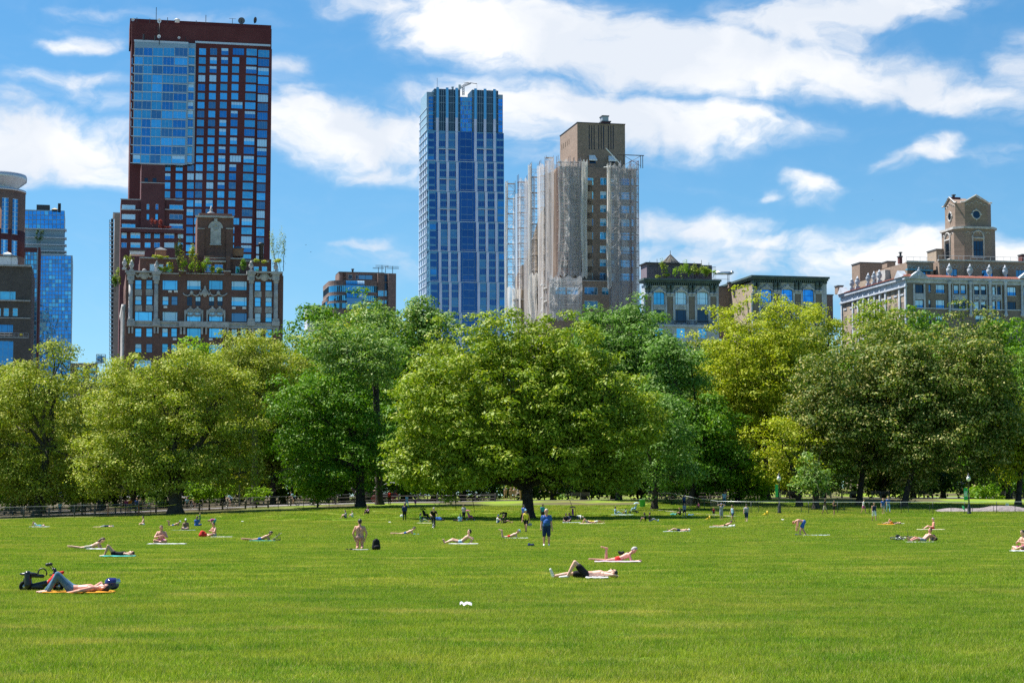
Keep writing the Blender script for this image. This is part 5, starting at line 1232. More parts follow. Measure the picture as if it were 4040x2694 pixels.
for i, (px_, w_, h_, kd, lb) in enumerate(((2683,4.2,3.0,'bright','large bright bush behind the roof fence'),(2748,3,2.6,'elm','bush below the capped chimney on the corniced roof'),(2782,3.2,2.2,'elm','olive bush right of the capped chimney'),(2806,3.0,1.8,'bright','bright low bush at the right end of the roof fence'),(2628,2.2,3.6,'elm','straggly vine climbing the framed lantern'),(2612,3,.9,'elm','low planter shrub left on the corniced roof'))): planter(lb, px_, 1097, 433, w_, h_, kd, 50+i)

# ---- long pale apartment house with red tile edge and octagonal tower
cr = (3240, 740, 2.904)
b = Bldg('apartment_building', 'long tan brick apartment house with pale terracotta trim, red tile eaves and urns', 3240+985/2.904, 740+1045/2.904, 430, cr, seed=14)
PR = [('dark', 2), (('dark', .45), 3), ('mid', 2), (('mid', .6), 2), ('pale', 1.5), ('deep', 1)]
rr = [(1112,1208),(1287,1386),(1467,1560)]
ops = (W([(1078,1173)], rr, 2, 1, 'black', PR)+W([(1230,1257)], rr, 1, 1, 'black', PR)+W([(1315,1415)], rr, (.25,.75), 1, 'black', PR)+W([(1520,1578),(1600,1657)], [(1120,1215),(1292,1388)], 1, 2, 'black', PR)
  +W([(1755,1812),(1832,1888)], [(1128,1225),(1298,1393)], 1, 2, 'black', PR)+W([(1963,1998),(2018,2055)], [(1135,1230),(1303,1398)], 1, 2, 'black', PR)+W([(2135,2232)], [(1140,1238),(1308,1402)], (.25,.75), 1, 'black', PR)+W([(2300,2345),(2400,2480)], [(1142,1240),(1310,1404)], 2, 1, 'black', PR)
  +W([(1768,1892),(1975,2060)], [(1465,1560)], 2, 1, 'black', PR))
sx = [1.6, 5.2, 8.5, 12.2, 15.0, 18.4, 21.8, 25.2, 28.4, 31.2, 35.0]
topz = b.uz(985, 1100)[1]
sops = [(a, a+1.5, z-2.0, z, 1, 2, 'black', g) for a in sx for z, g in ((topz-.4, 'dark'), (topz-3.9, 'mid'), (topz-7.4, 'dark'))]
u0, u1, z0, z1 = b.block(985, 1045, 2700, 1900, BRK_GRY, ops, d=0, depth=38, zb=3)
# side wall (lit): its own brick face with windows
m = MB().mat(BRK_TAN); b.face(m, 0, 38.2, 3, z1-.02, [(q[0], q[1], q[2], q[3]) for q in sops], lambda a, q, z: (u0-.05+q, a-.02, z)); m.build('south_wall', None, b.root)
for q in sops: b.put(q[1]-q[0], q[3]-q[2], (u0+.10, q[1]-.02, q[2]), -math.pi/2, 1, 2, 'white', q[7])
m = MB().mat(STONEB)
b.slab(m, 980, 1040, 2700, 1068, 0, .7); b.slab(m, 985, 1068, 2700, 1110, 0, .15)
for x in (1058, 1178): b.slab(m, x, 1105, x+18, 1460, 0, .2)
b.slab(m, 1076, 1212, 1178, 1280, 0, .1)
for x in (1470, 1710, 1932, 2110, 2300, 2500):
    u_, zt = b.uz(x, 1075, .4); zb_ = b.uz(x, 1460, .4)[1]; m.lathe((u_, -.35, zb_), [(.1,-.5),(.5,-.1),(.42,.2),(.3,.4),(.28,zt-zb_-.8),(.45,zt-zb_-.3),(.5,zt-zb_)], 10)
for (a, c_) in ((1510,1665),(1746,1896),(1955,2063)):
    b.slab(m, a-8, 1105, a, 1410, 0, .2); b.slab(m, c_, 1105, c_+8, 1410, 0, .2); b.slab(m, a, 1228, c_, 1284, 0, .1); mid_ = (a+c_)/2; b.slab(m, mid_-6, 1110, mid_+6, 1410, 0, .15); b.slab(m, a-8, 1396, c_+8, 1408, 0, .4)
    for q in (.27, .73):
        u_, z_ = b.uz(a+(c_-a)*q, 1275, .15); rr_ = (b.uz(c_, 1275)[0]-b.uz(a, 1275)[0])*.2; m.torus((u_, -.15, z_), rr_, .1, 'y', 18, 4)
b.slab(m, 985, 1390, 2700, 1402, 0, .22)
for (a, c_, y_) in ((1315,1415,1210),(1230,1257,1188),(2135,2232,1240),(1315,1415,1388)): b.slab(m, a-4, y_, c_+4, y_+7, 0, .3)
# side trim
m.box(u0-.55, u0-.05, -.5, 38.5, z1-2.2, z1-1.9); m.box(u0-.75, u0-.05, -.6, 38.5, z1-.6, z1); m.box(u0-.2, u0-.05, 0, 38, z1-1.9, z1-.6)
for yy in (-.1, 3.2, 11, 14.2, 17.3, 20.6, 24, 27.2, 30.4, 37.4): m.box(u0-.35, u0-.05, yy, yy+.7, 20, z1-.6)
for yy in sx: m.box(u0-.2, u0-.05, yy-.15, yy+1.65, topz-2.4, topz-2.05)
m.build('terracotta_trim', None, b.root)
TILE = plain('red_roof_tile', (.26,.085,.06), .7, vary=.25, scale=4)
m = MB().mat(TILE); ua, za = b.uz(985, 1040, .7); 
m.add([(u0-.9,-.8,z1),(u1,-.8,z1),(u1,.6,z1+.55),(u0+.5,.6,z1+.55),(u0-.9,38.5,z1),(u0+.5,38.5,z1+.55),(u1,.6,z1),(u0+.5,38.5,z1)], [(0,1,2,3),(4,0,3,5),(3,2,6),(5,3,7)])
for i in range(150): x = u0-.6+i*.32; m.tube([(x,-.85,z1+.04),(x+.0,.55,z1+.6)], .07, 5)
for i in range(110): y = -.5+i*.35; m.tube([(u0-.92,y,z1+.04),(u0+.5,y,z1+.6)], .07, 5)
m.build('tile_eaves', None, b.root)
m = MB().mat(STONEB)
for x in (1120, 2380):
    u_, z_ = b.uz(x, 1045, .8); m.fprism([(u_-2.2, z_), (u_+2.2, z_), (u_+2.2, z_+.3), (u_+.3, z_+1.7), (u_-.3, z_+1.7), (u_-2.2, z_+.3)], -1.0, .4); m.ell((u_, -1.05, z_+.75), (.5,.2,.5), 8, 6)
for yy in (2.5, 36.5): m.add([(u0-1.1,yy-1.8,z1),(u0-1.1,yy+1.8,z1),(u0-1.1,yy,z1+1.6),(u0+.6,yy-1.8,z1),(u0+.6,yy+1.8,z1),(u0+.6,yy,z1+1.6)], [(0,2,1),(3,4,5),(0,3,5,2),(1,2,5,4)])
m.build('pediment', None, b.root)
# setback storey
PS = [('dark', 3), ('deep', 2), ('mid', 1)]
def upper(x0_, y0_, x1_, d, depth, ops, yb=1060): 
    q = b.block(x0_, y0_, x1_, yb, BRK_CUR, ops, d=d, depth=depth, name='setback_storey')
    m = MB().mat(STONE); m.box(q[0]-.2, q[1]+.2, -d-.25, -d+.5, q[3]-.02, q[3]+.3)
    n = int((q[1]-q[0])/1.05)
    for i in range(n): m.torus((q[0]+.55+i*1.05, -d-.02, q[3]-1.2), .42, .07, 'y', 12, 4)
    m.build('corbel_table', None, b.root); m = MB().mat(GREYM); zz_ = q[3]+.3
    for i in range(int((q[1]-q[0])/1.6)+1): m.tube([(q[0]+i*1.6,-d+.3,zz_),(q[0]+i*1.6,-d+.3,zz_+.9)], .035, 4)
    m.tube([(q[0],-d+.3,zz_+.9),(q[1],-d+.3,zz_+.9)], .04, 4); m.build('roof_railing', None, b.root); return q
upper(985, 858, 1285, -4.5, 18, W([(1060,1098),(1115,1200),(1215,1252)], [(955,1030)], 2, 1, 'black', PS))
upper(1352, 842, 1640, -3, 17, W([(1432,1560)], [(932,1020)], 3, 1, 'black', PS)); 
upper(1640, 858, 2700, -4.0, 18, W([(1842,1968),(2232,2340)], [(945,1040)], 3, 1, 'black', PS)+W([(1700,1728),(2110,2140)], [(960,1030)], 1, 1, 'black', PS))
m = MB().mat(plain('blue_awning', (.06,.22,.32), .7)); b.slab(m, 990, 930, 1148, 946, -4.4, -3.2); b.slab(m, 1148, 940, 1278, 956, -4.4, -3.2); m.build('awning', None, b.root)
m = MB().mat(BRK_TAN)
zt = b.uz(985, 858, -4.5)[1]
m.box(u0+.6+2.6, u0+12, 8, 22, z1-1, zt-.4); m.box(u0+1.6, u0+12, 22, 34, z1-1, zt-1.4); m.build('side_penthouse', None, b.root)
m = MB().mat(STONE)
for i in range(9): m.torus((u0+3.15, 8.8+i*1.5, zt-2.0), .5, .07, 'x', 12, 4)
m.box(u0+3.0, u0+12, 7.8, 22.2, zt-.4, zt-.1); m.build('corbel_table', None, b.root)
m = MB().mat(STONE); q = b.rect(670, 1000, 860, 1060, -3); m.box(u0+.9, u0+3, 14, 19, z1+.5, z1+3.2); m.build('loggia', None, b.root)
b.finish()
for i, (x, y, lb) in enumerate(((1470,1045,'left of the front row'),(1707,1050,'second in the front row'),(1928,1056,'third in the front row, under the tower'),(2108,1062,'rightmost in the front row'))): urn('white urn on the tile eaves, '+lb, P(3240+x/2.904, 740+y/2.904, 433+i*1.7), 1.25, 'urns on the tile eaves', STONEB)
for i, yy in enumerate((14.5, 17.6, 21, 27.5, 31)): p_ = b.root.matrix_basis @ Vector((0,0,0)) if False else Vector((b.X0-math.sin(TH)*yy-.4*math.cos(TH), b.Y0+math.cos(TH)*yy, z1+.3)); urn(['white urn on the lit side eaves, nearest the pediment','white urn on the lit side eaves, second from the corner','white urn on the lit side eaves, middle one','white urn on the lit side eaves, fourth from the corner','white urn on the lit side eaves, farthest away'][i], p_, 1.1, 'urns on the tile eaves', STONEB)
urn('small urn on top of the front pediment', P(3240+1120/2.904, 740+995/2.904, 431), .6, 'urns on the tile eaves', STONEB)
# octagonal tower
def octa(cx_, cy_, hw_, ch): return [(cx_-hw_+ch,cy_-hw_),(cx_+hw_-ch,cy_-hw_),(cx_+hw_,cy_-hw_+ch),(cx_+hw_,cy_+hw_-ch),(cx_+hw_-ch,cy_+hw_),(cx_-hw_+ch,cy_+hw_),(cx_-hw_,cy_+hw_-ch),(cx_-hw_,cy_-hw_+ch)]
YT = 449; k = pxm(YT)/1.0
pc = P(3240+1690/2.904, 740+850/2.904, YT); tw = empty('water_tower', (pc.x, pc.y, pc.z-4), TH, 'octagonal tan brick tower with round oculus and gabled top above the long apartment house', 'tower')
S = 2.904*pxm(YT); h1 = (850-480)/S+4; hw1 = 5.0; h2 = (850-200)/S+4; hw2 = 4.35
MB().mat(BRK_CUR).prism(octa(0,0,hw1,1.7), 0, h1).build('lower_stage', None, tw); MB().mat(BRK_CUR).prism(octa(0,0,hw2,1.6), h1, h2).build('upper_stage', None, tw)
m = MB().mat(STONE); m.prism(octa(0,0,hw1+.35,1.8), h1-.45, h1+.05)
m.build('cornice', None, tw)
m = MB().mat(BRK_CUR)
for (rot) in (0, math.pi/2, math.pi, -math.pi/2):
    c_, s_ = math.cos(rot), math.sin(rot)
    tr = lambda x, y, z: (x*c_-y*s_, x*s_+y*c_, z)
    w2 = hw2-1.5; gv = [tr(-w2,-hw2,h2), tr(w2,-hw2,h2), tr(0,-hw2,h2+1.6), tr(-w2,-hw2+3.9,h2), tr(w2,-hw2+3.9,h2), tr(0,-hw2+3.9,h2+1.6)]
    m.add(gv, [(0,1,2),(5,4,3),(0,2,5,3),(1,4,5,2)])
m.build('gable', None, tw)
m = MB().mat(STONE)
for rot in (0, -math.pi/2):
    c_, s_ = math.cos(rot), math.sin(rot); tr = lambda x, y, z: (x*c_-y*s_, x*s_+y*c_, z)
    w2 = hw2-1.35; m.tube([tr(-w2-.8,-hw2-.12,h2+.1), tr(-w2,-hw2-.12,h2+.1), tr(0,-hw2-.12,h2+1.8), tr(w2,-hw2-.12,h2+.1), tr(w2+.8,-hw2-.12,h2+.1)], .2, 5)
    zo = h1+ (h2-h1)*.52
    pts = [tr(1.0*math.cos(t_), -hw2-.05, zo+1.0*math.sin(t_)) for t_ in np.linspace(0, 2*math.pi, 25)]; m.tube(pts, .17, 6, False)
    for t_ in (0, math.pi/2, math.pi, -math.pi/2): p_ = tr(1.15*math.cos(t_), -hw2-.08, zo+1.15*math.sin(t_)); m.ell(p_, (.25,.2,.25), 6, 4)
    for i in range(5):
        pts = [tr(-2.1+i*1.05+.4*math.cos(t_), -hw2-.03, h2-.7+.4*math.sin(t_)+(.7-abs(i-2)*.35)) for t_ in np.linspace(0, math.pi, 9)]; m.tube(pts, .08, 4)
        pts = [tr(-2.4+i*1.2+.45*math.cos(t_), -hw1-.03, h1-1.6+.45*math.sin(t_)) for t_ in np.linspace(0, math.pi, 9)]; m.tube(pts, .08, 4)
    zb_ = 4.3; zt_ = 4.3+(830-640)/S
    pts = [tr(-1.35,-hw1-.08,zb_)]+[tr(1.35*math.cos(t_), -hw1-.08, zt_+1.0+1.35*math.sin(t_)) for t_ in np.linspace(math.pi, 0, 13)]+[tr(1.35,-hw1-.08,zb_)]; m.tube(pts, .2, 6)
    m.tube([tr(-1.35,-hw1-.1,zt_+.7), tr(1.35,-hw1-.1,zt_+.7)], .22, 5); m.tube([tr(-1.7,-hw1-.1,zb_), tr(1.7,-hw1-.1,zb_)], .2, 5)
m.build('stone_trim', None, tw)
for rot in (0, -math.pi/2):
    c_, s_ = math.cos(rot), math.sin(rot); tr = lambda x, y, z: (x*c_-y*s_, x*s_+y*c_, z)
    m = MB().mat(GL['dark']); m.add([tr(.92*math.cos(t_), -hw2-.03, h1+(h2-h1)*.52+.92*math.sin(t_)) for t_ in np.linspace(0, 2*math.pi, 20, endpoint=False)], [tuple(range(20))]); m.build('oculus', None, tw)
    m = MB().mat(GL['dark']); m.add([tr(-1.15,-hw1-.04,4.35), tr(1.15,-hw1-.04,4.35), tr(1.15,-hw1-.04,4.3+190/S), tr(-1.15,-hw1-.04,4.3+190/S)], [(0,1,2,3)]); m.mat(FR['black'])
    for q in (-.4, .4): m.tube([tr(q,-hw1-.08,4.35), tr(q,-hw1-.08,4.3+190/S)], .05, 4)
    m.tube([tr(-1.1,-hw1-.08,6), tr(1.1,-hw1-.08,6)], .05, 4); m.build('window', None, tw)
m = MB().mat(BRK_RED); m.box(-hw2+.2, -hw2+2.4, -.5, 2, h2, h2+1.8); m.build('stack', None, tw)
boxthing('chimney', 'dark cowl on the tower top', 'chimney', 3240+1512/2.904, 740+92/2.904, 3240+1534/2.904, 740+133/2.904, 449, .5, BLACKM)
boxthing('roof_hut', 'tan brick lean-to at the left foot of the octagonal tower', 'roof hut', 3240+1320/2.904, 740+712/2.904, 3240+1450/2.904, 740+850/2.904, 450, 5, BRK_TAN)
boxthing('chimney', 'thin brick chimney with dark cowl on the long apartment roof', 'chimney', 3240+896/2.904, 740+795/2.904, 3240+932/2.904, 740+870/2.904, 446, 1, BRK_MAR)
boxthing('chimney', 'dark pot on the thin brick chimney', 'chimney', 3240+904/2.904, 740+750/2.904, 3240+922/2.904, 740+795/2.904, 446.3, .4, BLACKM)
boxthing('roof_house', 'windowless brick stair house at the far left of the long apartment roof', 'roof hut', 3240+445/2.904, 740+862/2.904, 3240+752/2.904, 740+1130/2.904, 466, 5, BRK_CUR)
boxthing('roof_house', 'small brick box beside the stair house', 'roof hut', 3240+755/2.904, 740+852/2.904, 3240+858/2.904, 740+915/2.904, 462, 3, BRK_CUR)
boxthing('chimney', 'square brown chimney left of the tile eaves', 'chimney', 3240+192/2.904, 740+1130/2.904, 3240+255/2.904, 740+1215/2.904, 468, 2, BRK_CUR)
boxthing('chimney', 'brick chimney cut by the right edge of the view', 'chimney', 4033, 1006, 4050, 1036, 452, 2, BRK_MAR)
boxthing('apartment_building', 'low brown brick house behind, right of the second cornice', 'building', 3250, 1164, 3290, 1300, 475, 10, BRK_CUR)

# ---- small building with rounded brick bands
s4 = 4.612; cr = (1200, 960, s4)
b = Bldg('apartment_building', 'small brown brick block with rounded corners, ribbon windows and greenhouse bay', 1200+560/s4, 960+675/s4, 520, cr, seed=15)
BR4 = brick('umber_brick', (.19,.13,.11), (.23,.16,.135), (.13,.10,.09)); G2 = ['teal', 'mid']
def rounded(x0_, y0_, x1_, y1_, d, depth, mat, name, r=3.2, off=0, rr_=None):
    u0, u1, z0, z1 = b.rect(x0_, y0_, x1_, y1_, d); r = min(r, (u1-u0)/2)
    pl = [(u0-off, -d+depth), (u0-off, -d+r)]+[(u0-off+r-r*math.cos(t_), -d+r-r*math.sin(t_)) for t_ in np.linspace(0, math.pi/2, 9)]
    if rr_: pl += [(u1-rr_+rr_*math.sin(t_), -d+rr_-rr_*math.cos(t_)) for t_ in np.linspace(0, math.pi/2, 7)]+[(u1, -d+depth)]
    else: pl += [(u1, -d), (u1, -d+depth)]
    m = MB().mat(mat); m.prism(pl[::-1][::-1], z0, z1); return m.build(name, None, b.root)
levels = [(675,768,BR4,0),(768,885,None,.25),(885,945,BR4,0),(945,1042,None,.25),(1042,1085,BR4,0),(1085,1180,None,.25),(1180,1500,BR4,0)]
for (ya, yb, mt, ins) in levels:
    g_ = mt or GL['teal']
    rounded(470, ya, 1345, yb, -ins, 16-ins, g_, 'brick_band' if mt else 'ribbon_window', 4, 0, 1.2 if True else None)
    rounded(400, ya+ (110 if ya > 800 else 200), 700, yb+110, -4.5-ins, 10-ins, g_, 'brick_band' if mt else 'ribbon_window', 3) if ya >= 885 else None
    if mt: 
        m = MB().mat(STONE); 
        o = rounded(466, yb-5, 1348, yb, .12, 16, STONE, 'sill', 4, 0, 1.2)
m = MB().mat(FR['black'])
for x in (560,598,636,674,712,1128,1165,1203,1240,1278,1310):
    for (ya, yb) in ((768,885),(945,1042)): b.slab(m, x, ya, x+4, yb, -.25, .02)
m.build('mullion', None, b.root)
ops = W([(803,878),(938,985)], [(570,655)], 1, 1, 'white', 'dark')+W([(990,1245)], [(575,660)], 2, 1, 'black', 'deep')
b.block(700, 535, 1462, 690, BR4, ops, d=-3, depth=12, name='top_storey'); rounded(632, 532, 760, 690, -3, 8, BR4, 'rounded_corner', 5)
m = MB().mat(ROOFM); b.slab(m, 632, 524, 1462, 534, -10, -2.8); m.build('coping', None, b.root)
b.block(1340, 545, 1532, 1400, BR4, W([(1345,1450),(1462,1525)], [(855,965),(1030,1100)], 3, 1, 'white', 'teal')+W([(1462,1526)], [(720,850),(575,700)], 1, 1, 'black', 'dark'), d=-1.5, depth=12, name='right_wing')
b.block(1532, 548, 1672, 1400, BR4, [], d=0, depth=12, name='end_slab')
m = MB().mat(GL['sky'])
for (xa, xb, ya, yb, dp, mt) in ((762,1100,760,865,.9,'mid'),(775,1118,990,1200,1.2,'deep')): m.mat(GL[mt]); b.slab(m, xa, ya, xb, yb, -.2, dp)
for (xa, xb, y0_, y1_, dp) in ((762,1100,675,745,.9),(775,1118,872,990,1.6)):
    ps = b.rect(xa, y0_, xb, y1_, dp); n = 8; 
    for i in range(n):
        m.mat(GL['pale'] if i > n//2 else GL['sky']); xa_ = ps[0]+(ps[1]-ps[0])*i/n; xb_ = ps[0]+(ps[1]-ps[0])*(i+.93)/n
        for j in range(4):
            t0_, t1_ = math.pi/2*j/4, math.pi/2*(j+.95)/4
            y_ = lambda t_: -dp*math.sin(t_)-.0; z_ = lambda t_: ps[2]+(ps[3]-ps[2])*math.cos(t_)
            m.quad((xa_, y_(t0_)-.1, z_(t0_)), (xb_, y_(t0_)-.1, z_(t0_)), (xb_, y_(t1_)-.1, z_(t1_)), (xa_, y_(t1_)-.1, z_(t1_)))
m.build('greenhouse_bay', None, b.root)
b.finish()
boxthing('chimney', 'square vent on the small rounded building', 'chimney', 1389, 1064, 1395, 1074, 526, .8, BLACKM)
antenna('comb aerial, leftmost on the small rounded building', 1493, 1055, 1075, 524, 2, 3.0, .08); antenna('comb aerial, tall one in the middle of the small rounded building', 1507, 1046, 1076, 524, 2, 3.4, .08); antenna('bent pole aerial on the small rounded building', 1521, 1051, 1076, 524, 0, 1, .08); antenna('comb aerial, rightmost with three bars on the small rounded building', 1549, 1050, 1077, 524, 3, 3.2, .08)
boxthing('apartment_building', 'little pale blue grey block peeping over the trees', 'building', 1213, 1207, 1270, 1300, 540, 8, plain('pale_blue_render', (.45,.5,.56), .8))

# ---- left edge: dark office block, round brick tower, glass buildings
s1 = 1.568; cr = (0, 640, s1)
b = Bldg('apartment_building', 'grey brown brick block cut by the left edge, a hanging work cradle on its face', -80, 640+640/s1, 430, cr, seed=16)
b.block(-130, 640, 185, 1900, brick('dark_umber_brick', (.085,.072,.065), (.115,.095,.085), (.10,.09,.085)), W([(-60,97)], [(798,850)], (.4,.75,.9), 1, 'blue', 'teal')+W([(-30,5),(22,55),(78,110)], [(902,952)], 1, 2, 'white', 'teal')+W([(-60,82)], [(1003,1052)], 4, 1, 'black', 'mid')+W([(-80,82)], [(1103,1255)], 5, 3, 'blue', [('mid',1)])+W([(-60,97)], [(1300,1350)], 4, 1, 'blue', 'teal'), d=0, depth=26, zb=3)
m = MB().mat(STONE); b.slab(m, -130, 850, 188, 858, 0, .5); b.slab(m, -130, 632, 192, 642, 0, .7); b.slab(m, -130, 960, 188, 965, 0, .3); m.build('cornice', None, b.root); b.finish()
boxthing('roof_house', 'white penthouse box on the grey brown block', 'roof hut', -40, 1011, 64, 1050, 436, 6, WHITE)
boxthing('roof_vent', 'white conical vent on the grey brown block', 'roof vent', 14, 1001, 44, 1012, 438, 3, WHITE, 'pyr', WHITE)
r = empty('work_cradle', P(-20, 640+1085/s1, 427), TH, 'hanging window cleaning cradle with tools on the left block', 'work cradle'); MB().mat(GREYM).box(0, 7.0, -.9, 0, 0, .12).build('deck', None, r)
m = MB().mat(GREYM)
for z in (.5, 1.0): m.tube([(0,-.9,z),(7,-.9,z)], .03, 4)
for i in range(8): m.tube([(i,-.9,0),(i,-.9,1)], .03, 4)
m.build('guard_rail', None, r); m = MB().mat(BLACKM); m.tube([(3.1,-.5,0),(3.1,-.5,24)], .03, 4); m.tube([(6.0,-.5,0),(6.0,-.5,24)], .03, 4); m.build('rope', None, r)
yb_ = tag(MB().mat(plain('yellow_plastic', (.7,.5,.03), .5)).box(0,.5,0,.4,0,.4).build('bucket', None, None, P(78, 1323, 426.6)), 'yellow bucket on the hanging cradle', 'bucket')
c_ = P(-22, 900, 520); rb = empty('round_tower', (c_.x, c_.y, 3), 0, 'round red brown brick tower with flared silver crown at the left edge', 'tower'); kz = lambda y: P(0, 640+y/s1, 520).z-3
RR = (96+22)/pxm(520); m = MB().mat(brick('rust_brick', (.27,.12,.075), (.33,.16,.10), (.25,.17,.13))); m.lathe((0,0,0), [(RR,0),(RR,kz(180))], 48); m.build('wall', None, rb)
m = MB().mat(BRK_RED); m.lathe((0,0,0), [(RR+.06,kz(590)),(RR+.06,kz(432))], 48); m.build('brick_band', None, rb)
m = MB().mat(plain('silver_crown', (.5,.52,.55), .35, metal=.5)); m.lathe((0,0,0), [(RR+.15,kz(192)),(RR+.15,kz(180)),(RR*.75,kz(179)),(RR*.72,kz(165)),(RR+.25,kz(120)),(RR+.3,kz(95)),(RR+.1,kz(82)),(RR*.9,kz(82))], 48); m.build('crown', None, rb)
for a in (-1.38, -.98, -.60):
    for (ya, yb2, nm) in ((460,245,4),(590,500,2)):
        r_ = RR+.09; wd = .115; m = MB().mat(GL['deep']); 
        for i in range(6):
            t0_, t1_ = a-wd+2*wd*i/6, a-wd+2*wd*(i+1)/6; m.mat(GL[['deep','mid','pale','sky','mid','deep'][i]])
            m.quad((r_*math.cos(t0_), r_*math.sin(t0_), kz(ya)), (r_*math.cos(t1_), r_*math.sin(t1_), kz(ya)), (r_*math.cos(t1_), r_*math.sin(t1_), kz(yb2)), (r_*math.cos(t0_), r_*math.sin(t0_), kz(yb2)))
        m.mat(FR['steel'])
        for i in range(nm*2+1): z = kz(ya)+(kz(yb2)-kz(ya))*i/(nm*2); m.tube([((r_+.03)*math.cos(t_), (r_+.03)*math.sin(t_), z) for t_ in (a-wd, a, a+wd)], .07, 4)
        m.build('window', None, rb)
def curtain(name, label, px0, py0, Y, crop, x0_, y0_, x1_, y1_, nx_, ny_, pal, fr, seed, depth=20):
    b = Bldg(name, label, px0, py0, Y, crop, seed=seed); dx = (x1_-x0_)/nx_; dy = (y1_-y0_)/ny_
    ops = [(x0_+dx*i+.4, y0_+dy*j+1, x0_+dx*(i+1)-.4, y0_+dy*(j+1)-1, 1, 1, fr, pal) for j in range(ny_) for i in range(nx_)]
    b.block(x0_-1, y0_-3, x1_+1, y1_+5, FR['blue'], ops, d=0, depth=depth, zb=3); return b
b = curtain('office_building', 'narrow teal glass office building left of the blue tower', 94, 975, 480, cr, 150, 545, 228, 1300, 4, 26, [('teal',3),('mid',2),('sky',1),('deep',1)], 'blue', 17)
m = MB().mat(BRK_MAR); b.slab(m, 229, 525, 242, 1300, -10, .1); b.slab(m, 148, 528, 230, 556, -10, .05); m.build('party_wall', None, b.root); b.finish()
b = curtain('glass_tower', 'bright blue curtain wall tower at the left, stepped with planted terraces', 150, 1005, 700, cr, 243, 578, 440, 1480, 10, 37, [('azure',5),('sky',1.2),('mid',1)], 'blue', 18, 30); b.finish()
b = curtain('glass_tower', 'upper setback stage of the bright blue curtain wall tower', 96, 830, 715, cr, 152, 300, 398, 412, 10, 4, [('azure',6),('sky',1)], 'blue', 19, 24)
m = MB().mat(GL['navy']); b.slab(m, 150, 425, 400, 575, -20, -2); m.mat(GREYM)
for y in (410, 462, 505, 545, 566): b.slab(m, 150, y, 412, y+7, -3, 2)
m.build('terrace', None, b.root); m = MB().mat(BLACKM); b.slab(m, 226, 264, 308, 297, -8, -3); m.build('plant_room', None, b.root); b.finish()
boxthing('roof_hut', 'small tan cone roofed tank on the blue tower', 'roof hut', 205, 826, 226, 832, 716, 2, BLACKM, 'pyr', plain('tan_cone', (.5,.4,.25), .8)); 
for i, px_ in enumerate((231, 237)): antenna(['left','right'][i]+' one of two short dark masts on the blue tower', px_, 803, 832, 716, 0, 1, .3)
for i, (px_, py_, lb) in enumerate(((153,934,'dark shrub on the upper terrace of the blue tower'),(153,960,'dark shrub on the lower terrace of the blue tower'))): planter(lb, px_, py_, 712, 3.5, 3.0, 'dark', 70+i)
b = Bldg('apartment_building', 'low dark brick building in the gap under the balcony tower', 275, 1432, 600, cr, seed=20)
b.block(430, 1242, 600, 1700, BRK_GRY, W([(475,525),(553,598)], [(1268,1290),(1305,1325),(1335,1358)], 4, 1, 'blue', 'teal'), d=0, depth=20, zb=3)
b.finish(); r = empty('water_tank', P(380, 1432, 598), TH, 'dark steel framed tank stand above the low brick building', 'tank stand'); m = MB().mat(BLACKM)
for x in (0, 1.4, 2.7):
    for y in (0, 2): m.tube([(x,y,-1),(x,y,2.6)], .09, 4)
for z in (0, 1.2, 2.6): m.tube([(0,0,z),(2.7,0,z)], .09, 4); m.tube([(0,0,z),(2.7,0,z-1)], .06, 4)
m.build('frame', None, r); m = MB().mat(GL['deep']); m.box(.2, 2.5, .3, 1.8, .2, 2.2); m.build('tank', None, r)
# ------------------------------------------------------------------ people: one continuous skin surface each, clothes and hair as children
SKINS = {'fair': plain('fair_skin', (.62,.36,.26), .5, vary=.06), 'tan': plain('tanned_skin', (.46,.24,.15), .5, vary=.06), 'brown': plain('brown_skin', (.20,.10,.065), .5, vary=.06), 'pink': plain('sunburnt_skin', (.60,.28,.20), .5, vary=.08)}
def cloth(name, col, col2=None): return plain('cloth_'+name, col, .85, spec=.2, vary=.12, scale=14, col2=col2)
CL = {'navy': cloth('navy', (.015,.03,.09)), 'blue': cloth('blue', (.03,.10,.34)), 'black': cloth('black', (.012,.012,.015)), 'white': cloth('white', (.75,.74,.72)), 'grey': cloth('grey', (.28,.29,.31)), 'red': cloth('red', (.55,.03,.025)),
      'yellow': cloth('yellow', (.70,.60,.04)), 'pink': cloth('pink', (.60,.12,.30), (.25,.05,.20)), 'orange': cloth('orange', (.75,.25,.03)), 'teal': cloth('teal', (.05,.30,.32)), 'green': cloth('green', (.05,.22,.08)), 'jeans': cloth('denim', (.05,.12,.20), (.10,.20,.28)),
      'khaki': cloth('khaki', (.40,.36,.28)), 'purple': cloth('purple', (.10,.03,.28)), 'sky': cloth('light_blue', (.30,.48,.62)), 'pattern': cloth('spotted_pink', (.55,.34,.30), (.25,.08,.08)), 'stripe': cloth('grey_stripe', (.45,.45,.48), (.12,.12,.16)), 'flower': cloth('flowered', (.55,.55,.35), (.08,.20,.06))}
HAIR = {'dark': plain('dark_hair', (.018,.012,.010), .6), 'brown': plain('brown_hair', (.07,.035,.02), .6), 'grey': plain('grey_hair', (.42,.40,.38), .6), 'red': plain('auburn_hair', (.28,.10,.03), .6), 'blond': plain('blond_hair', (.42,.28,.12), .6)}
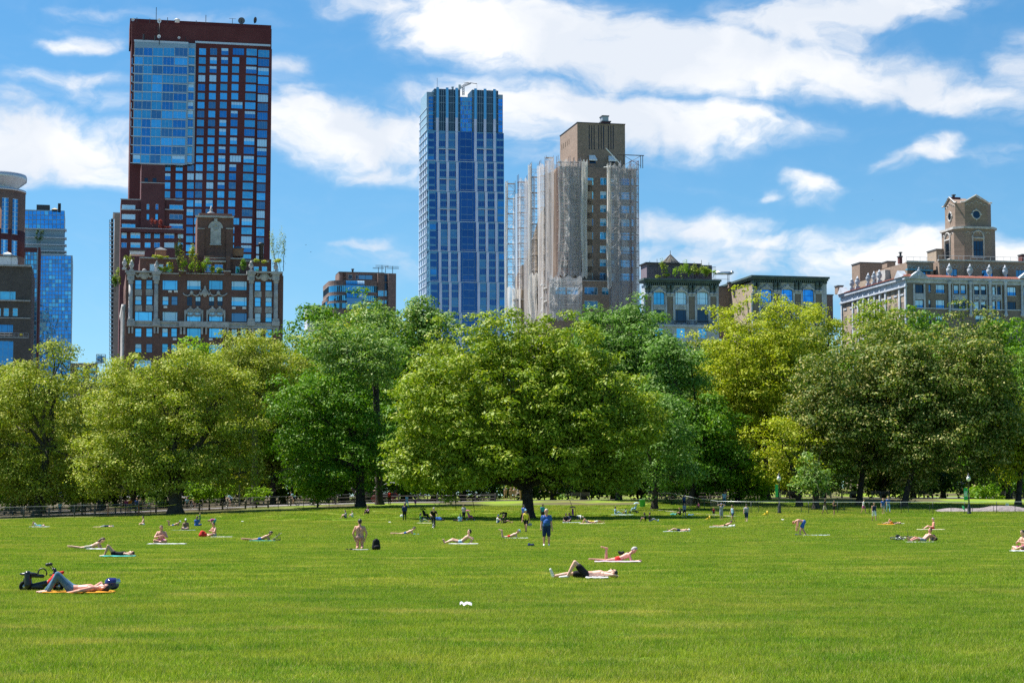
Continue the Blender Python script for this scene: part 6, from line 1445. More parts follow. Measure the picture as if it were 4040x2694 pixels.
def capsule(vs, fs, a, b, ra, rb, n=10):
    a = Vector(a); b = Vector(b); d = b-a; L = d.length
    if L < 1e-5: d = Vector((0,0,1)); L = 1e-5
    d = d/L; h = Vector((0,0,1)) if abs(d.z) < .9 else Vector((1,0,0)); u = d.cross(h).normalized(); w_ = d.cross(u)
    rings = [(a, ra, t_) for t_ in (-1.35,-.9,-.45,0)]+[(b, rb, t_) for t_ in (0,.45,.9,1.35)]
    n0 = len(vs)
    for c, r, t_ in rings:
        for k in range(n):
            q = 2*math.pi*k/n; vs.append(c+d*r*math.sin(t_)+(u*math.cos(q)+w_*math.sin(q))*r*math.cos(t_))
    R_ = len(rings)
    for i in range(R_-1):
        for k in range(n): e = n0+i*n+k; f = n0+i*n+(k+1)%n; fs.append((e, f, f+n, e+n))
    fs.append(tuple(range(n0, n0+n))[::-1]); fs.append(tuple(range(n0+(R_-1)*n, n0+R_*n)))
REM = {}
def blob(name, caps, mat, parent, vox):
    """union of tapered capsules -> one continuous surface"""
    vs, fs = [], []
    for c in caps: capsule(vs, fs, *c)
    me = bpy.data.meshes.new(name); me.from_pydata(vs, [], fs); me.update()
    o = bpy.data.objects.new(name, me); C.objects.link(o)
    md = o.modifiers.new('r', 'REMESH'); md.mode = 'VOXEL'; md.voxel_size = vox; md.use_smooth_shade = True
    sm_ = o.modifiers.new('s', 'SMOOTH'); sm_.factor = .5; sm_.iterations = 2
    me.materials.append(mat); o.parent = parent; return o
def ik(a, c, l1, l2, hint):
    a = Vector(a); c = Vector(c); d = c-a; L = d.length
    if L > (l1+l2)*.995: c = a+d*((l1+l2)*.995/L); d = c-a; L = d.length
    dn = d/L; x = (l1*l1-l2*l2+L*L)/(2*L); h = math.sqrt(max(0, l1*l1-x*x)); hv = Vector(hint); hv = hv-dn*hv.dot(dn)
    if hv.length < 1e-4: hv = Vector((0,0,1))
    return a+dn*x+hv.normalized()*h, c
def joints(pel, neck, head, lat, hands, feet, elb, kne, toe):
    """all points for a 1.75 m figure. lat = unit vector to the figure's one side"""
    pel, neck, head, lat = Vector(pel), Vector(neck), Vector(head), Vector(lat).normalized(); J = dict(pel=pel, neck=neck, head=head, lat=lat)
    up = (neck-pel).normalized()
    for i, s in enumerate((-1, 1)):
        sh = neck+lat*s*.185-up*.06; hp = pel+lat*s*.095
        e, hd = ik(sh, hands[i], .30, .27, elb[i]); k, an = ik(hp, feet[i], .44, .43, kne[i])
        J[i] = dict(sh=sh, el=e, ha=hd, hip=hp, kn=k, an=an, toe=an+Vector(toe[i] if isinstance(toe[0], (tuple, list)) else toe).normalized()*.19)
    return J
X, Yv, Z = (1,0,0), (0,1,0), (0,0,1)
def pose(kind, v=0):
    a = v
    if kind == 'stand':    # faces -Y
        return joints((0,0,.95),(0,.01,1.46),(0,-.03,1.64),X,[(-.27,-.02,.82),(.27,-.02,.82)],[(-.12,0,.08),(.12,0,.08)],[(0,1,0)]*2,[(0,-1,0)]*2,(0,-1,-.15))
    if kind == 'walk':
        return joints((0,0,.93),(0,-.03,1.45),(0,-.07,1.63),X,[(-.25,-.22,.86),(.25,.18,.84)],[(-.09,.30,.12),(.09,-.28,.08)],[(0,1,0)]*2,[(0,-1,0)]*2,[(0,-1,-.5),(0,-1,.1)])
    if kind == 'armsup':
        return joints((0,0,.95),(0,0,1.46),(0,-.03,1.64),X,[(-.12,-.14,1.68),(.12,-.14,1.68)],[(-.1,0,.08),(.1,0,.08)],[(-1,-.3,0),(1,-.3,0)],[(0,-1,0)]*2,(0,-1,-.15))
    if kind == 'hold':
        return joints((0,0,.95),(0,.01,1.46),(0,-.04,1.64),X,[(-.10,-.28,1.18),(.12,-.30,1.12)],[(-.1,0,.08),(.1,0,.08)],[(-.5,.6,-1),(.5,.6,-1)],[(0,-1,0)]*2,(0,-1,-.15))
    if kind == 'kneel':    # back to the camera, faces +Y
        return joints((0,0,.52),(0,.03,1.03),(0,.06,1.22),X,[(-.22,.02,.44),(.24,.02,.44)],[(-.10,-.42,.07),(.12,-.42,.07)],[(-1,-.2,0),(1,-.2,0)],[(0,1,-.6)]*2,(0,-1,-.1))
    if kind == 'cross':    # cross-legged, faces -Y
        return joints((0,0,.13),(0,-.04,.63),(0,-.09,.81),X,[(-.08,-.34,.40 if a else .20),(.10,-.34,.42 if a else .2)],[(.13,-.36,.09),(-.13,-.40,.09)],[(-1,.2,-.6),(1,.2,-.6)],[(-1,-.25,.25),(1,-.25,.25)],[(1,-.3,0),(-1,-.3,0)])
    if kind == 'sit':      # legs along -X, body upright, side on
        return joints((0,0,.12),(.04+.04*a,0,.63),(-.01,0,.82),Yv,[(-.28,-.12,.25),(-.26,.12,.25)],[(-.78,-.10,.09),(-.74,.12,.09)],[(1,-.4,-.3),(1,.4,-.3)],[(0,0,1)]*2,(-.5,0,1))
    if kind == 'hug':      # knees drawn up
        return joints((0,0,.12),(.02,0,.60),(-.06,0,.78),Yv,[(-.36,-.10,.34),(-.36,.10,.34)],[(-.48,-.12,.07),(-.44,.12,.07)],[(0,-1,-.3),(0,1,-.3)],[(0,0,1)]*2,(-1,0,-.1))
    if kind == 'supine':   # head to +X; v = (foot distance left, right)
        f = a or (-.50, -.86)
        return joints((0,0,.12),(.51,0,.14),(.70,0,.15),Yv,[(.02,-.30,.06),(.66,.26,.08)],[(f[0],-.11,.07),(f[1],.11,.07)],[(0,-1,0),(.3,1,.4)],[(0,0,1)]*2,[(-.4,0,1) if f[0] < -.8 else (-1,0,-.1),(-.4,0,1) if f[1] < -.8 else (-1,0,-.1)])
    if kind == 'headrest': # supine, arms behind head
        f = a or (-.52, -.90)
        return joints((0,0,.12),(.51,0,.15),(.70,0,.17),Yv,[(.78,-.10,.10),(.78,.10,.10)],[(f[0],-.11,.07),(f[1],.11,.07)],[(.4,-1,0),(.4,1,.1)],[(0,0,1)]*2,[(-.4,0,1) if f[0] < -.8 else (-1,0,-.1),(-.4,0,1) if f[1] < -.8 else (-1,0,-.1)])
    if kind == 'prone':    # propped on elbows, head +X; v = calf lift (0..1) per leg
        l = a or (0, 0); ft = []
        for i, s in enumerate((-1, 1)):
            q = l[i]; ft.append((-.44-.43*math.cos(q*1.6), s*.10, .09+.43*math.sin(q*1.6)))
        return joints((0,0,.12),(.43,0,.32),(.57,0,.45),Yv,[(.72,-.14,.07),(.74,.14,.07)],ft,[(-.2,-.3,-1),(-.2,.3,-1)],[(0,0,-1)]*2,[(-1,0,.05) if q < .5 else (-1,0,.25) for q in l])
    if kind == 'proneflat':
        return joints((0,0,.11),(.51,0,.13),(.68,.0,.12),Yv,[(.76,-.24,.05),(.78,.22,.05)],[(-.87,-.10,.06),(-.87,.12,.06)],[(0,-1,0),(0,1,0)],[(0,0,-1)]*2,(-1,0,-.1))
    if kind == 'recline':  # leaning back on elbows, head +X
        return joints((0,0,.12),(.40,0,.44),(.43,0,.64),Yv,[(.42,-.20,.07),(.52,.20,.07)],[(-.84,-.10,.08),(-.80,.12,.08)],[(.8,-.2,-.5),(.8,.2,-.5)],[(0,0,1)]*2,(-.4,0,1))
    if kind == 'bend':     # bent over facing -X
        return joints((.12,0,.88),(-.34,0,.97),(-.50,0,.84),Yv,[(-.30,-.14,.42),(-.36,.14,.40)],[(-.18,-.16,.08),(.26,.14,.08)],[(0,-.3,-1),(0,.3,-1)],[(-1,0,0)]*2,(-1,0,-.15))
    if kind == 'crouch':   # on knees, bent far forward to -X
        return joints((.10,0,.48),(-.34,0,.50),(-.50,0,.40),Yv,[(-.40,-.14,.06),(-.44,.14,.06)],[(.36,-.12,.06),(.36,.12,.06)],[(0,-.3,-1)]*2,[(-1,0,-.8)]*2,(1,0,-.1))
    if kind == 'cycle':    # riding towards +X
        return joints((-.22,0,1.02),(.22,0,1.42),(.32,0,1.58),Yv,[(.52,-.20,1.06),(.52,.20,1.06)],[(.02,-.12,.52),(.0,.12,.20)],[(0,-.6,-1),(0,.6,-1)],[(1,0,.2)]*2,(1,0,-.15))
def person(label, px, py, kind, v=0, rz=0, flip=False, h=1.75, skin='fair', top=None, bottom='navy', hair='dark', hat=None, shoes=None, long=False, fingers=False, group=None, hairlong=False, at=None, big=1.0, belly=0, lenpants=None, sleeve=.55, glasses=False):
    p = at if at is not None else G(px, py)
    root = empty('person', p, rz, label, 'person', group); k = h/1.75; J = pose(kind, v)
    M = Matrix.Diagonal((-k if flip else k, k, k)); T_ = lambda q: M@Vector(q)
    for key in ('pel', 'neck', 'head'): J[key] = T_(J[key])
    lat = T_(J['lat']).normalized()
    for i in (0, 1):
        for key in J[i]: J[i][key] = T_(J[i][key])
    far = p.y > 120; vox = (.011 if fingers else .018 if p.y < 110 else .026)
    up = (J['neck']-J['pel']).normalized(); fw = up.cross(lat).normalized()
    if fw.dot(J[0]['toe']-J[0]['an']) < 0 and kind in ('stand','walk','armsup','hold','cross'): fw = -fw
    hd = (J['head']-J['neck']).normalized(); pel, neck = J['pel'], J['neck']; waist = pel.lerp(neck, .35); chest = pel.lerp(neck, .75)
    faceup = {'supine': Vector((0,0,1)), 'headrest': Vector((0,0,1)), 'prone': Vector((1 if not flip else -1,0,-.25)), 'proneflat': Vector((0,0,-1)), 'recline': Vector((-1 if not flip else 1,0,.1)), 'sit': Vector((-1 if not flip else 1,0,-.4)), 'hug': Vector((-1 if not flip else 1,0,-.3)), 'bend': Vector((0,0,-1)), 'crouch': Vector((0,0,-1)), 'kneel': Vector((0,1,0)), 'cycle': Vector((1,0,0))}.get(kind, Vector((0,-1,0)))
    face = (faceup-hd*faceup.dot(hd)).normalized()
    b = big*k; H_ = J['head']; S = []
    S += [(H_-hd*.03*k, H_+hd*.045*k, .082*k, .088*k), (H_-hd*.075*k+face*.03*k, H_-hd*.04*k+face*.035*k, .05*k, .055*k), (H_+face*.085*k-hd*.02*k, H_+face*.10*k-hd*.03*k, .014*k, .016*k)]
    for s in (-1, 1): S.append((H_+lat*s*.085*k-hd*.03*k, H_+lat*s*.09*k+hd*.01*k, .014*k, .018*k))
    S += [(neck-up*.03*k, H_-hd*.05*k, .062*b, .05*b)]
    torso = []
    for s in (-1, 1):
        torso += [(pel+lat*s*.075*k, waist+lat*s*.065*k, .105*b, .088*b), (waist+lat*s*.065*k, chest+lat*s*.10*k, .09*b, .102*b), (chest+lat*s*.095*k, neck+lat*s*.09*k-up*.05*k, .10*b, .06*b)]
    if belly: torso += [(waist-fw*0+face*.07*belly, waist+up*.05+face*.07*belly, .13*b, .12*b)]
    S += torso; arms = []; legs = []; feet_ = []; ua = []
    for i in (0, 1):
        j = J[i]; ua.append((j['sh'], j['el'], .056*b, .044*b)); S += [(chest.lerp(neck,.5), j['sh'], .07*b, .062*b), (j['sh'], j['el'], .052*b, .040*b), (j['el'], j['ha'], .040*b, .027*b)]
        hv = (j['ha']-j['el']).normalized(); pt = j['ha']+hv*.05*k; S.append((j['ha'], pt, .026*k, .032*k))
        sd = hv.cross(Vector((0,0,1))); sd = sd.normalized() if sd.length > .1 else Vector((0,1,0)); dn = sd.cross(hv)
        if fingers:
            for q, (o_, L_) in enumerate(((-.030,.062),(-.010,.075),(.010,.070),(.028,.055))):
                a0_ = pt+sd*o_*k; a1_ = a0_+hv*L_*.6*k; a2_ = a1_+hv*L_*.35*k-dn*L_*.4*k*(1+.1*q); S += [(a0_, a1_, .0125*k, .0115*k), (a1_, a2_, .0115*k, .010*k)]
            t0_ = j['ha']+sd*-.025*k+hv*.01*k; S += [(t0_, t0_+hv*.03*k-sd*.035*k, .014*k, .012*k), (t0_+hv*.03*k-sd*.035*k, t0_+hv*.06*k-sd*.045*k-dn*.01*k, .012*k, .010*k)]
        else: S.append((pt, pt+hv*.06*k-dn*.02*k, .024*k, .016*k)); S.append((j['ha']-sd*.02*k, pt-sd*.04*k, .014*k, .012*k))
        legs.append((j['hip'], j['kn'], .092*b, .060*b)); cm_ = j['kn'].lerp(j['an'], .35)
        S += [(j['hip'], j['kn'], .088*b, .056*b), (j['kn'], cm_, .054*b, .056*b), (cm_, j['an'], .055*b, .034*b), (j['an'], j['toe'], .036*k, .028*k), (j['an']-(j['toe']-j['an'])*.22, j['an'], .033*k, .035*k)]
        feet_.append((j['an'], j['toe'], .044*k, .036*k))
    blob('body', S, SKINS[skin], root, vox)
    if p.y < 262:
        if top:
            tc_ = [(a_, b_, ra+.012, rb+.012) for a_, b_, ra, rb in torso if True]
            q = [(c_[0], c_[0].lerp(c_[1], sleeve), c_[2]+.012, c_[3]+.018) for c_ in ua] if sleeve else []
            blob('shirt', tc_+q+[(chest+lat*.1, chest-lat*.1, .10*b, .10*b)], CL[top], root, vox*1.15)
        if bottom:
            ln = lenpants if lenpants is not None else (.55 if not long else 1)
            q = []
            for i in (0, 1):
                j = J[i]; q.append((j['hip'], j['hip'].lerp(j['kn'], min(1, ln*1.0)), .104*b, .104*b-.034*b*min(1, ln)+ (.012 if not long else 0)))
                if long: q.append((j['kn'], j['an'].lerp(j['kn'], .08), .07*b, .052*b))
            q += [(pel+lat*.08*k, pel-lat*.08*k, .118*b, .118*b), (pel, pel.lerp(neck, .16), .115*b, .105*b)]
            blob('trousers' if long else 'shorts', q, CL[bottom], root, vox*1.15)
        if shoes: blob('shoes', feet_, CL[shoes], root, vox*1.15)
        if hat:
            blob('cap', [(H_+hd*.045*k-face*.01*k, H_+hd*.06*k, .098*k, .092*k), (H_+hd*.05*k+face*.07*k, H_+hd*.045*k+face*.14*k, .035*k, .028*k)], CL[hat] if hat in CL else HAIR[hat], root, vox)
        if hair:
            q = [(H_+hd*.03*k-face*.028*k, H_+hd*.055*k-face*.01*k, .092*k, .088*k), (H_-hd*.02*k-face*.05*k, H_+hd*.03*k-face*.04*k, .07*k, .08*k)]
            if hairlong: q += [(H_-face*.06*k, H_-hd*.2*k-face*.09*k, .07*k, .055*k)]
            blob('hair', q, HAIR[hair], root, vox)
        if glasses:
            g_ = H_+face*.085*k+hd*.012*k; blob('sunglasses', [(g_-lat*.045*k, g_-lat*.02*k, .016*k, .016*k), (g_+lat*.045*k, g_+lat*.02*k, .016*k, .016*k), (g_-lat*.03*k, g_+lat*.03*k, .006*k, .006*k)], CL['black'], root, .008)
    return root
def towel(label, px0, px1, py, dep, mat, name='towel', rz=0, lift=.045, seed=0, at_=None):
    a = G(px0, py); b_ = G(px1, py); g = random.Random(seed+px0); w_ = (b_-a).length; nx_, ny_ = 26, 10; vs = []; fs = []
    c_ = (a+b_)/2
    for j in range(ny_+1):
        for i in range(nx_+1):
            x = (i/nx_-.5)*w_; y = (j/ny_-.5)*dep+.04*math.sin(i*.9+seed)
            z = gz(c_.x+x, c_.y+y)-c_.z+lift+.03+.006*math.sin(i*.8+j*.7+seed)+.006*math.sin(j*2.1+i*.3)
            if i in (0, nx_) or j in (0, ny_): z -= .008
            vs.append((x, y, z))
    for j in range(ny_):
        for i in range(nx_): q = j*(nx_+1)+i; fs.append((q, q+1, q+nx_+2, q+nx_+1))
    me = np_mesh(name, vs, fs, mat, smooth=True); o = link(name, me, None, c_, rz); m = o.modifiers.new('t', 'SOLIDIFY'); m.thickness = .015
    return tag(o, label, name.replace('_', ' '))
def lump(name, label, cat, px, py, size, mat, seed=0, at=None, pieces=5, grp=None):
    """soft heap: bag or folded clothes made of overlapping rounded folds"""
    g = random.Random(seed); p = at if at is not None else G(px, py); r = empty(name, p, 0, label, cat, grp); q = []
    for i in range(pieces):
        x = (g.random()-.5)*size[0]*.7; y = (g.random()-.5)*size[1]*.6; q.append(((x, y, size[2]*.35), (x+(g.random()-.5)*size[0]*.5, y*.5, size[2]*(.35+.3*g.random())), size[2]*.34, size[2]*.3))
    blob('fabric', q, mat, r, .02); return r
def backpack(label, px, py, h_, mat, rz=0):
    p = G(px, py); r = empty('backpack', p, rz, label, 'backpack')
    blob('bag', [((-.07,0,.14),(-.05,0,h_*.72),.13,.11),((.07,0,.14),(.05,0,h_*.72),.13,.11),((0,.02,h_*.6),(0,.0,h_*.82),.12,.09)], mat, r, .018); blob('pocket', [((-.05,-.13,.16),(.05,-.13,.17),.09,.09)], mat, r, .018)
    m = MB().mat(CL['teal']); 
    for s in (-1, 1): m.tube([(s*.08,.10,h_*.8),(s*.10,.20,h_*.55),(s*.09,.12,.12)], .018, 5)
    m.build('strap', None, r); return r
TY = CL['black']; RIM = plain('alloy', (.5,.5,.52), .35, metal=.8)
def bicycle(label, loc, rz=0, tiltx=0, frame=(.02,.02,.02), sc_=1.0, grp=None, name='bicycle'):
    r = empty(name, loc, rz, label, 'bicycle', grp); r.rotation_euler = (tiltx, 0, rz); r.scale = (sc_,)*3
    fm = plain('bike_paint_%d' % int(sum(frame)*100), frame, .35)
    for x in (-.52, .52):
        wl = empty('wheel'); wl.parent = r; wl.location = (x, 0, .345)
        MB().mat(TY).torus((0,0,0), .325, .022, 'y', 28, 6).build('tyre', None, wl); m = MB().mat(RIM).torus((0,0,0), .30, .012, 'y', 28, 5)
        for k in range(14): a = math.pi*2*k/14; m.tube([(0,.02*(-1)**k,0),(.30*math.cos(a),0,.30*math.sin(a))], .0035, 3, False)
        m.tube([(0,-.04,0),(0,.04,0)], .02, 6); m.build('rim', None, wl)
    m = MB().mat(fm); bb = (-.06,0,.30); st = (-.20,0,.78); ht = (.34,0,.82); hb = (.38,0,.68)
    for a, c_ in ((bb,st),(st,ht),(bb,hb),(hb,ht)): m.tube([a,c_], .018, 6)
    for s in (-.05,.05): m.tube([(-.52,s,.345),bb], .011, 5); m.tube([(-.52,s,.345),st], .010, 5); m.tube([hb,(.42,s,.60),(.52,s,.345)], .012, 5)
    m.build('frame', None, r)
    m = MB().mat(BLACKM); m.tube([st,(-.23,0,.92)], .014, 5); m.ell((-.22,0,.95), (.14,.07,.035), 10, 6); m.build('saddle', None, r)
    m = MB().mat(BLACKM); m.tube([ht,(.33,0,.95)], .014, 5); m.tube([(.30,-.30,.98),(.38,-.12,.97),(.38,.12,.97),(.30,.30,.98)], .014, 5); m.build('handlebar', None, r)
    m = MB().mat(RIM); m.torus((-.06,-.05,.30), .09, .01, 'y', 16, 4); m.tube([(-.06,-.07,.30),(-.02,-.08,.14),(-.02,-.16,.14)], .01, 4); m.tube([(-.06,.07,.30),(-.10,.08,.46),(-.10,.16,.46)], .01, 4); m.build('crank', None, r)
    return r
def pushchair(label, loc, rz, mat, hood=None, double=False, sc_=1.0):
    r = empty('pushchair', loc, rz, label, 'pushchair'); r.scale = (sc_,)*3; W_ = .38 if double else .24
    for (x, y, q) in ((-.38,-W_,.13),(-.38,W_,.13),(.34,-W_,.15),(.34,W_,.15)):
        wl = empty('wheel', (x,y,q)); wl.parent = r; MB().mat(TY).torus((0,0,0), q-.03, .03, 'y', 18, 5).build('tyre', None, wl); MB().mat(RIM).tube([(0,-.02,0),(0,.02,0)], q*.5, 10).build('rim', None, wl)
    m = MB().mat(BLACKM)
    for s in (-W_, W_): m.tube([(-.38,s,.13),(-.05,s,.55),(.42,s,1.02),(.50,s,1.06)], .016, 5); m.tube([(.34,s,.15),(-.10,s,.62)], .014, 5)
    m.tube([(.50,-W_,1.06),(.52,0,1.09),(.50,W_,1.06)], .018, 6); m.build('frame', None, r)
    for s in ((-.19,.19) if double else (0,)):
        blob('seat', [((-.12,s,.48),(.12,s,.46),.10,.11),((.12,s,.48),(.26,s,.85),.10,.08),((-.12,s,.46),(-.26,s,.28),.07,.05)], mat, r, .025)
        m = MB().mat(hood or mat); n = 8; vs = []; fs = []
        for i in range(n+1):
            t_ = math.pi*.95*i/n
            for j in range(7): u_ = -1+2*j/6; vs.append((.18-.30*math.cos(t_*.62+.5)*1.0+.10, s+u_*.19, .86+.26*math.sin(t_*.62+.5)-.06*u_*u_))
        for i in range(n):
            for j in range(6): a = i*7+j; fs.append((a,a+1,a+8,a+7))
        m.add(vs, fs, True); m.build('hood', None, r)
    m = MB().mat(BLACKM); m.box(-.15, .28, -W_+.04, W_-.04, .18, .30); m.build('basket', None, r); return r
# ------------------------------------------------------------------ who is where on the meadow
TW = {'white': plain('white_towelling', (.60,.61,.65), .95, spec=.1, scale=5), 'orange': plain('orange_towelling', (.60,.26,.03), .95, spec=.1, scale=5), 'blue': plain('pale_blue_towelling', (.42,.52,.66), .95, spec=.1, scale=5), 'pinkstripe': plain('pink_towelling', (.55,.25,.38), .95, spec=.1, scale=9, col2=(.68,.62,.66)), 'cream': plain('cream_towelling', (.58,.52,.40), .95, spec=.1, scale=5), 'teal': plain('teal_towelling', (.08,.40,.36), .95, spec=.1, scale=5), 'bluecloth': plain('bright_blue_towelling', (.10,.25,.60), .95, spec=.1, scale=5), 'grey': plain('grey_towelling', (.30,.31,.34), .95, spec=.1, scale=5), 'dark': plain('dark_green_towelling', (.05,.09,.09), .95, spec=.1, scale=5)}
# foreground pair
towel('orange towel under the man in jeans', 179, 448, 2345, .75, TW['orange'], seed=1)
person('bare chested man lying in jeans with knee raised on the orange towel', 283, 2345, 'supine', (-.50,-.60), skin='pink', bottom='jeans', long=True, hair='dark', fingers=True, h=1.78, glasses=True)
towel('white sheet under the man in black shorts', 2310, 2400, 2286, .6, TW['white'], seed=2)
person('bare chested man in black shorts lying with one knee up, arm behind his head', 2312, 2284, 'headrest', (-.50,-.94), skin='fair', bottom='black', hair='dark', shoes='white', fingers=True, h=1.80, glasses=True, lenpants=.62)
towel('pink striped towel under the man in red briefs', 2346, 2528, 2221, .8, TW['pinkstripe'], seed=3)
person('man in red briefs lying on his front with one shin lifted, reading a phone', 2440, 2219, 'prone', (.05,1.0), skin='pink', bottom='red', lenpants=.12, hair='grey', fingers=True, h=1.70)
p_ = G(2468, 2219); r = lump('shoulder_bag', 'flat black bag lying across the back of the man in red briefs', 'bag', 0, 0, (.55,.25,.16), CL['black'], 4, at=p_+Vector((-.02,.05,.27)))
person('man kneeling with his back turned in spotted pink briefs', 1419, 2166, 'kneel', skin='pink', bottom='pattern', lenpants=.10, hair='dark', fingers=True, h=1.78, big=1.08)
backpack('black upright backpack on the grass beside the kneeling man', 1484, 2172, .56, CL['black'], .3)
lump('clothes_heap', 'small heap of black clothes left of the kneeling man', 'clothes', 1381, 2172, (.3,.2,.12), CL['black'], 5)
lump('clothes_heap', 'dark green cloth between the kneeling man and the backpack', 'clothes', 1457, 2172, (.35,.2,.10), TW['dark'], 6)
towel('thin pale towel under the kneeling man', 1392, 1452, 2173, .4, TW['grey'], seed=4)
person('grey haired man standing in a blue t-shirt and navy shorts, facing us', 2156, 2155, 'stand', skin='pink', top='blue', bottom='navy', hair='grey', shoes='white', fingers=True, h=1.80, big=1.12, belly=1.0, lenpants=.95)
person('walker in a yellow vest and black shorts with a blue cap', 2075, 2101, 'walk', rz=-.25, skin='tan', top='yellow', bottom='black', hair='brown', hat='sky', h=1.74, sleeve=0, lenpants=.5, fingers=True, shoes='black')
lump('carrier_bag', 'grey bag hanging from the hand of the yellow vest walker', 'bag', 0, 0, (.28,.15,.30), CL['grey'], 7, at=G(2075,2101)+Vector((.33,-.05,.48)))
lump('duffel_bag', 'navy duffel bag alone on the grass left of the blue shirted man', 'bag', 2100, 2157, (.40,.22,.22), CL['navy'], 8)
# left group
towel('white sheet with turquoise edge below the lone lying reader', 118, 190, 2080, .8, TW['white'], seed=5)
person('person lying with legs crossed in the air, far left of the lawn', 143, 2079, 'supine', (-.36,-.42), skin='tan', top='teal', bottom='white', hair='dark', h=1.65)
person('person lying flat on the front in grey shorts, between two far sunbathers', 412, 2081, 'proneflat', skin='fair', bottom='grey', top='navy', hair='dark', hat='white', h=1.72, sleeve=0)
towel('narrow pale towel under the long haired woman', 345, 440, 2170, .6, TW['white'], seed=6)
person('long haired woman propped on her elbows in pale shorts, looking away', 357, 2168, 'prone', (.12,.05), skin='fair', bottom='khaki', lenpants=.45, hair='brown', hairlong=True, h=1.68, fingers=True)
towel('green and white towel under the person with raised knees', 398, 534, 2199, .6, TW['teal'], seed=7)
person('person in a dark swimsuit lying with both knees raised near the left', 452, 2197, 'headrest', (-.40,-.46), skin='tan', bottom='black', lenpants=.12, top='black', sleeve=0, hair='dark', h=1.62, glasses=True, fingers=True)
person('slim bare backed person sitting cross legged alone, facing left', 567, 2073, 'cross', rz=-1.3, skin='fair', bottom='white', hair='dark', h=1.6, lenpants=.25)
person('sunbather in a white cap on the front with feet in the air', 685, 2077, 'prone', (.9,1.0), skin='tan', bottom='blue', lenpants=.1, hair='dark', hat='white', h=1.62)
towel('thin grey towel left of the cross legged woman with visor', 677, 772, 2094, .6, TW['grey'], seed=8)
person('tanned person with a visor sitting cross legged, head bowed', 733, 2092, 'cross', skin='brown', bottom='sky', hair='brown', hat='white', h=1.7)
towel('wide white blanket under the big cross legged man', 585, 733, 2149, .9, TW['white'], seed=9)
person('heavy bare chested man sitting cross legged holding a phone to his face', 637, 2146, 'cross', 1, skin='pink', bottom='pink', hair='brown', h=1.80, big=1.2, fingers=True, belly=.6, lenpants=.5)
person('long haired woman in a blue shirt sitting with her back turned', 776, 2077, 'cross', rz=3.0, skin='fair', top='blue', bottom='blue', hair='brown', hairlong=True, h=1.70, long=True)
person('small orange haired child in green beside the woman in blue', 788, 2068, 'stand', rz=1.2, skin='fair', top='green', bottom='green', hair='red', h=1.05)
person('person in a pink patterned shirt kneeling and bent to the left', 845, 2070, 'crouch', skin='tan', top='pink', bottom='teal', hair='dark', h=1.68)
towel('white towel stretching right of the hunched man', 835, 916, 2121, .7, TW['white'], seed=10)
person('bare chested man sitting hunched over a phone beside a red bag', 846, 2119, 'cross', 1, rz=-.9, skin='pink', bottom='khaki', hair='dark', h=1.75, fingers=True)
lump('cool_bag', 'upright red and black bag left of the hunched man', 'bag', 802, 2121, (.36,.22,.5), CL['red'], 9, pieces=7)
towel('turquoise towel under the man in blue trunks at the left middle', 985, 1085, 2137, .6, TW['teal'], seed=11)
person('man in blue trunks propped on elbows, left of the kneeling man', 1028, 2135, 'prone', (.10,.02), skin='tan', bottom='blue', lenpants=.15, hair='dark', h=1.76, fingers=True)
lump('duffel_bag', 'black bag under the arms of the man in blue trunks', 'bag', 1085, 2136, (.5,.25,.18), CL['black'], 10)
r = empty('folding_stand', G(1083, 2133), 0, 'black thin legged folding stand beside the man in blue trunks', 'stand'); m = MB().mat(BLACKM)
for a_ in ((-.3,.1,.42,-.1),(.22,.1,.05,.5),(.0,-.1,.3,.42)): m.tube([(a_[0],a_[1],.0),(a_[2],a_[1],.46)], .012, 4)
m.tube([(-.28,.1,.02),(-.25,.1,.48)], .012, 4); m.tube([(.35,.1,.02),(.24,.1,.46)], .012, 4); m.build('frame', None, r)
person('man in a striped grey shirt sitting with knees drawn up, left of two', 1364, 2045, 'hug', skin='fair', top='stripe', bottom='navy', hair='brown', h=1.7)
person('small red haired person sitting beside the striped shirt', 1391, 2041, 'hug', skin='fair', top='white', bottom='sky', hair='red', h=1.35)
person('long haired woman in purple sitting with legs apart at the shade edge', 1452, 2028, 'hug', rz=.7, skin='tan', top='purple', bottom='black', hair='brown', hairlong=True, h=1.68, long=True, sleeve=0)
person('man seen from behind in a navy shirt and black trousers, holding a white bag', 1596, 2055, 'stand', rz=math.pi, skin='tan', top='navy', bottom='black', long=True, hair='brown', h=1.74, sleeve=1, big=1.05)
lump('carrier_bag', 'white bag hanging from the hand of the man in navy', 'bag', 0, 0, (.16,.10,.34), CL['white'], 11, at=G(1596,2055)+Vector((-.30,0,.38)))
person('man in short blue trunks propped up, right of the kneeling man', 1601, 2110, 'prone', (.08,.0), skin='fair', bottom='blue', lenpants=.12, hair='dark', h=1.72)
lump('clothes_heap', 'blue and dark clothes in front of the propped man', 'clothes', 1648, 2111, (.5,.3,.14), CL['teal'], 12)
towel('white sheet under the man leaning back on his elbows', 1770, 1887, 2149, .6, TW['white'], seed=31)
person('bare chested man leaning back on his elbows on a white sheet', 1818, 2147, 'recline', skin='fair', bottom='sky', lenpants=.12, hair='dark', h=1.76, fingers=True)
towel('white towel under the sunbather in red briefs and blue cap', 1990, 2084, 2126, .6, TW['white'], seed=32)
person('sunbather in red briefs and a blue cap on the front, shins in the air', 2010, 2124, 'prone', (.9,.95), skin='fair', bottom='red', lenpants=.1, hair='brown', hat='sky', h=1.68)
# cyclist on the lawn
bicycle('bicycle ridden straight towards us across the lawn', G(1710,2085), -1.45, 0, (.05,.05,.06)); person('cyclist in a black t-shirt riding towards us on the lawn', 1710, 2085, 'cycle', rz=-1.45, skin='fair', top='black', bottom='black', long=True, hair='grey', h=1.78, shoes='black')
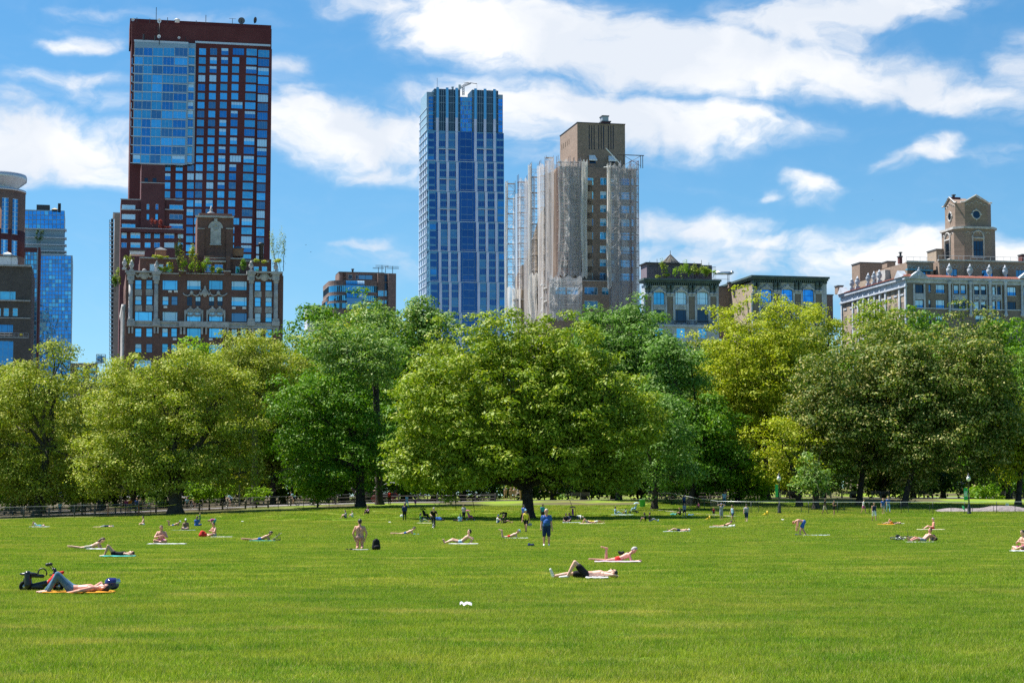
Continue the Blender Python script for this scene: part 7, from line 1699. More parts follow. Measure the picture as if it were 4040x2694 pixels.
# picnic groups
pushchair('black double pushchair with raised hoods beside the picnic', G(1680,2050), math.pi+.3, CL['black'], double=True, sc_=1.05)
person('woman in green sitting under a flowered cloth at the double pushchair', 1660, 2061, 'sit', flip=True, skin='tan', top='green', bottom='flower', hair='dark', hairlong=True, h=1.68, long=True)
towel('peach picnic cloth before the double pushchair', 1645, 1702, 2065, 1.0, TW['cream'], seed=12)
lump('picnic_bag', 'blue picnic bag right of the cyclist', 'bag', 1735, 2056, (.5,.3,.5), CL['blue'], 13); lump('picnic_bag', 'low black picnic bag right of the blue one', 'bag', 1752, 2056, (.7,.4,.32), CL['black'], 14); lump('picnic_bag', 'dark open basket left of the seated child', 'bag', 1790, 2057, (.9,.4,.32), CL['black'], 15)
person('child in a pale shirt sitting with the back to us by the red pushchair', 1815, 2059, 'cross', rz=math.pi, skin='tan', top='sky', bottom='navy', hair='dark', hairlong=True, h=1.45)
person('woman standing in black leggings looking at something in her hands', 1830, 2057, 'hold', rz=-.5, skin='brown', top='grey', bottom='black', long=True, hair='dark', h=1.66)
pushchair('pushchair with a magenta seat beside the standing woman', G(1856,2056), math.pi, CL['pink'], CL['pink'])
person('person in a blue and white cap sitting on the lawn left of the trunk', 1963, 2065, 'hug', flip=True, skin='fair', top='white', bottom='blue', hair='brown', hat='blue', h=1.6)
person('person in black sitting with legs stretched to the right, left of the trunk', 1988, 2066, 'sit', flip=True, skin='tan', top='black', bottom='black', hair='dark', h=1.66)
person('dark haired figure in black bending behind the seated pair', 1994, 2056, 'bend', skin='brown', top='black', bottom='black', long=True, hair='dark', h=1.55)
person('person with a blue rucksack half hidden behind the yellow vest walker', 2066, 2060, 'stand', rz=2.4, skin='tan', top='blue', bottom='black', hair='dark', h=1.66, long=True)
person('dark figure standing right of the trunk, behind the man in blue', 2141, 2056, 'stand', rz=.5, skin='brown', top='teal', bottom='black', long=True, hair='dark', h=1.66)
person('woman in black sitting at the left of the pink pushchair', 2233, 2062, 'cross', skin='brown', top='black', bottom='black', hair='dark', hairlong=True, h=1.66)
person('second dark figure sitting close to the pink pushchair', 2247, 2060, 'cross', rz=-.6, skin='brown', top='navy', bottom='black', hair='dark', h=1.66)
pushchair('tall pushchair with a pink hood facing us', G(2260,2046), 1.6, CL['pink'], plain('salmon_hood', (.62,.25,.22), .8), sc_=1.15)
person('person in white bending forward beside the pink pushchair', 2281, 2054, 'crouch', flip=True, skin='fair', top='white', bottom='navy', hair='grey', h=1.6)
towel('pale blanket under the group at the pink pushchair', 2222, 2290, 2063, 1.2, TW['blue'], seed=13); towel('cream blanket under the couple lying right of the pink pushchair', 2288, 2385, 2067, 1.2, TW['cream'], seed=14)
person('sunbather lying with knees up, left one of the couple', 2318, 2066, 'supine', (-.42,-.48), skin='tan', bottom='khaki', top='black', hair='dark', h=1.68, sleeve=0)
person('sunbather lying with straight legs to the right, other one of the couple', 2346, 2063, 'supine', (-.84,-.86), flip=True, skin='tan', bottom='white', top='yellow', hair='brown', h=1.70, sleeve=0)
person('woman in light blue sitting on a blue cloth in the deep shade', 2428, 2030, 'sit', flip=True, skin='brown', top='sky', bottom='sky', hair='dark', h=1.66, long=True)
person('small figure in light blue beside the blue grey pushchair', 2470, 2028, 'hug', skin='brown', top='sky', bottom='navy', hair='dark', h=1.2)
towel('light blue cloth in the deep shade', 2412, 2500, 2032, 1.3, TW['blue'], seed=15)
pushchair('blue grey pushchair in the deep shade', G(2500,2026), 0, CL['sky'], CL['sky'], sc_=1.1)
person('dark figure sitting alone with bag, left of the shaded pair', 2545, 2059, 'hug', skin='brown', top='black', bottom='yellow', hair='dark', h=1.68)
person('dark figure with legs stretched right, right of the shaded pair', 2564, 2059, 'sit', flip=True, skin='brown', top='black', bottom='grey', long=True, hair='dark', h=1.68, shoes='sky')
# right side
person('girl with long hair walking in a grey top and black shorts', 2700, 2042, 'walk', rz=.3, skin='fair', top='grey', bottom='black', hair='brown', hairlong=True, h=1.48, shoes='white')
person('red haired person sitting on the shaded lawn behind the walking girl', 2683, 2034, 'hug', skin='fair', top='black', bottom='black', hair='red', h=1.6, long=True)
lump('clothes_heap', 'teal cloth heap in the shade left of the walking girl', 'clothes', 2660, 2033, (.8,.5,.3), TW['teal'], 16); lump('clothes_heap', 'bright blue cloth heap in the shade right of the walking girl', 'clothes', 2728, 2034, (.9,.5,.2), TW['bluecloth'], 17)
person('small child in a red shirt bending by the yellow toys', 2816, 2040, 'stand', rz=.4, skin='fair', top='red', bottom='black', hair='red', h=1.02)
person('woman in a striped dress shading her eyes with both hands', 2846, 2053, 'armsup', skin='fair', top='stripe', bottom='stripe', hair='brown', hat='blue', h=1.62, lenpants=1.0, shoes='black')
person('girl in a white vest and dark shorts turned to the left', 2891, 2060, 'walk', rz=-1.0, skin='tan', top='sky', bottom='navy', hair='brown', hairlong=True, h=1.56, sleeve=0, shoes='black')
person('boy seen from behind in a grey t-shirt and dark shorts', 2945, 2061, 'walk', rz=2.9, skin='fair', top='grey', bottom='navy', hair='dark', h=1.66, big=1.1, lenpants=.95, shoes='teal')
YP = plain('yellow_plastic', (.75,.48,.02), .45)
def toy(label, px, py, s_):
    r = empty('toy', G(px, py), .2, label, 'toy'); MB().mat(YP).box(-.25*s_,.05*s_,-.12*s_,.12*s_,.02,.22*s_).build('body', None, r)
    m = MB().mat(YP); m.add([(-.6*s_,-.05,.02),(-.2*s_,-.1,.02),(-.2*s_,-.1,.16*s_),(-.6*s_,.05,.02),(-.2*s_,.1,.02),(-.2*s_,.1,.16*s_)], [(0,1,2),(5,4,3),(0,2,5,3),(1,4,5,2),(0,3,4,1)]); m.tube([(.0,0,.15*s_),(.02,0,.42*s_)], .09*s_, 6); m.build('handle', None, r)
toy('yellow plastic toy on the lawn left of the striped dress', 2800, 2051, 1.0); toy('small yellow toy on the lawn right of the striped dress', 2862, 2041, .5); toy('yellow plastic toy at the foot of the chain link fence', 3028, 2033, 1.2)
person('person in blue jeans standing behind the fence line, left of the children', 2855, 1990, 'stand', at=on(2855,233), skin='tan', top='sky', bottom='jeans', long=True, hair='dark', h=1.7)
person('person carrying a round blue bag behind the walking girl', 2697, 2006, 'stand', at=on(2697,226), rz=2.5, skin='tan', top='blue', bottom='navy', long=True, hair='dark', h=1.66); 
person('small figure in magenta under the maple boughs', 2755, 1990, 'hug', at=on(2755,228), skin='tan', top='pink', bottom='black', hair='dark', h=1.3)
towel('white sheet with towel pillow below the propped woman', 2800, 2900, 2080, .9, TW['white'], seed=16)
person('woman in a black bikini propped up on a white sheet', 2860, 2078, 'prone', (.0,.05), skin='pink', bottom='black', lenpants=.06, hair='dark', h=1.66); lump('clothes_heap', 'white bundle in front of the propped woman', 'clothes', 2888, 2079, (.7,.3,.25), CL['white'], 18)
towel('pale sheet under the man with a white hat over his face', 2616, 2722, 2099, .7, TW['blue'], seed=17)
person('pale man lying flat with a white hat over his face', 2680, 2098, 'supine', (-.80,-.84), skin='fair', bottom='navy', lenpants=.3, hair='brown', hat='white', h=1.74)
towel('long light blue mat right of the bending man', 3167, 3262, 2114, .75, TW['blue'], seed=18)
lump('clothes_heap', 'dark clothes heap at the feet of the bending man', 'clothes', 3155, 2114, (.7,.4,.18), CL['navy'], 19); lump('clothes_heap', 'little white bundle at the end of the blue mat', 'clothes', 3268, 2114, (.25,.2,.12), CL['white'], 20)
person('bare chested man in blue shorts bent over double, facing left', 3165, 2113, 'bend', skin='pink', bottom='blue', hair='red', h=1.82, fingers=True, lenpants=.8, big=1.05)
FG = 'people strolling by the chain link fence'
person('man in a black t-shirt and pale shorts behind the fence', 3254, 2029, 'walk', rz=1.2, skin='brown', top='black', bottom='khaki', hair='dark', h=1.68, lenpants=.9, group=FG)
person('woman in a black dress behind the fence looking at her phone', 3290, 2031, 'hold', rz=1.0, skin='tan', top='black', bottom='black', hair='dark', h=1.52, sleeve=0, group=FG)
person('person with an orange bag walking left in a pink and white top', 3407, 2027, 'walk', rz=1.3, skin='tan', top='white', bottom='pink', hair='dark', h=1.6, group=FG)
person('man in a navy vest and white shorts walking towards us before the fence', 3449, 2057, 'walk', rz=.1, skin='tan', top='navy', bottom='white', hair='brown', h=1.75, sleeve=0, lenpants=.9, group=FG, shoes='black')
person('man in a blue t-shirt and grey shorts behind the fence', 3485, 2028, 'walk', rz=-.2, skin='fair', top='blue', bottom='grey', hair='red', h=1.68, group=FG); person('tall person in blue close behind the blue shirted man at the fence', 3499, 2025, 'walk', rz=.2, at=on(3499,216), skin='fair', top='blue', bottom='sky', hair='red', h=1.78, long=True, group=FG)
towel('bright orange towel under the sunbather with one knee up', 3464, 3530, 2070, .9, TW['orange'], seed=19); towel('small white towel beyond the head on the orange towel', 3553, 3568, 2067, .5, TW['white'], seed=20)
person('sunbather lying with one knee up on the orange towel', 3520, 2069, 'supine', (-.40,-.84), skin='fair', top='black', bottom='orange', hair='dark', h=1.64, sleeve=0, lenpants=.3)
towel('cream towel under the white haired man', 3618, 3728, 2091, .8, TW['cream'], seed=21)
person('white haired man in red shorts sitting with his legs out to the left', 3682, 2090, 'sit', skin='pink', bottom='red', hair='grey', h=1.74, lenpants=.4)
towel('white towel under the man beside the fallen bicycle', 3572, 3690, 2142, .7, TW['white'], seed=22)
person('man with his bare back to us leaning on one arm beside a fallen bicycle', 3642, 2140, 'recline', rz=.35, skin='pink', bottom='grey', hair='brown', h=1.80, lenpants=.45, fingers=True, big=1.05)
bicycle('black bicycle lying on its side on the lawn at the right', G(3590,2136)+Vector((-.1,.2,.10)), .15, -1.35, (.03,.03,.03)); backpack('black rucksack lying behind the man by the fallen bicycle', 3684, 2137, .40, CL['black'], 1.2)
towel('white towel at the right edge of the lawn', 3990, 4080, 2178, .8, TW['white'], seed=23)
person('dark haired person sitting with a phone, cut by the right edge', 4042, 2174, 'cross', 1, rz=-1.2, skin='fair', bottom='pink', hair='dark', h=1.72, fingers=True)
# the motor scooter with helmet and red shirt
g0 = G(178, 2338); sc0 = empty('motor_scooter', g0+Vector((-.12,.35,0)), math.pi+.10, 'black motor scooter standing on the lawn with a red shirt hung over it', 'scooter')
SB = plain('scooter_black', (.015,.016,.02), .3); sc0.scale = (.82,.82,.84)
for x, nm in ((-.40, 0), (.52, 1)):
    wl = empty('wheel', (x,0,.16)); wl.parent = sc0; MB().mat(TY).torus((0,0,0), .115, .045, 'y', 22, 8).build('tyre', None, wl); m = MB().mat(RIM).tube([(0,-.03,0),(0,.03,0)], .07, 12); m.build('rim', None, wl)
blob('bodywork', [((-.42,0,.30),(-.30,0,.42),.07,.08),((-.30,0,.30),(.32,0,.15),.08,.09),((.32,0,.16),(.50,0,.34),.07,.07),((.05,0,.14),(.34,0,.14),.09,.09)], SB, sc0, .02)
blob('front_shield', [((-.38,-.10,.25),(-.30,-.12,.52),.06,.05),((-.38,.10,.25),(-.30,.12,.52),.06,.05),((-.36,0,.3),(-.30,0,.62),.07,.05)], SB, sc0, .02)
m = MB().mat(BLACKM); m.tube([(-.40,0,.2),(-.28,0,.62)], .03, 8); m.tube([(-.27,-.28,.62),(-.25,0,.66),(-.27,.28,.62)], .02, 6); m.build('handlebar', None, sc0)
for s in (-1, 1):
    m = MB().mat(BLACKM); m.tube([(-.26,s*.22,.63),(-.16,s*.28,.74)], .01, 5); m.ell((-.14,s*.28,.76), (.07,.03,.045), 10, 6); m.build('mirror', None, sc0)
m = MB().mat(SB); m.ell((.42,0,.50), (.26,.12,.05), 12, 6); m.build('seat', None, sc0); m = MB().mat(BLACKM); pts = [(.04+.12*math.cos(a_), 0, .52+.13*math.sin(a_)) for a_ in np.linspace(-.5, 3.6, 14)]; m.tube(pts, .022, 6); m.tube([(-.15,0,.48),(-.30,0,.46)], .02, 5); m.build('lock_hoop', None, sc0)
blob('top_box', [((.42,-.06,.20),(.44,-.06,.50),.11,.09),((.42,.08,.20),(.44,.08,.50),.11,.09),((.40,0,.46),(.02,0,.44),.06,.05)], SB, sc0, .02)
ob = blob('red_shirt', [((.20,-.12,.24),(.36,-.10,.42),.09,.07),((.22,-.10,.16),(.28,-.08,.36),.07,.08),((.36,-.06,.42),(.44,0,.46),.05,.04)], CL['red'], None, .02); ob.parent = None; ob.location = sc0.location; tag(ob, 'bright red shirt draped over the motor scooter', 'shirt')
hp = G(420, 2338)+Vector((.10,.10,.22)); hl = empty('crash_helmet', hp, 0, 'shiny dark blue crash helmet with clear visor behind the head of the man in jeans', 'helmet'); HM = plain('blue_helmet_gloss', (.02,.02,.11), .08, spec=.8)
blob('shell', [((-.04,0,0),(.05,0,.01),.13,.12),((.02,0,-.04),(.06,0,-.04),.12,.11)], HM, hl, .015); m = MB().mat(glassm('visor', (.45,.6,.65), .1, .3)); 
vs = [(.06+.14*math.cos(a_)*math.cos(e_), .15*math.sin(a_)*math.cos(e_), .03+.13*math.sin(e_)) for e_ in (-.3,0,.3,.6) for a_ in np.linspace(-1.1, 1.1, 9)]; m.add(vs, [(j*9+i, j*9+i+1, (j+1)*9+i+1, (j+1)*9+i) for j in range(3) for i in range(8)], True); m.build('visor', None, hl)
# small litter and birds
for i, (px_, py_, s_, lb) in enumerate(((1838,2402,.13,'crumpled white paper on the near lawn'),(3088,2053,.14,'flat white scrap on the far lawn right of the children'),(956,2060,.12,'pale scrap on the far lawn left of the seated couple'),(1537,2063,.12,'pale scrap on the lawn left of the man in navy'))):
    g = G(px_, py_); m = MB().mat(CL['white']); n = 6; vs = [((i_/n-.5)*s_*1.8, (j_/4-.5)*s_*1.2, .085+.02*math.sin(i_*2+j_*1.7)+.012*(i_ % 2)+.04*j_/4) for j_ in range(5) for i_ in range(n+1)]
    m.add(vs, [(j_*(n+1)+i_, j_*(n+1)+i_+1, (j_+1)*(n+1)+i_+1, (j_+1)*(n+1)+i_) for j_ in range(4) for i_ in range(n)]); m.box(-.03,.03,-.02,.02,-.01,.03); tag(m.build('paper_scrap', None, None, g), lb, 'paper')
def bird(label, px, py, Y, s_, a_):
    r = empty('bird', P(px, py, Y), a_, label, 'bird', 'birds in the sky'); B_ = CL['black']
    blob('body', [((-.14*s_,0,0),(.12*s_,0,.02*s_),.05*s_,.07*s_),((.12*s_,0,.02*s_),(.2*s_,0,.04*s_),.05*s_,.03*s_),((-.14*s_,0,0),(-.26*s_,0,0),.03*s_,.04*s_),
        ((.03*s_,0,.03*s_),(.03*s_,-.28*s_,.16*s_),.05*s_,.035*s_),((.03*s_,-.28*s_,.16*s_),(-.1*s_,-.5*s_,.12*s_),.035*s_,.012*s_),((.03*s_,0,.03*s_),(.03*s_,.28*s_,.16*s_),.05*s_,.035*s_),((.03*s_,.28*s_,.16*s_),(-.1*s_,.5*s_,.12*s_),.035*s_,.012*s_)], B_, r, .03*s_)
bird('upper of two dark birds right of the red tower', 1207, 967, 210, .30, .6); bird('lower of two dark birds right of the red tower', 1226, 995, 210, .30, 2.2); bird('lone bird high above the corniced houses', 3443, 790, 300, .3, 0)
# ------------------------------------------------------------------ fences, benches, lamps, signs and the drive behind the lawn
FPOST = plain('fence_post_green', (.03,.045,.04), .5); RAIL = plain('galvanised_rail', (.62,.64,.66), .35, metal=.3)
def meshmat():
    m, t = newmat('chain_link'); tc = t('ShaderNodeNewGeometry'); sp = t('ShaderNodeSeparateXYZ', {0: tc.outputs['Position']})
    a = t.math('ADD', sp.outputs[0], sp.outputs[2]); b = t.math('SUBTRACT', sp.outputs[0], sp.outputs[2])
    fa = t.math('LESS_THAN', t.math('FRACT', t.math('MULTIPLY', a, 11.0)), .08); fb = t.math('LESS_THAN', t.math('FRACT', t.math('MULTIPLY', b, 11.0)), .08)
    f = t.math('MAXIMUM', fa, fb); d = t('ShaderNodeBsdfPrincipled', {'Base Color': (.05,.06,.055,1), 'Roughness': .5}); tr = t('ShaderNodeBsdfTransparent')
    t('ShaderNodeOutputMaterial', {0: t('ShaderNodeMixShader', {0: f, 1: tr.outputs[0], 2: d.outputs[0]}).outputs[0]}); return m
CHAIN = meshmat()
def chain_fence(label, pts, h_=1.25, gap=3.0, rail_mat=None):
    """pts ground points; posts, galvanised top rail, mesh follow the ground"""
    o = Vector(pts[0]); r = empty('chain_link_fence', o, 0, label, 'fence'); out = []
    for a, b_ in zip(pts[:-1], pts[1:]):
        a = Vector(a); b_ = Vector(b_); n = max(1, round((b_-a).length/gap))
        for i in range(n): q = a.lerp(b_, i/n); out.append(Vector((q.x, q.y, gz(q.x, q.y))))
    out.append(Vector(pts[-1])); m = MB().mat(rail_mat or RAIL); m.tube([q-o+Vector((0,0,h_)) for q in out], .026, 6); m.build('top_rail', None, r)
    base = MB().mat(FPOST).tube([(0,0,-.1),(0,0,h_+.05)], .035, 6).mesh('post')
    for q in out: link('post', base, r, q-o)
    m = MB().mat(CHAIN)
    for a, b_ in zip(out[:-1], out[1:]): a = a-o; b_ = b_-o; m.quad(a+Vector((0,0,.02)), b_+Vector((0,0,.02)), b_+Vector((0,0,h_)), a+Vector((0,0,h_)))
    m.build('chain_mesh', None, r); return r
chain_fence('long chain link fence with a pale top rail across the right of the lawn', [on(4300,212), on(3800,212), on(3300,213), on(2960,214), on(2830,216), on(2700,232), on(2600,244)])
chain_fence('chain link fence with a pale top rail along the left path', [on(-200,228), on(0,228), on(300,229), on(600,230), on(900,236), on(1200,240), on(1500,243)], 1.35, rail_mat=plain('dull_rail', (.20,.21,.22), .6))
def rail_fence(label, pts, gap=2.6, h_=.95, rails=(.35,.8), mat=None):
    o = Vector(pts[0]); r = empty('post_and_rail_fence', o, 0, label, 'fence'); out = []; mat = mat or plain('weathered_timber', (.13,.11,.095), .9, scale=3)
    for a, b_ in zip(pts[:-1], pts[1:]):
        a = Vector(a); b_ = Vector(b_); n = max(1, round((b_-a).length/gap))
        for i in range(n): q = a.lerp(b_, i/n); out.append(Vector((q.x, q.y, gz(q.x, q.y))))
    base = MB().mat(mat).box(-.09,.09,-.09,.09,-.1,h_).add([(-.09,-.09,h_),(.09,-.09,h_),(.09,.09,h_),(-.09,.09,h_),(0,0,h_+.08)], [(0,1,4),(1,2,4),(2,3,4),(3,0,4)]).mesh('post')
    for q in out: link('post', base, r, q-o)
    for z in rails:
        m = MB().mat(mat)
        for a, b_ in zip(out[:-1], out[1:]): m.tube([a-o+Vector((0,0,z)), b_-o+Vector((0,0,z))], .045, 5)
        m.build('rail', None, r)
    return r
rail_fence('low timber post and rail fence along the left path kerb', [on(-100,233), on(300,234), on(700,236), on(1150,240)])
rail_fence('low timber post and rail fence behind the spreading tree', [on(1150,246), on(1500,250), on(1800,252), on(2030,253)])
rail_fence('timber rail fence behind the green litter bin', [on(2560,256), on(2800,259), on(3060,261)])
LOWW = MB()
r = empty('low_wire_fence', on(3000,216), 0, 'low dark wire edging fence behind the chain link fence', 'fence')
for i in range(14):
    q = on(2990+i*84, 217)-r.location; link('post', MB().mat(FPOST).tube([(0,0,-.1),(0,0,.75)], .03, 5).mesh('post'), r, q)
BW = plain('bench_slat', (.10,.085,.07), .8, scale=4)
def make_bench():
    r = empty('park_bench', (0,0,0)); m = MB().mat(BW)
    for k in range(4): m.box(-1.2, 1.2, -.42+k*.12, -.33+k*.12, .44, .48)
    m.build('seat', None, r); m = MB().mat(BW)
    for k in range(4): m.box(-1.2, 1.2, .08, .12, .58+k*.12, .67+k*.12)
    m.build('backrest', None, r)
    lg = MB().mat(plain('bench_concrete', (.20,.19,.18), .9)).box(-.05,.05,-.45,.14,0,.44).box(-.05,.05,.05,.14,.44,1.0).box(-.05,.05,-.45,.14,.60,.66).mesh('leg')
    for x in (-1.15, 0, 1.15): link('leg', lg, r, (x,0,0))
    return r
proto = make_bench(); first = True
BN = ['first bench at the far left beyond the path','bench behind the yellow tape','bench left of the dark plane trunk','bench behind the cyclists','bench left of the horse carriage','bench right of the horse carriage','bench seen left of the spreading tree trunk','bench just right of the spreading tree trunk',
 'bench behind the green litter bin','bench right of the green litter bin','bench behind the children','bench left of the first lamp post','bench right of the first lamp post','bench behind the strollers at the fence','bench under the left blossomed tree','bench between the blossomed trees','bench left of the second lamp post','bench right of the second lamp post','bench beside the bright shrub','last bench at the right edge']
for i, px_ in enumerate((60,330,560,1010,1290,1640,1930,2290,2590,2700,2830,2950,3110,3240,3350,3470,3640,3870,3960,4030)):
    Yb = 262 if px_ < 2500 else 270; q = on(px_, Yb); o = proto if first else copy_tree(proto); first = False
    o.location = q; o.rotation_euler = (0,0,(.05*(i % 3)-.05)); tag(o, BN[i], 'bench', 'benches along the tree lined walk')
# cast iron lamp posts with banners
LI = plain('lamp_iron', (.02,.024,.026), .5)
LGm = plain('lamp_glass', (.62,.64,.60), .2, vary=.05)
def lamp(label, p_, h_=4.0):
    r = empty('street_lamp', p_, 0, label, 'street lamp', 'cast iron lamp posts')
    MB().mat(LI).lathe((0,0,0), [(.24,0),(.24,.15),(.17,.25),(.19,.75),(.12,.9),(.08,1.1),(.06,2.2),(.055,h_-.9),(.09,h_-.85),(.05,h_-.75)], 10).build('post', None, r)
    MB().mat(LGm).lathe((0,0,h_-.75), [(.08,0),(.2,.12),(.22,.35),(.13,.55)], 10).build('lantern', None, r); MB().mat(LI).lathe((0,0,h_-.2), [(.16,0),(.17,.04),(.10,.14),(.03,.2),(.02,.34)], 10).build('lamp_cap', None, r); return r
def banner(label, p_, z0, z1, w_, side=-1, text=True):
    r = empty('banner', p_, 0, label, 'banner'); GBm = plain('green_banner', (.02,.38,.09), .7, vary=.05); m = MB().mat(GBm)
    x0_, x1_ = sorted((side*.10, side*(.10+w_))); m.box(x0_, x1_, -.012, .012, z0, z1); m.build('panel', None, r)
    m = MB().mat(LI); m.tube([(0,0,z1),(side*(.12+w_),0,z1)], .018, 5); m.tube([(0,0,z0),(side*(.12+w_),0,z0)], .018, 5); m.build('bracket', None, r)
    if text:
        m = MB().mat(plain('banner_print', (.70,.80,.70), .7)); g = random.Random(3)
        for k in range(9):
            z = z1-.38-(z1-z0-.7)*k/9; x = x0_+.06
            while x < x1_-.1: ww = .03+.07*g.random(); m.box(x, min(x+ww, x1_-.05), -.018, -.013, z, z+.055); x += ww+.025
        m.build('lettering', None, r)
    return r
p1 = on(3071, 214); lamp('cast iron lamp post standing in the fence line, left of the strollers', p1, 4.2); banner('plain green banner on the left lamp post', p1, 1.75, 3.1, .32, -1, False)
p2 = on(3817, 210); lamp('cast iron lamp post by the grey rock at the right', p2, 4.2); banner('green banner with pale lettering on the right lamp post', p2, 1.5, 2.75, .42, -1, True)
rr_ = empty('rubbish_bin', on(2533,230), 0, 'bright green litter bin under the maple boughs', 'litter bin'); MB().mat(plain('bin_green', (.02,.34,.06), .5)).lathe((0,0,0), [(.28,0),(.30,.05),(.36,.85),(.39,.87),(.39,.92)], 14).build('barrel', None, rr_); MB().mat(BLACKM).lathe((0,0,.0), [(.33,.90),(.33,.93)], 12).build('liner', None, rr_)
# octagonal sign pole, tall street light pole
r = empty('traffic_sign', on(482,243), 0, 'back of an octagonal road sign on a dark green pole at the left', 'road sign'); MB().mat(FPOST).tube([(0,0,0),(0,0,7.4)], .10, 8).build('post', None, r)
m = MB().mat(plain('sign_back_metal', (.42,.40,.40), .45, metal=.3)); m.fprism([(.40*math.cos(math.pi/8+k*math.pi/4), 2.9+.40*math.sin(math.pi/8+k*math.pi/4)) for k in range(8)], .12, .15); m.build('sign_plate', None, r)
m = MB().mat(CL['white']); m.box(.05,.42,-.13,-.11,6.2,6.5); m.build('name_plate', None, r); m = MB().mat(plain('pale_pipe', (.35,.36,.34), .6)); m.box(-.35,-.05,-.1,.1,6.6,8.0); m.build('control_box', None, r)
r = empty('street_lamp', on(948,248), 0, 'tall thin dark street light with a curved arm among the plane boughs', 'street lamp'); MB().mat(FPOST).tube([(0,0,0),(0,0,8.6)], [.12,.06], 8).build('post', None, r); m = MB().mat(FPOST); m.tube([(0,0,8.5),(-.3,-.2,9.2),(-1.0,-.4,9.4)], .04, 6); m.ell((-1.15,-.4,9.36), (.3,.12,.08), 8, 5); m.build('lamp_arm', None, r)
# caution tape
r = empty('caution_tape', on(430,231), 0, 'yellow caution tape strung between posts by the left path', 'tape'); TP = plain('yellow_tape', (.72,.58,.03), .5); m = MB().mat(TP); e0 = Vector(r.location)
for (a, c_, z) in ((435,550,1.05),(550,700,1.0),(520,600,.6)):
    A_ = on(a,231)-e0; B_ = on(c_,231)-e0; n = 10
    for i in range(n):
        f0, f1 = i/n, (i+1)/n; q0 = A_.lerp(B_, f0)+Vector((0,0,z-.12*math.sin(math.pi*f0))); q1 = A_.lerp(B_, f1)+Vector((0,0,z-.12*math.sin(math.pi*f1))); m.quad(q0, q1, q1+Vector((0,0,.08)), q0+Vector((0,0,.08)))
m.build('tape', None, r); m = MB().mat(plain('orange_post', (.6,.16,.04), .6))
for a in (432, 552): q = on(a,231)-e0; m = MB().mat(MATS['orange_post']); m.tube([q, q+Vector((0,0,1.2))], .06, 6); m.build('post', None, r)
# grey rock outcrop behind the fence
g = np.random.default_rng(5); c_ = on(3900, 221); nx_, ny_ = 40, 14; vs = []
for j in range(ny_+1):
    for i in range(nx_+1):
        u_ = i/nx_*2-1; v_ = j/ny_*2-1; x = u_*6.2; y = v_*3.0; z = max(0, (1-abs(u_)**2.2)*(1-v_*v_))**.6*.62*(1+.25*math.sin(u_*5)+.18*mnoise.noise(Vector((x*.8, y*.8, 3))))-.12; vs.append((x, y, z+gz(c_.x+x, c_.y+y)-c_.z))
o = link('rock', np_mesh('rock', vs, [(j*(nx_+1)+i, j*(nx_+1)+i+1, (j+1)*(nx_+1)+i+1, (j+1)*(nx_+1)+i) for j in range(ny_) for i in range(nx_)], plain('schist_rock', (.24,.205,.21), .9, vary=.3, scale=1.8, bump=.8), smooth=True), None, c_); tag(o, 'low bare grey rock outcrop behind the fence at the right', 'rock')
r = empty('sign_board', on(3797,219)+Vector((0,0,.25)), 0, 'small green board leaning on the rock', 'board'); MB().mat(MATS['green_banner']).add([(-.1,0,0),(.12,0,0),(.02,.2,.42),(-.2,.2,.42),(-.1,.03,0),(.12,.03,0),(.02,.23,.42),(-.2,.23,.42)], [(0,1,2,3),(7,6,5,4),(0,3,7,4),(1,5,6,2),(3,2,6,7),(0,4,5,1)]).build('board', None, r)
r = empty('notice', on(3967,211.9)+Vector((0,0,.82)), 0, 'small white and blue notice fixed to the chain link fence', 'notice'); MB().mat(CL['white']).box(-.16,.16,-.03,-.015,0,.28).build('plate', None, r); m = MB().mat(CL['blue'])
for k in range(3): m.box(-.12,.10-.03*k,-.036,-.031,.05+.07*k,.08+.07*k)
m.build('print', None, r)
# the drive: cyclists, walkers and a horse carriage
def rider(label, px, Y, top, skin, flip, frame, hat=None, rz=0):
    q = on(px, Y)+Vector((0,0,.05)); bicycle('bicycle of the '+label, q, (math.pi if flip else 0)+rz, 0, frame, grp='bicycles on the drive'); person(label, 0, 0, 'cycle', at=q, rz=(math.pi if flip else 0)+rz, skin=skin, top=top, bottom='navy', hair='brown', hat=hat, h=1.75, group='cyclists on the drive')
rider('cyclist in a white and teal shirt riding left before the dark trunks', 1160, 246, 'sky', 'fair', True, (.05,.05,.06)); rider('second cyclist half hidden behind the bright young tree', 1245, 247, 'teal', 'tan', True, (.05,.20,.2))
rider('cyclist with a blue top riding left under drooping boughs', 912, 247, 'sky', 'fair', True, (.04,.04,.05), 'grey'); rider('cyclist in a lime shirt and green helmet', 772, 244, 'yellow', 'fair', True, (.3,.3,.32), 'teal', .5)
WK = 'walkers on the path behind the fences'
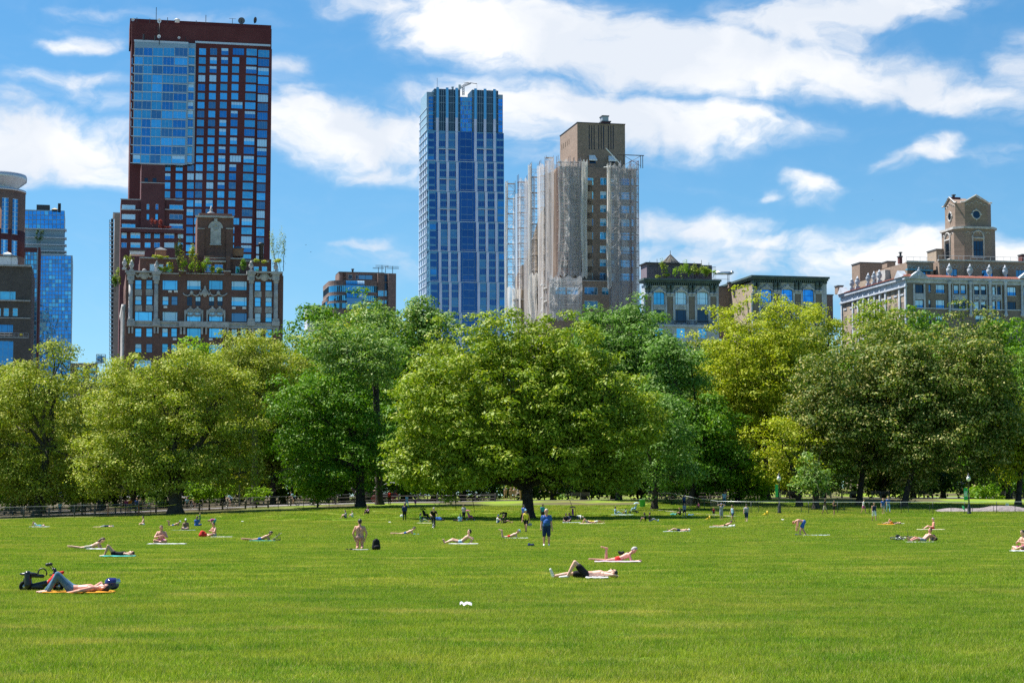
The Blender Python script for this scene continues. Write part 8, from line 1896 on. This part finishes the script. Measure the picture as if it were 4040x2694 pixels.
for i, (lb, px_, Y, tp, bt, sk, rz_, h_) in enumerate((('walker in bright turquoise at the far left',243,238,'teal','navy','tan',0,1.65),('pair member in white at the left, behind the wire fence',333,239,'white','black','fair',.4,1.68),('walker in beige at the left, next to the one in white',341,239,'khaki','black','tan',-.4,1.7),
  ('walker in pink beside the octagonal sign',503,240,'pink','grey','tan',.3,1.7),('shirtless walker in orange right of the octagonal sign',518,240,'orange','jeans','tan',-.3,1.75),('walker in blue right of the one in orange',545,241,'blue','jeans','tan',.2,1.7),('walker in brown right of the tape',560,240,'khaki','black','tan',.5,1.72),('small walker in white by the tape end',591,242,'white','navy','fair',.1,1.4),
  ('walker in light blue next to the lime cyclist',742,243,'sky','black','tan',.2,1.5),('walker in pink and black behind the carriage horses',1307,247,'pink','black','tan',1.2,1.6),('man in a red shirt standing in the shade left of the spreading tree',1538,241,'red','black','brown',2.6,1.72),('walker in blue in the bright gap left of the trunk',1994,262,'blue','jeans','tan',.4,1.7),('walker in white in the bright gap',2016,262,'white','jeans','tan',.2,1.7),('walker in orange red in the bright gap',2030,262,'orange','khaki','tan',-.2,1.7),
  ('walker in blue close to the trunk in the bright gap',2053,262,'sky','blue','tan',1.3,1.7),('person in light blue bending under low boughs',1606,232,'sky','sky','tan',.6,1.45),('small figure in pink under low boughs left of the trunk',1640,234,'pink','navy','tan',.2,.9))):
    person(lb, 0, 0, 'walk' if i % 2 else 'stand', at=on(px_, Y)+Vector((0,0,.04)), rz=rz_, skin=sk, top=tp, bottom=bt, long=bt not in ('grey','khaki'), hair=['dark','brown','red'][i % 3], h=h_, group=WK)
person('person in a blue top sitting on a far bench under the left blossomed tree', 0, 0, 'sit', at=on(3364,285)+Vector((0,0,.5)), skin='fair', top='blue', bottom='navy', hair='blond', h=1.7)
# carriage
q = on(1520, 252); cg = empty('horse_carriage', q, 0, 'dark horse drawn carriage with a small canopy in the shade left of the spreading tree', 'carriage'); DK = plain('carriage_black', (.015,.014,.015), .4)
for (x, R_) in ((-1.2,.48),(1.1,.62)):
    for y in (-.7,.7):
        wl = empty('wheel', (x,y,R_)); wl.parent = cg; m = MB().mat(plain('carriage_wheel_red', (.25,.03,.03), .5)).torus((0,0,0), R_-.03, .03, 'y', 24, 5)
        for k in range(10): a = math.pi*2*k/10; m.tube([(0,0,0),(R_*.95*math.cos(a),0,R_*.95*math.sin(a))], .018, 4)
        m.build('rim', None, wl)
blob('coach_body', [((-.9,-.4,.9),(1.2,-.4,.8),.3,.35),((-.9,.4,.9),(1.2,.4,.8),.3,.35),((1.1,-.5,.9),(1.3,-.5,1.5),.14,.12),((1.1,.5,.9),(1.3,.5,1.5),.14,.12)], DK, cg, .05)
m = MB().mat(DK)
for x in (.2, 1.5): 
    for y in (-.6,.6): m.tube([(x,y,1.2),(x,y,2.3)], .025, 5)
m.build('canopy_pole', None, cg); m = MB().mat(plain('canopy_grey', (.30,.30,.36), .7)); n = 8; vs = [(-.1+1.9*i/n, y, 2.3+.28*math.sin(math.pi*i/n)-.06*abs(y)) for i in range(n+1) for y in (-.8,0,.8)]; m.add(vs, [(i*3+j, i*3+j+1, i*3+j+4, i*3+j+3) for i in range(n) for j in (0,1)], True); m.build('canopy', None, cg)
person('carriage driver in a white shirt sitting high at the front', 0, 0, 'hug', at=q+Vector((-1.1,0,1.15)), skin='fair', top='white', bottom='black', hair='dark', hat='white', h=1.7, long=True); person('passenger in white on the carriage', 0, 0, 'hug', at=q+Vector((-.55,.2,1.15)), skin='fair', top='white', bottom='navy', hair='brown', h=1.65, long=True)
HS = plain('bay_horse_coat', (.035,.018,.012), .5)
hr = empty('horse', on(1425,252)+Vector((0,0,.04)), 0, 'dark bay horse in harness before the carriage', 'horse')
blob('body', [((.60,0,1.15),(-.10,0,1.10),.31,.29),((-.1,0,1.10),(-.62,0,1.16),.29,.30),((-.62,0,1.22),(-.98,0,1.62),.21,.15),((-.98,0,1.62),(-1.12,0,1.80),.15,.12),((-1.12,0,1.80),(-1.42,0,1.55),.12,.075),((-1.08,-.07,1.9),(-1.06,-.08,2.02),.035,.015),((-1.08,.07,1.9),(-1.06,.08,2.02),.035,.015)]
  +[c for s in (-.16,.16) for c in (((-.60,s,1.0),(-.60,s,.55),.12,.07),((-.60,s,.55),(-.58,s,.12),.055,.045),((-.58,s,.12),(-.62,s,.04),.055,.06),((.66,s,1.1),(.52,s,.80),.17,.11),((.52,s,.80),(.74,s,.52),.09,.055),((.74,s,.52),(.68,s,.12),.05,.042),((.68,s,.12),(.64,s,.04),.052,.058))], HS, hr, .035)
blob('mane', [((-.62,0,1.5),(-.98,0,1.86),.05,.05),((-.98,0,1.86),(-1.1,0,1.95),.05,.04)], CL['black'], hr, .03); blob('tail', [((.88,0,1.3),(1.0,0,1.0),.05,.07),((1.0,0,1.0),(.98,0,.5),.07,.03)], CL['black'], hr, .03)
m = MB().mat(DK); m.torus((-.62,0,1.22), .30, .04, 'x', 18, 5); m.tube([(-.5,-.33,1.1),(1.6,-.45,.95)], .03, 5); m.tube([(-.5,.33,1.1),(1.6,.45,.95)], .03, 5); m.build('harness', None, hr)
r = empty('sign_board', on(1487,250)+Vector((0,0,2.2)), 0, 'small light green square sign above the carriage front', 'sign'); MB().mat(plain('pale_green_sign', (.15,.55,.25), .6)).box(-.18,.18,-.02,.02,0,.32).build('plate', None, r); MB().mat(FPOST).tube([(0,.03,-2.2),(0,.03,.3)], .035, 6).build('post', None, r)
# dark growth that closes the woodland edge behind the path
k = 0
for px_ in range(-60, 4200, 92):
    if 1930 < px_ < 2090 or 3280 < px_ < 3400 or 3560 < px_ < 3620 or 3800 < px_ < 3900: continue
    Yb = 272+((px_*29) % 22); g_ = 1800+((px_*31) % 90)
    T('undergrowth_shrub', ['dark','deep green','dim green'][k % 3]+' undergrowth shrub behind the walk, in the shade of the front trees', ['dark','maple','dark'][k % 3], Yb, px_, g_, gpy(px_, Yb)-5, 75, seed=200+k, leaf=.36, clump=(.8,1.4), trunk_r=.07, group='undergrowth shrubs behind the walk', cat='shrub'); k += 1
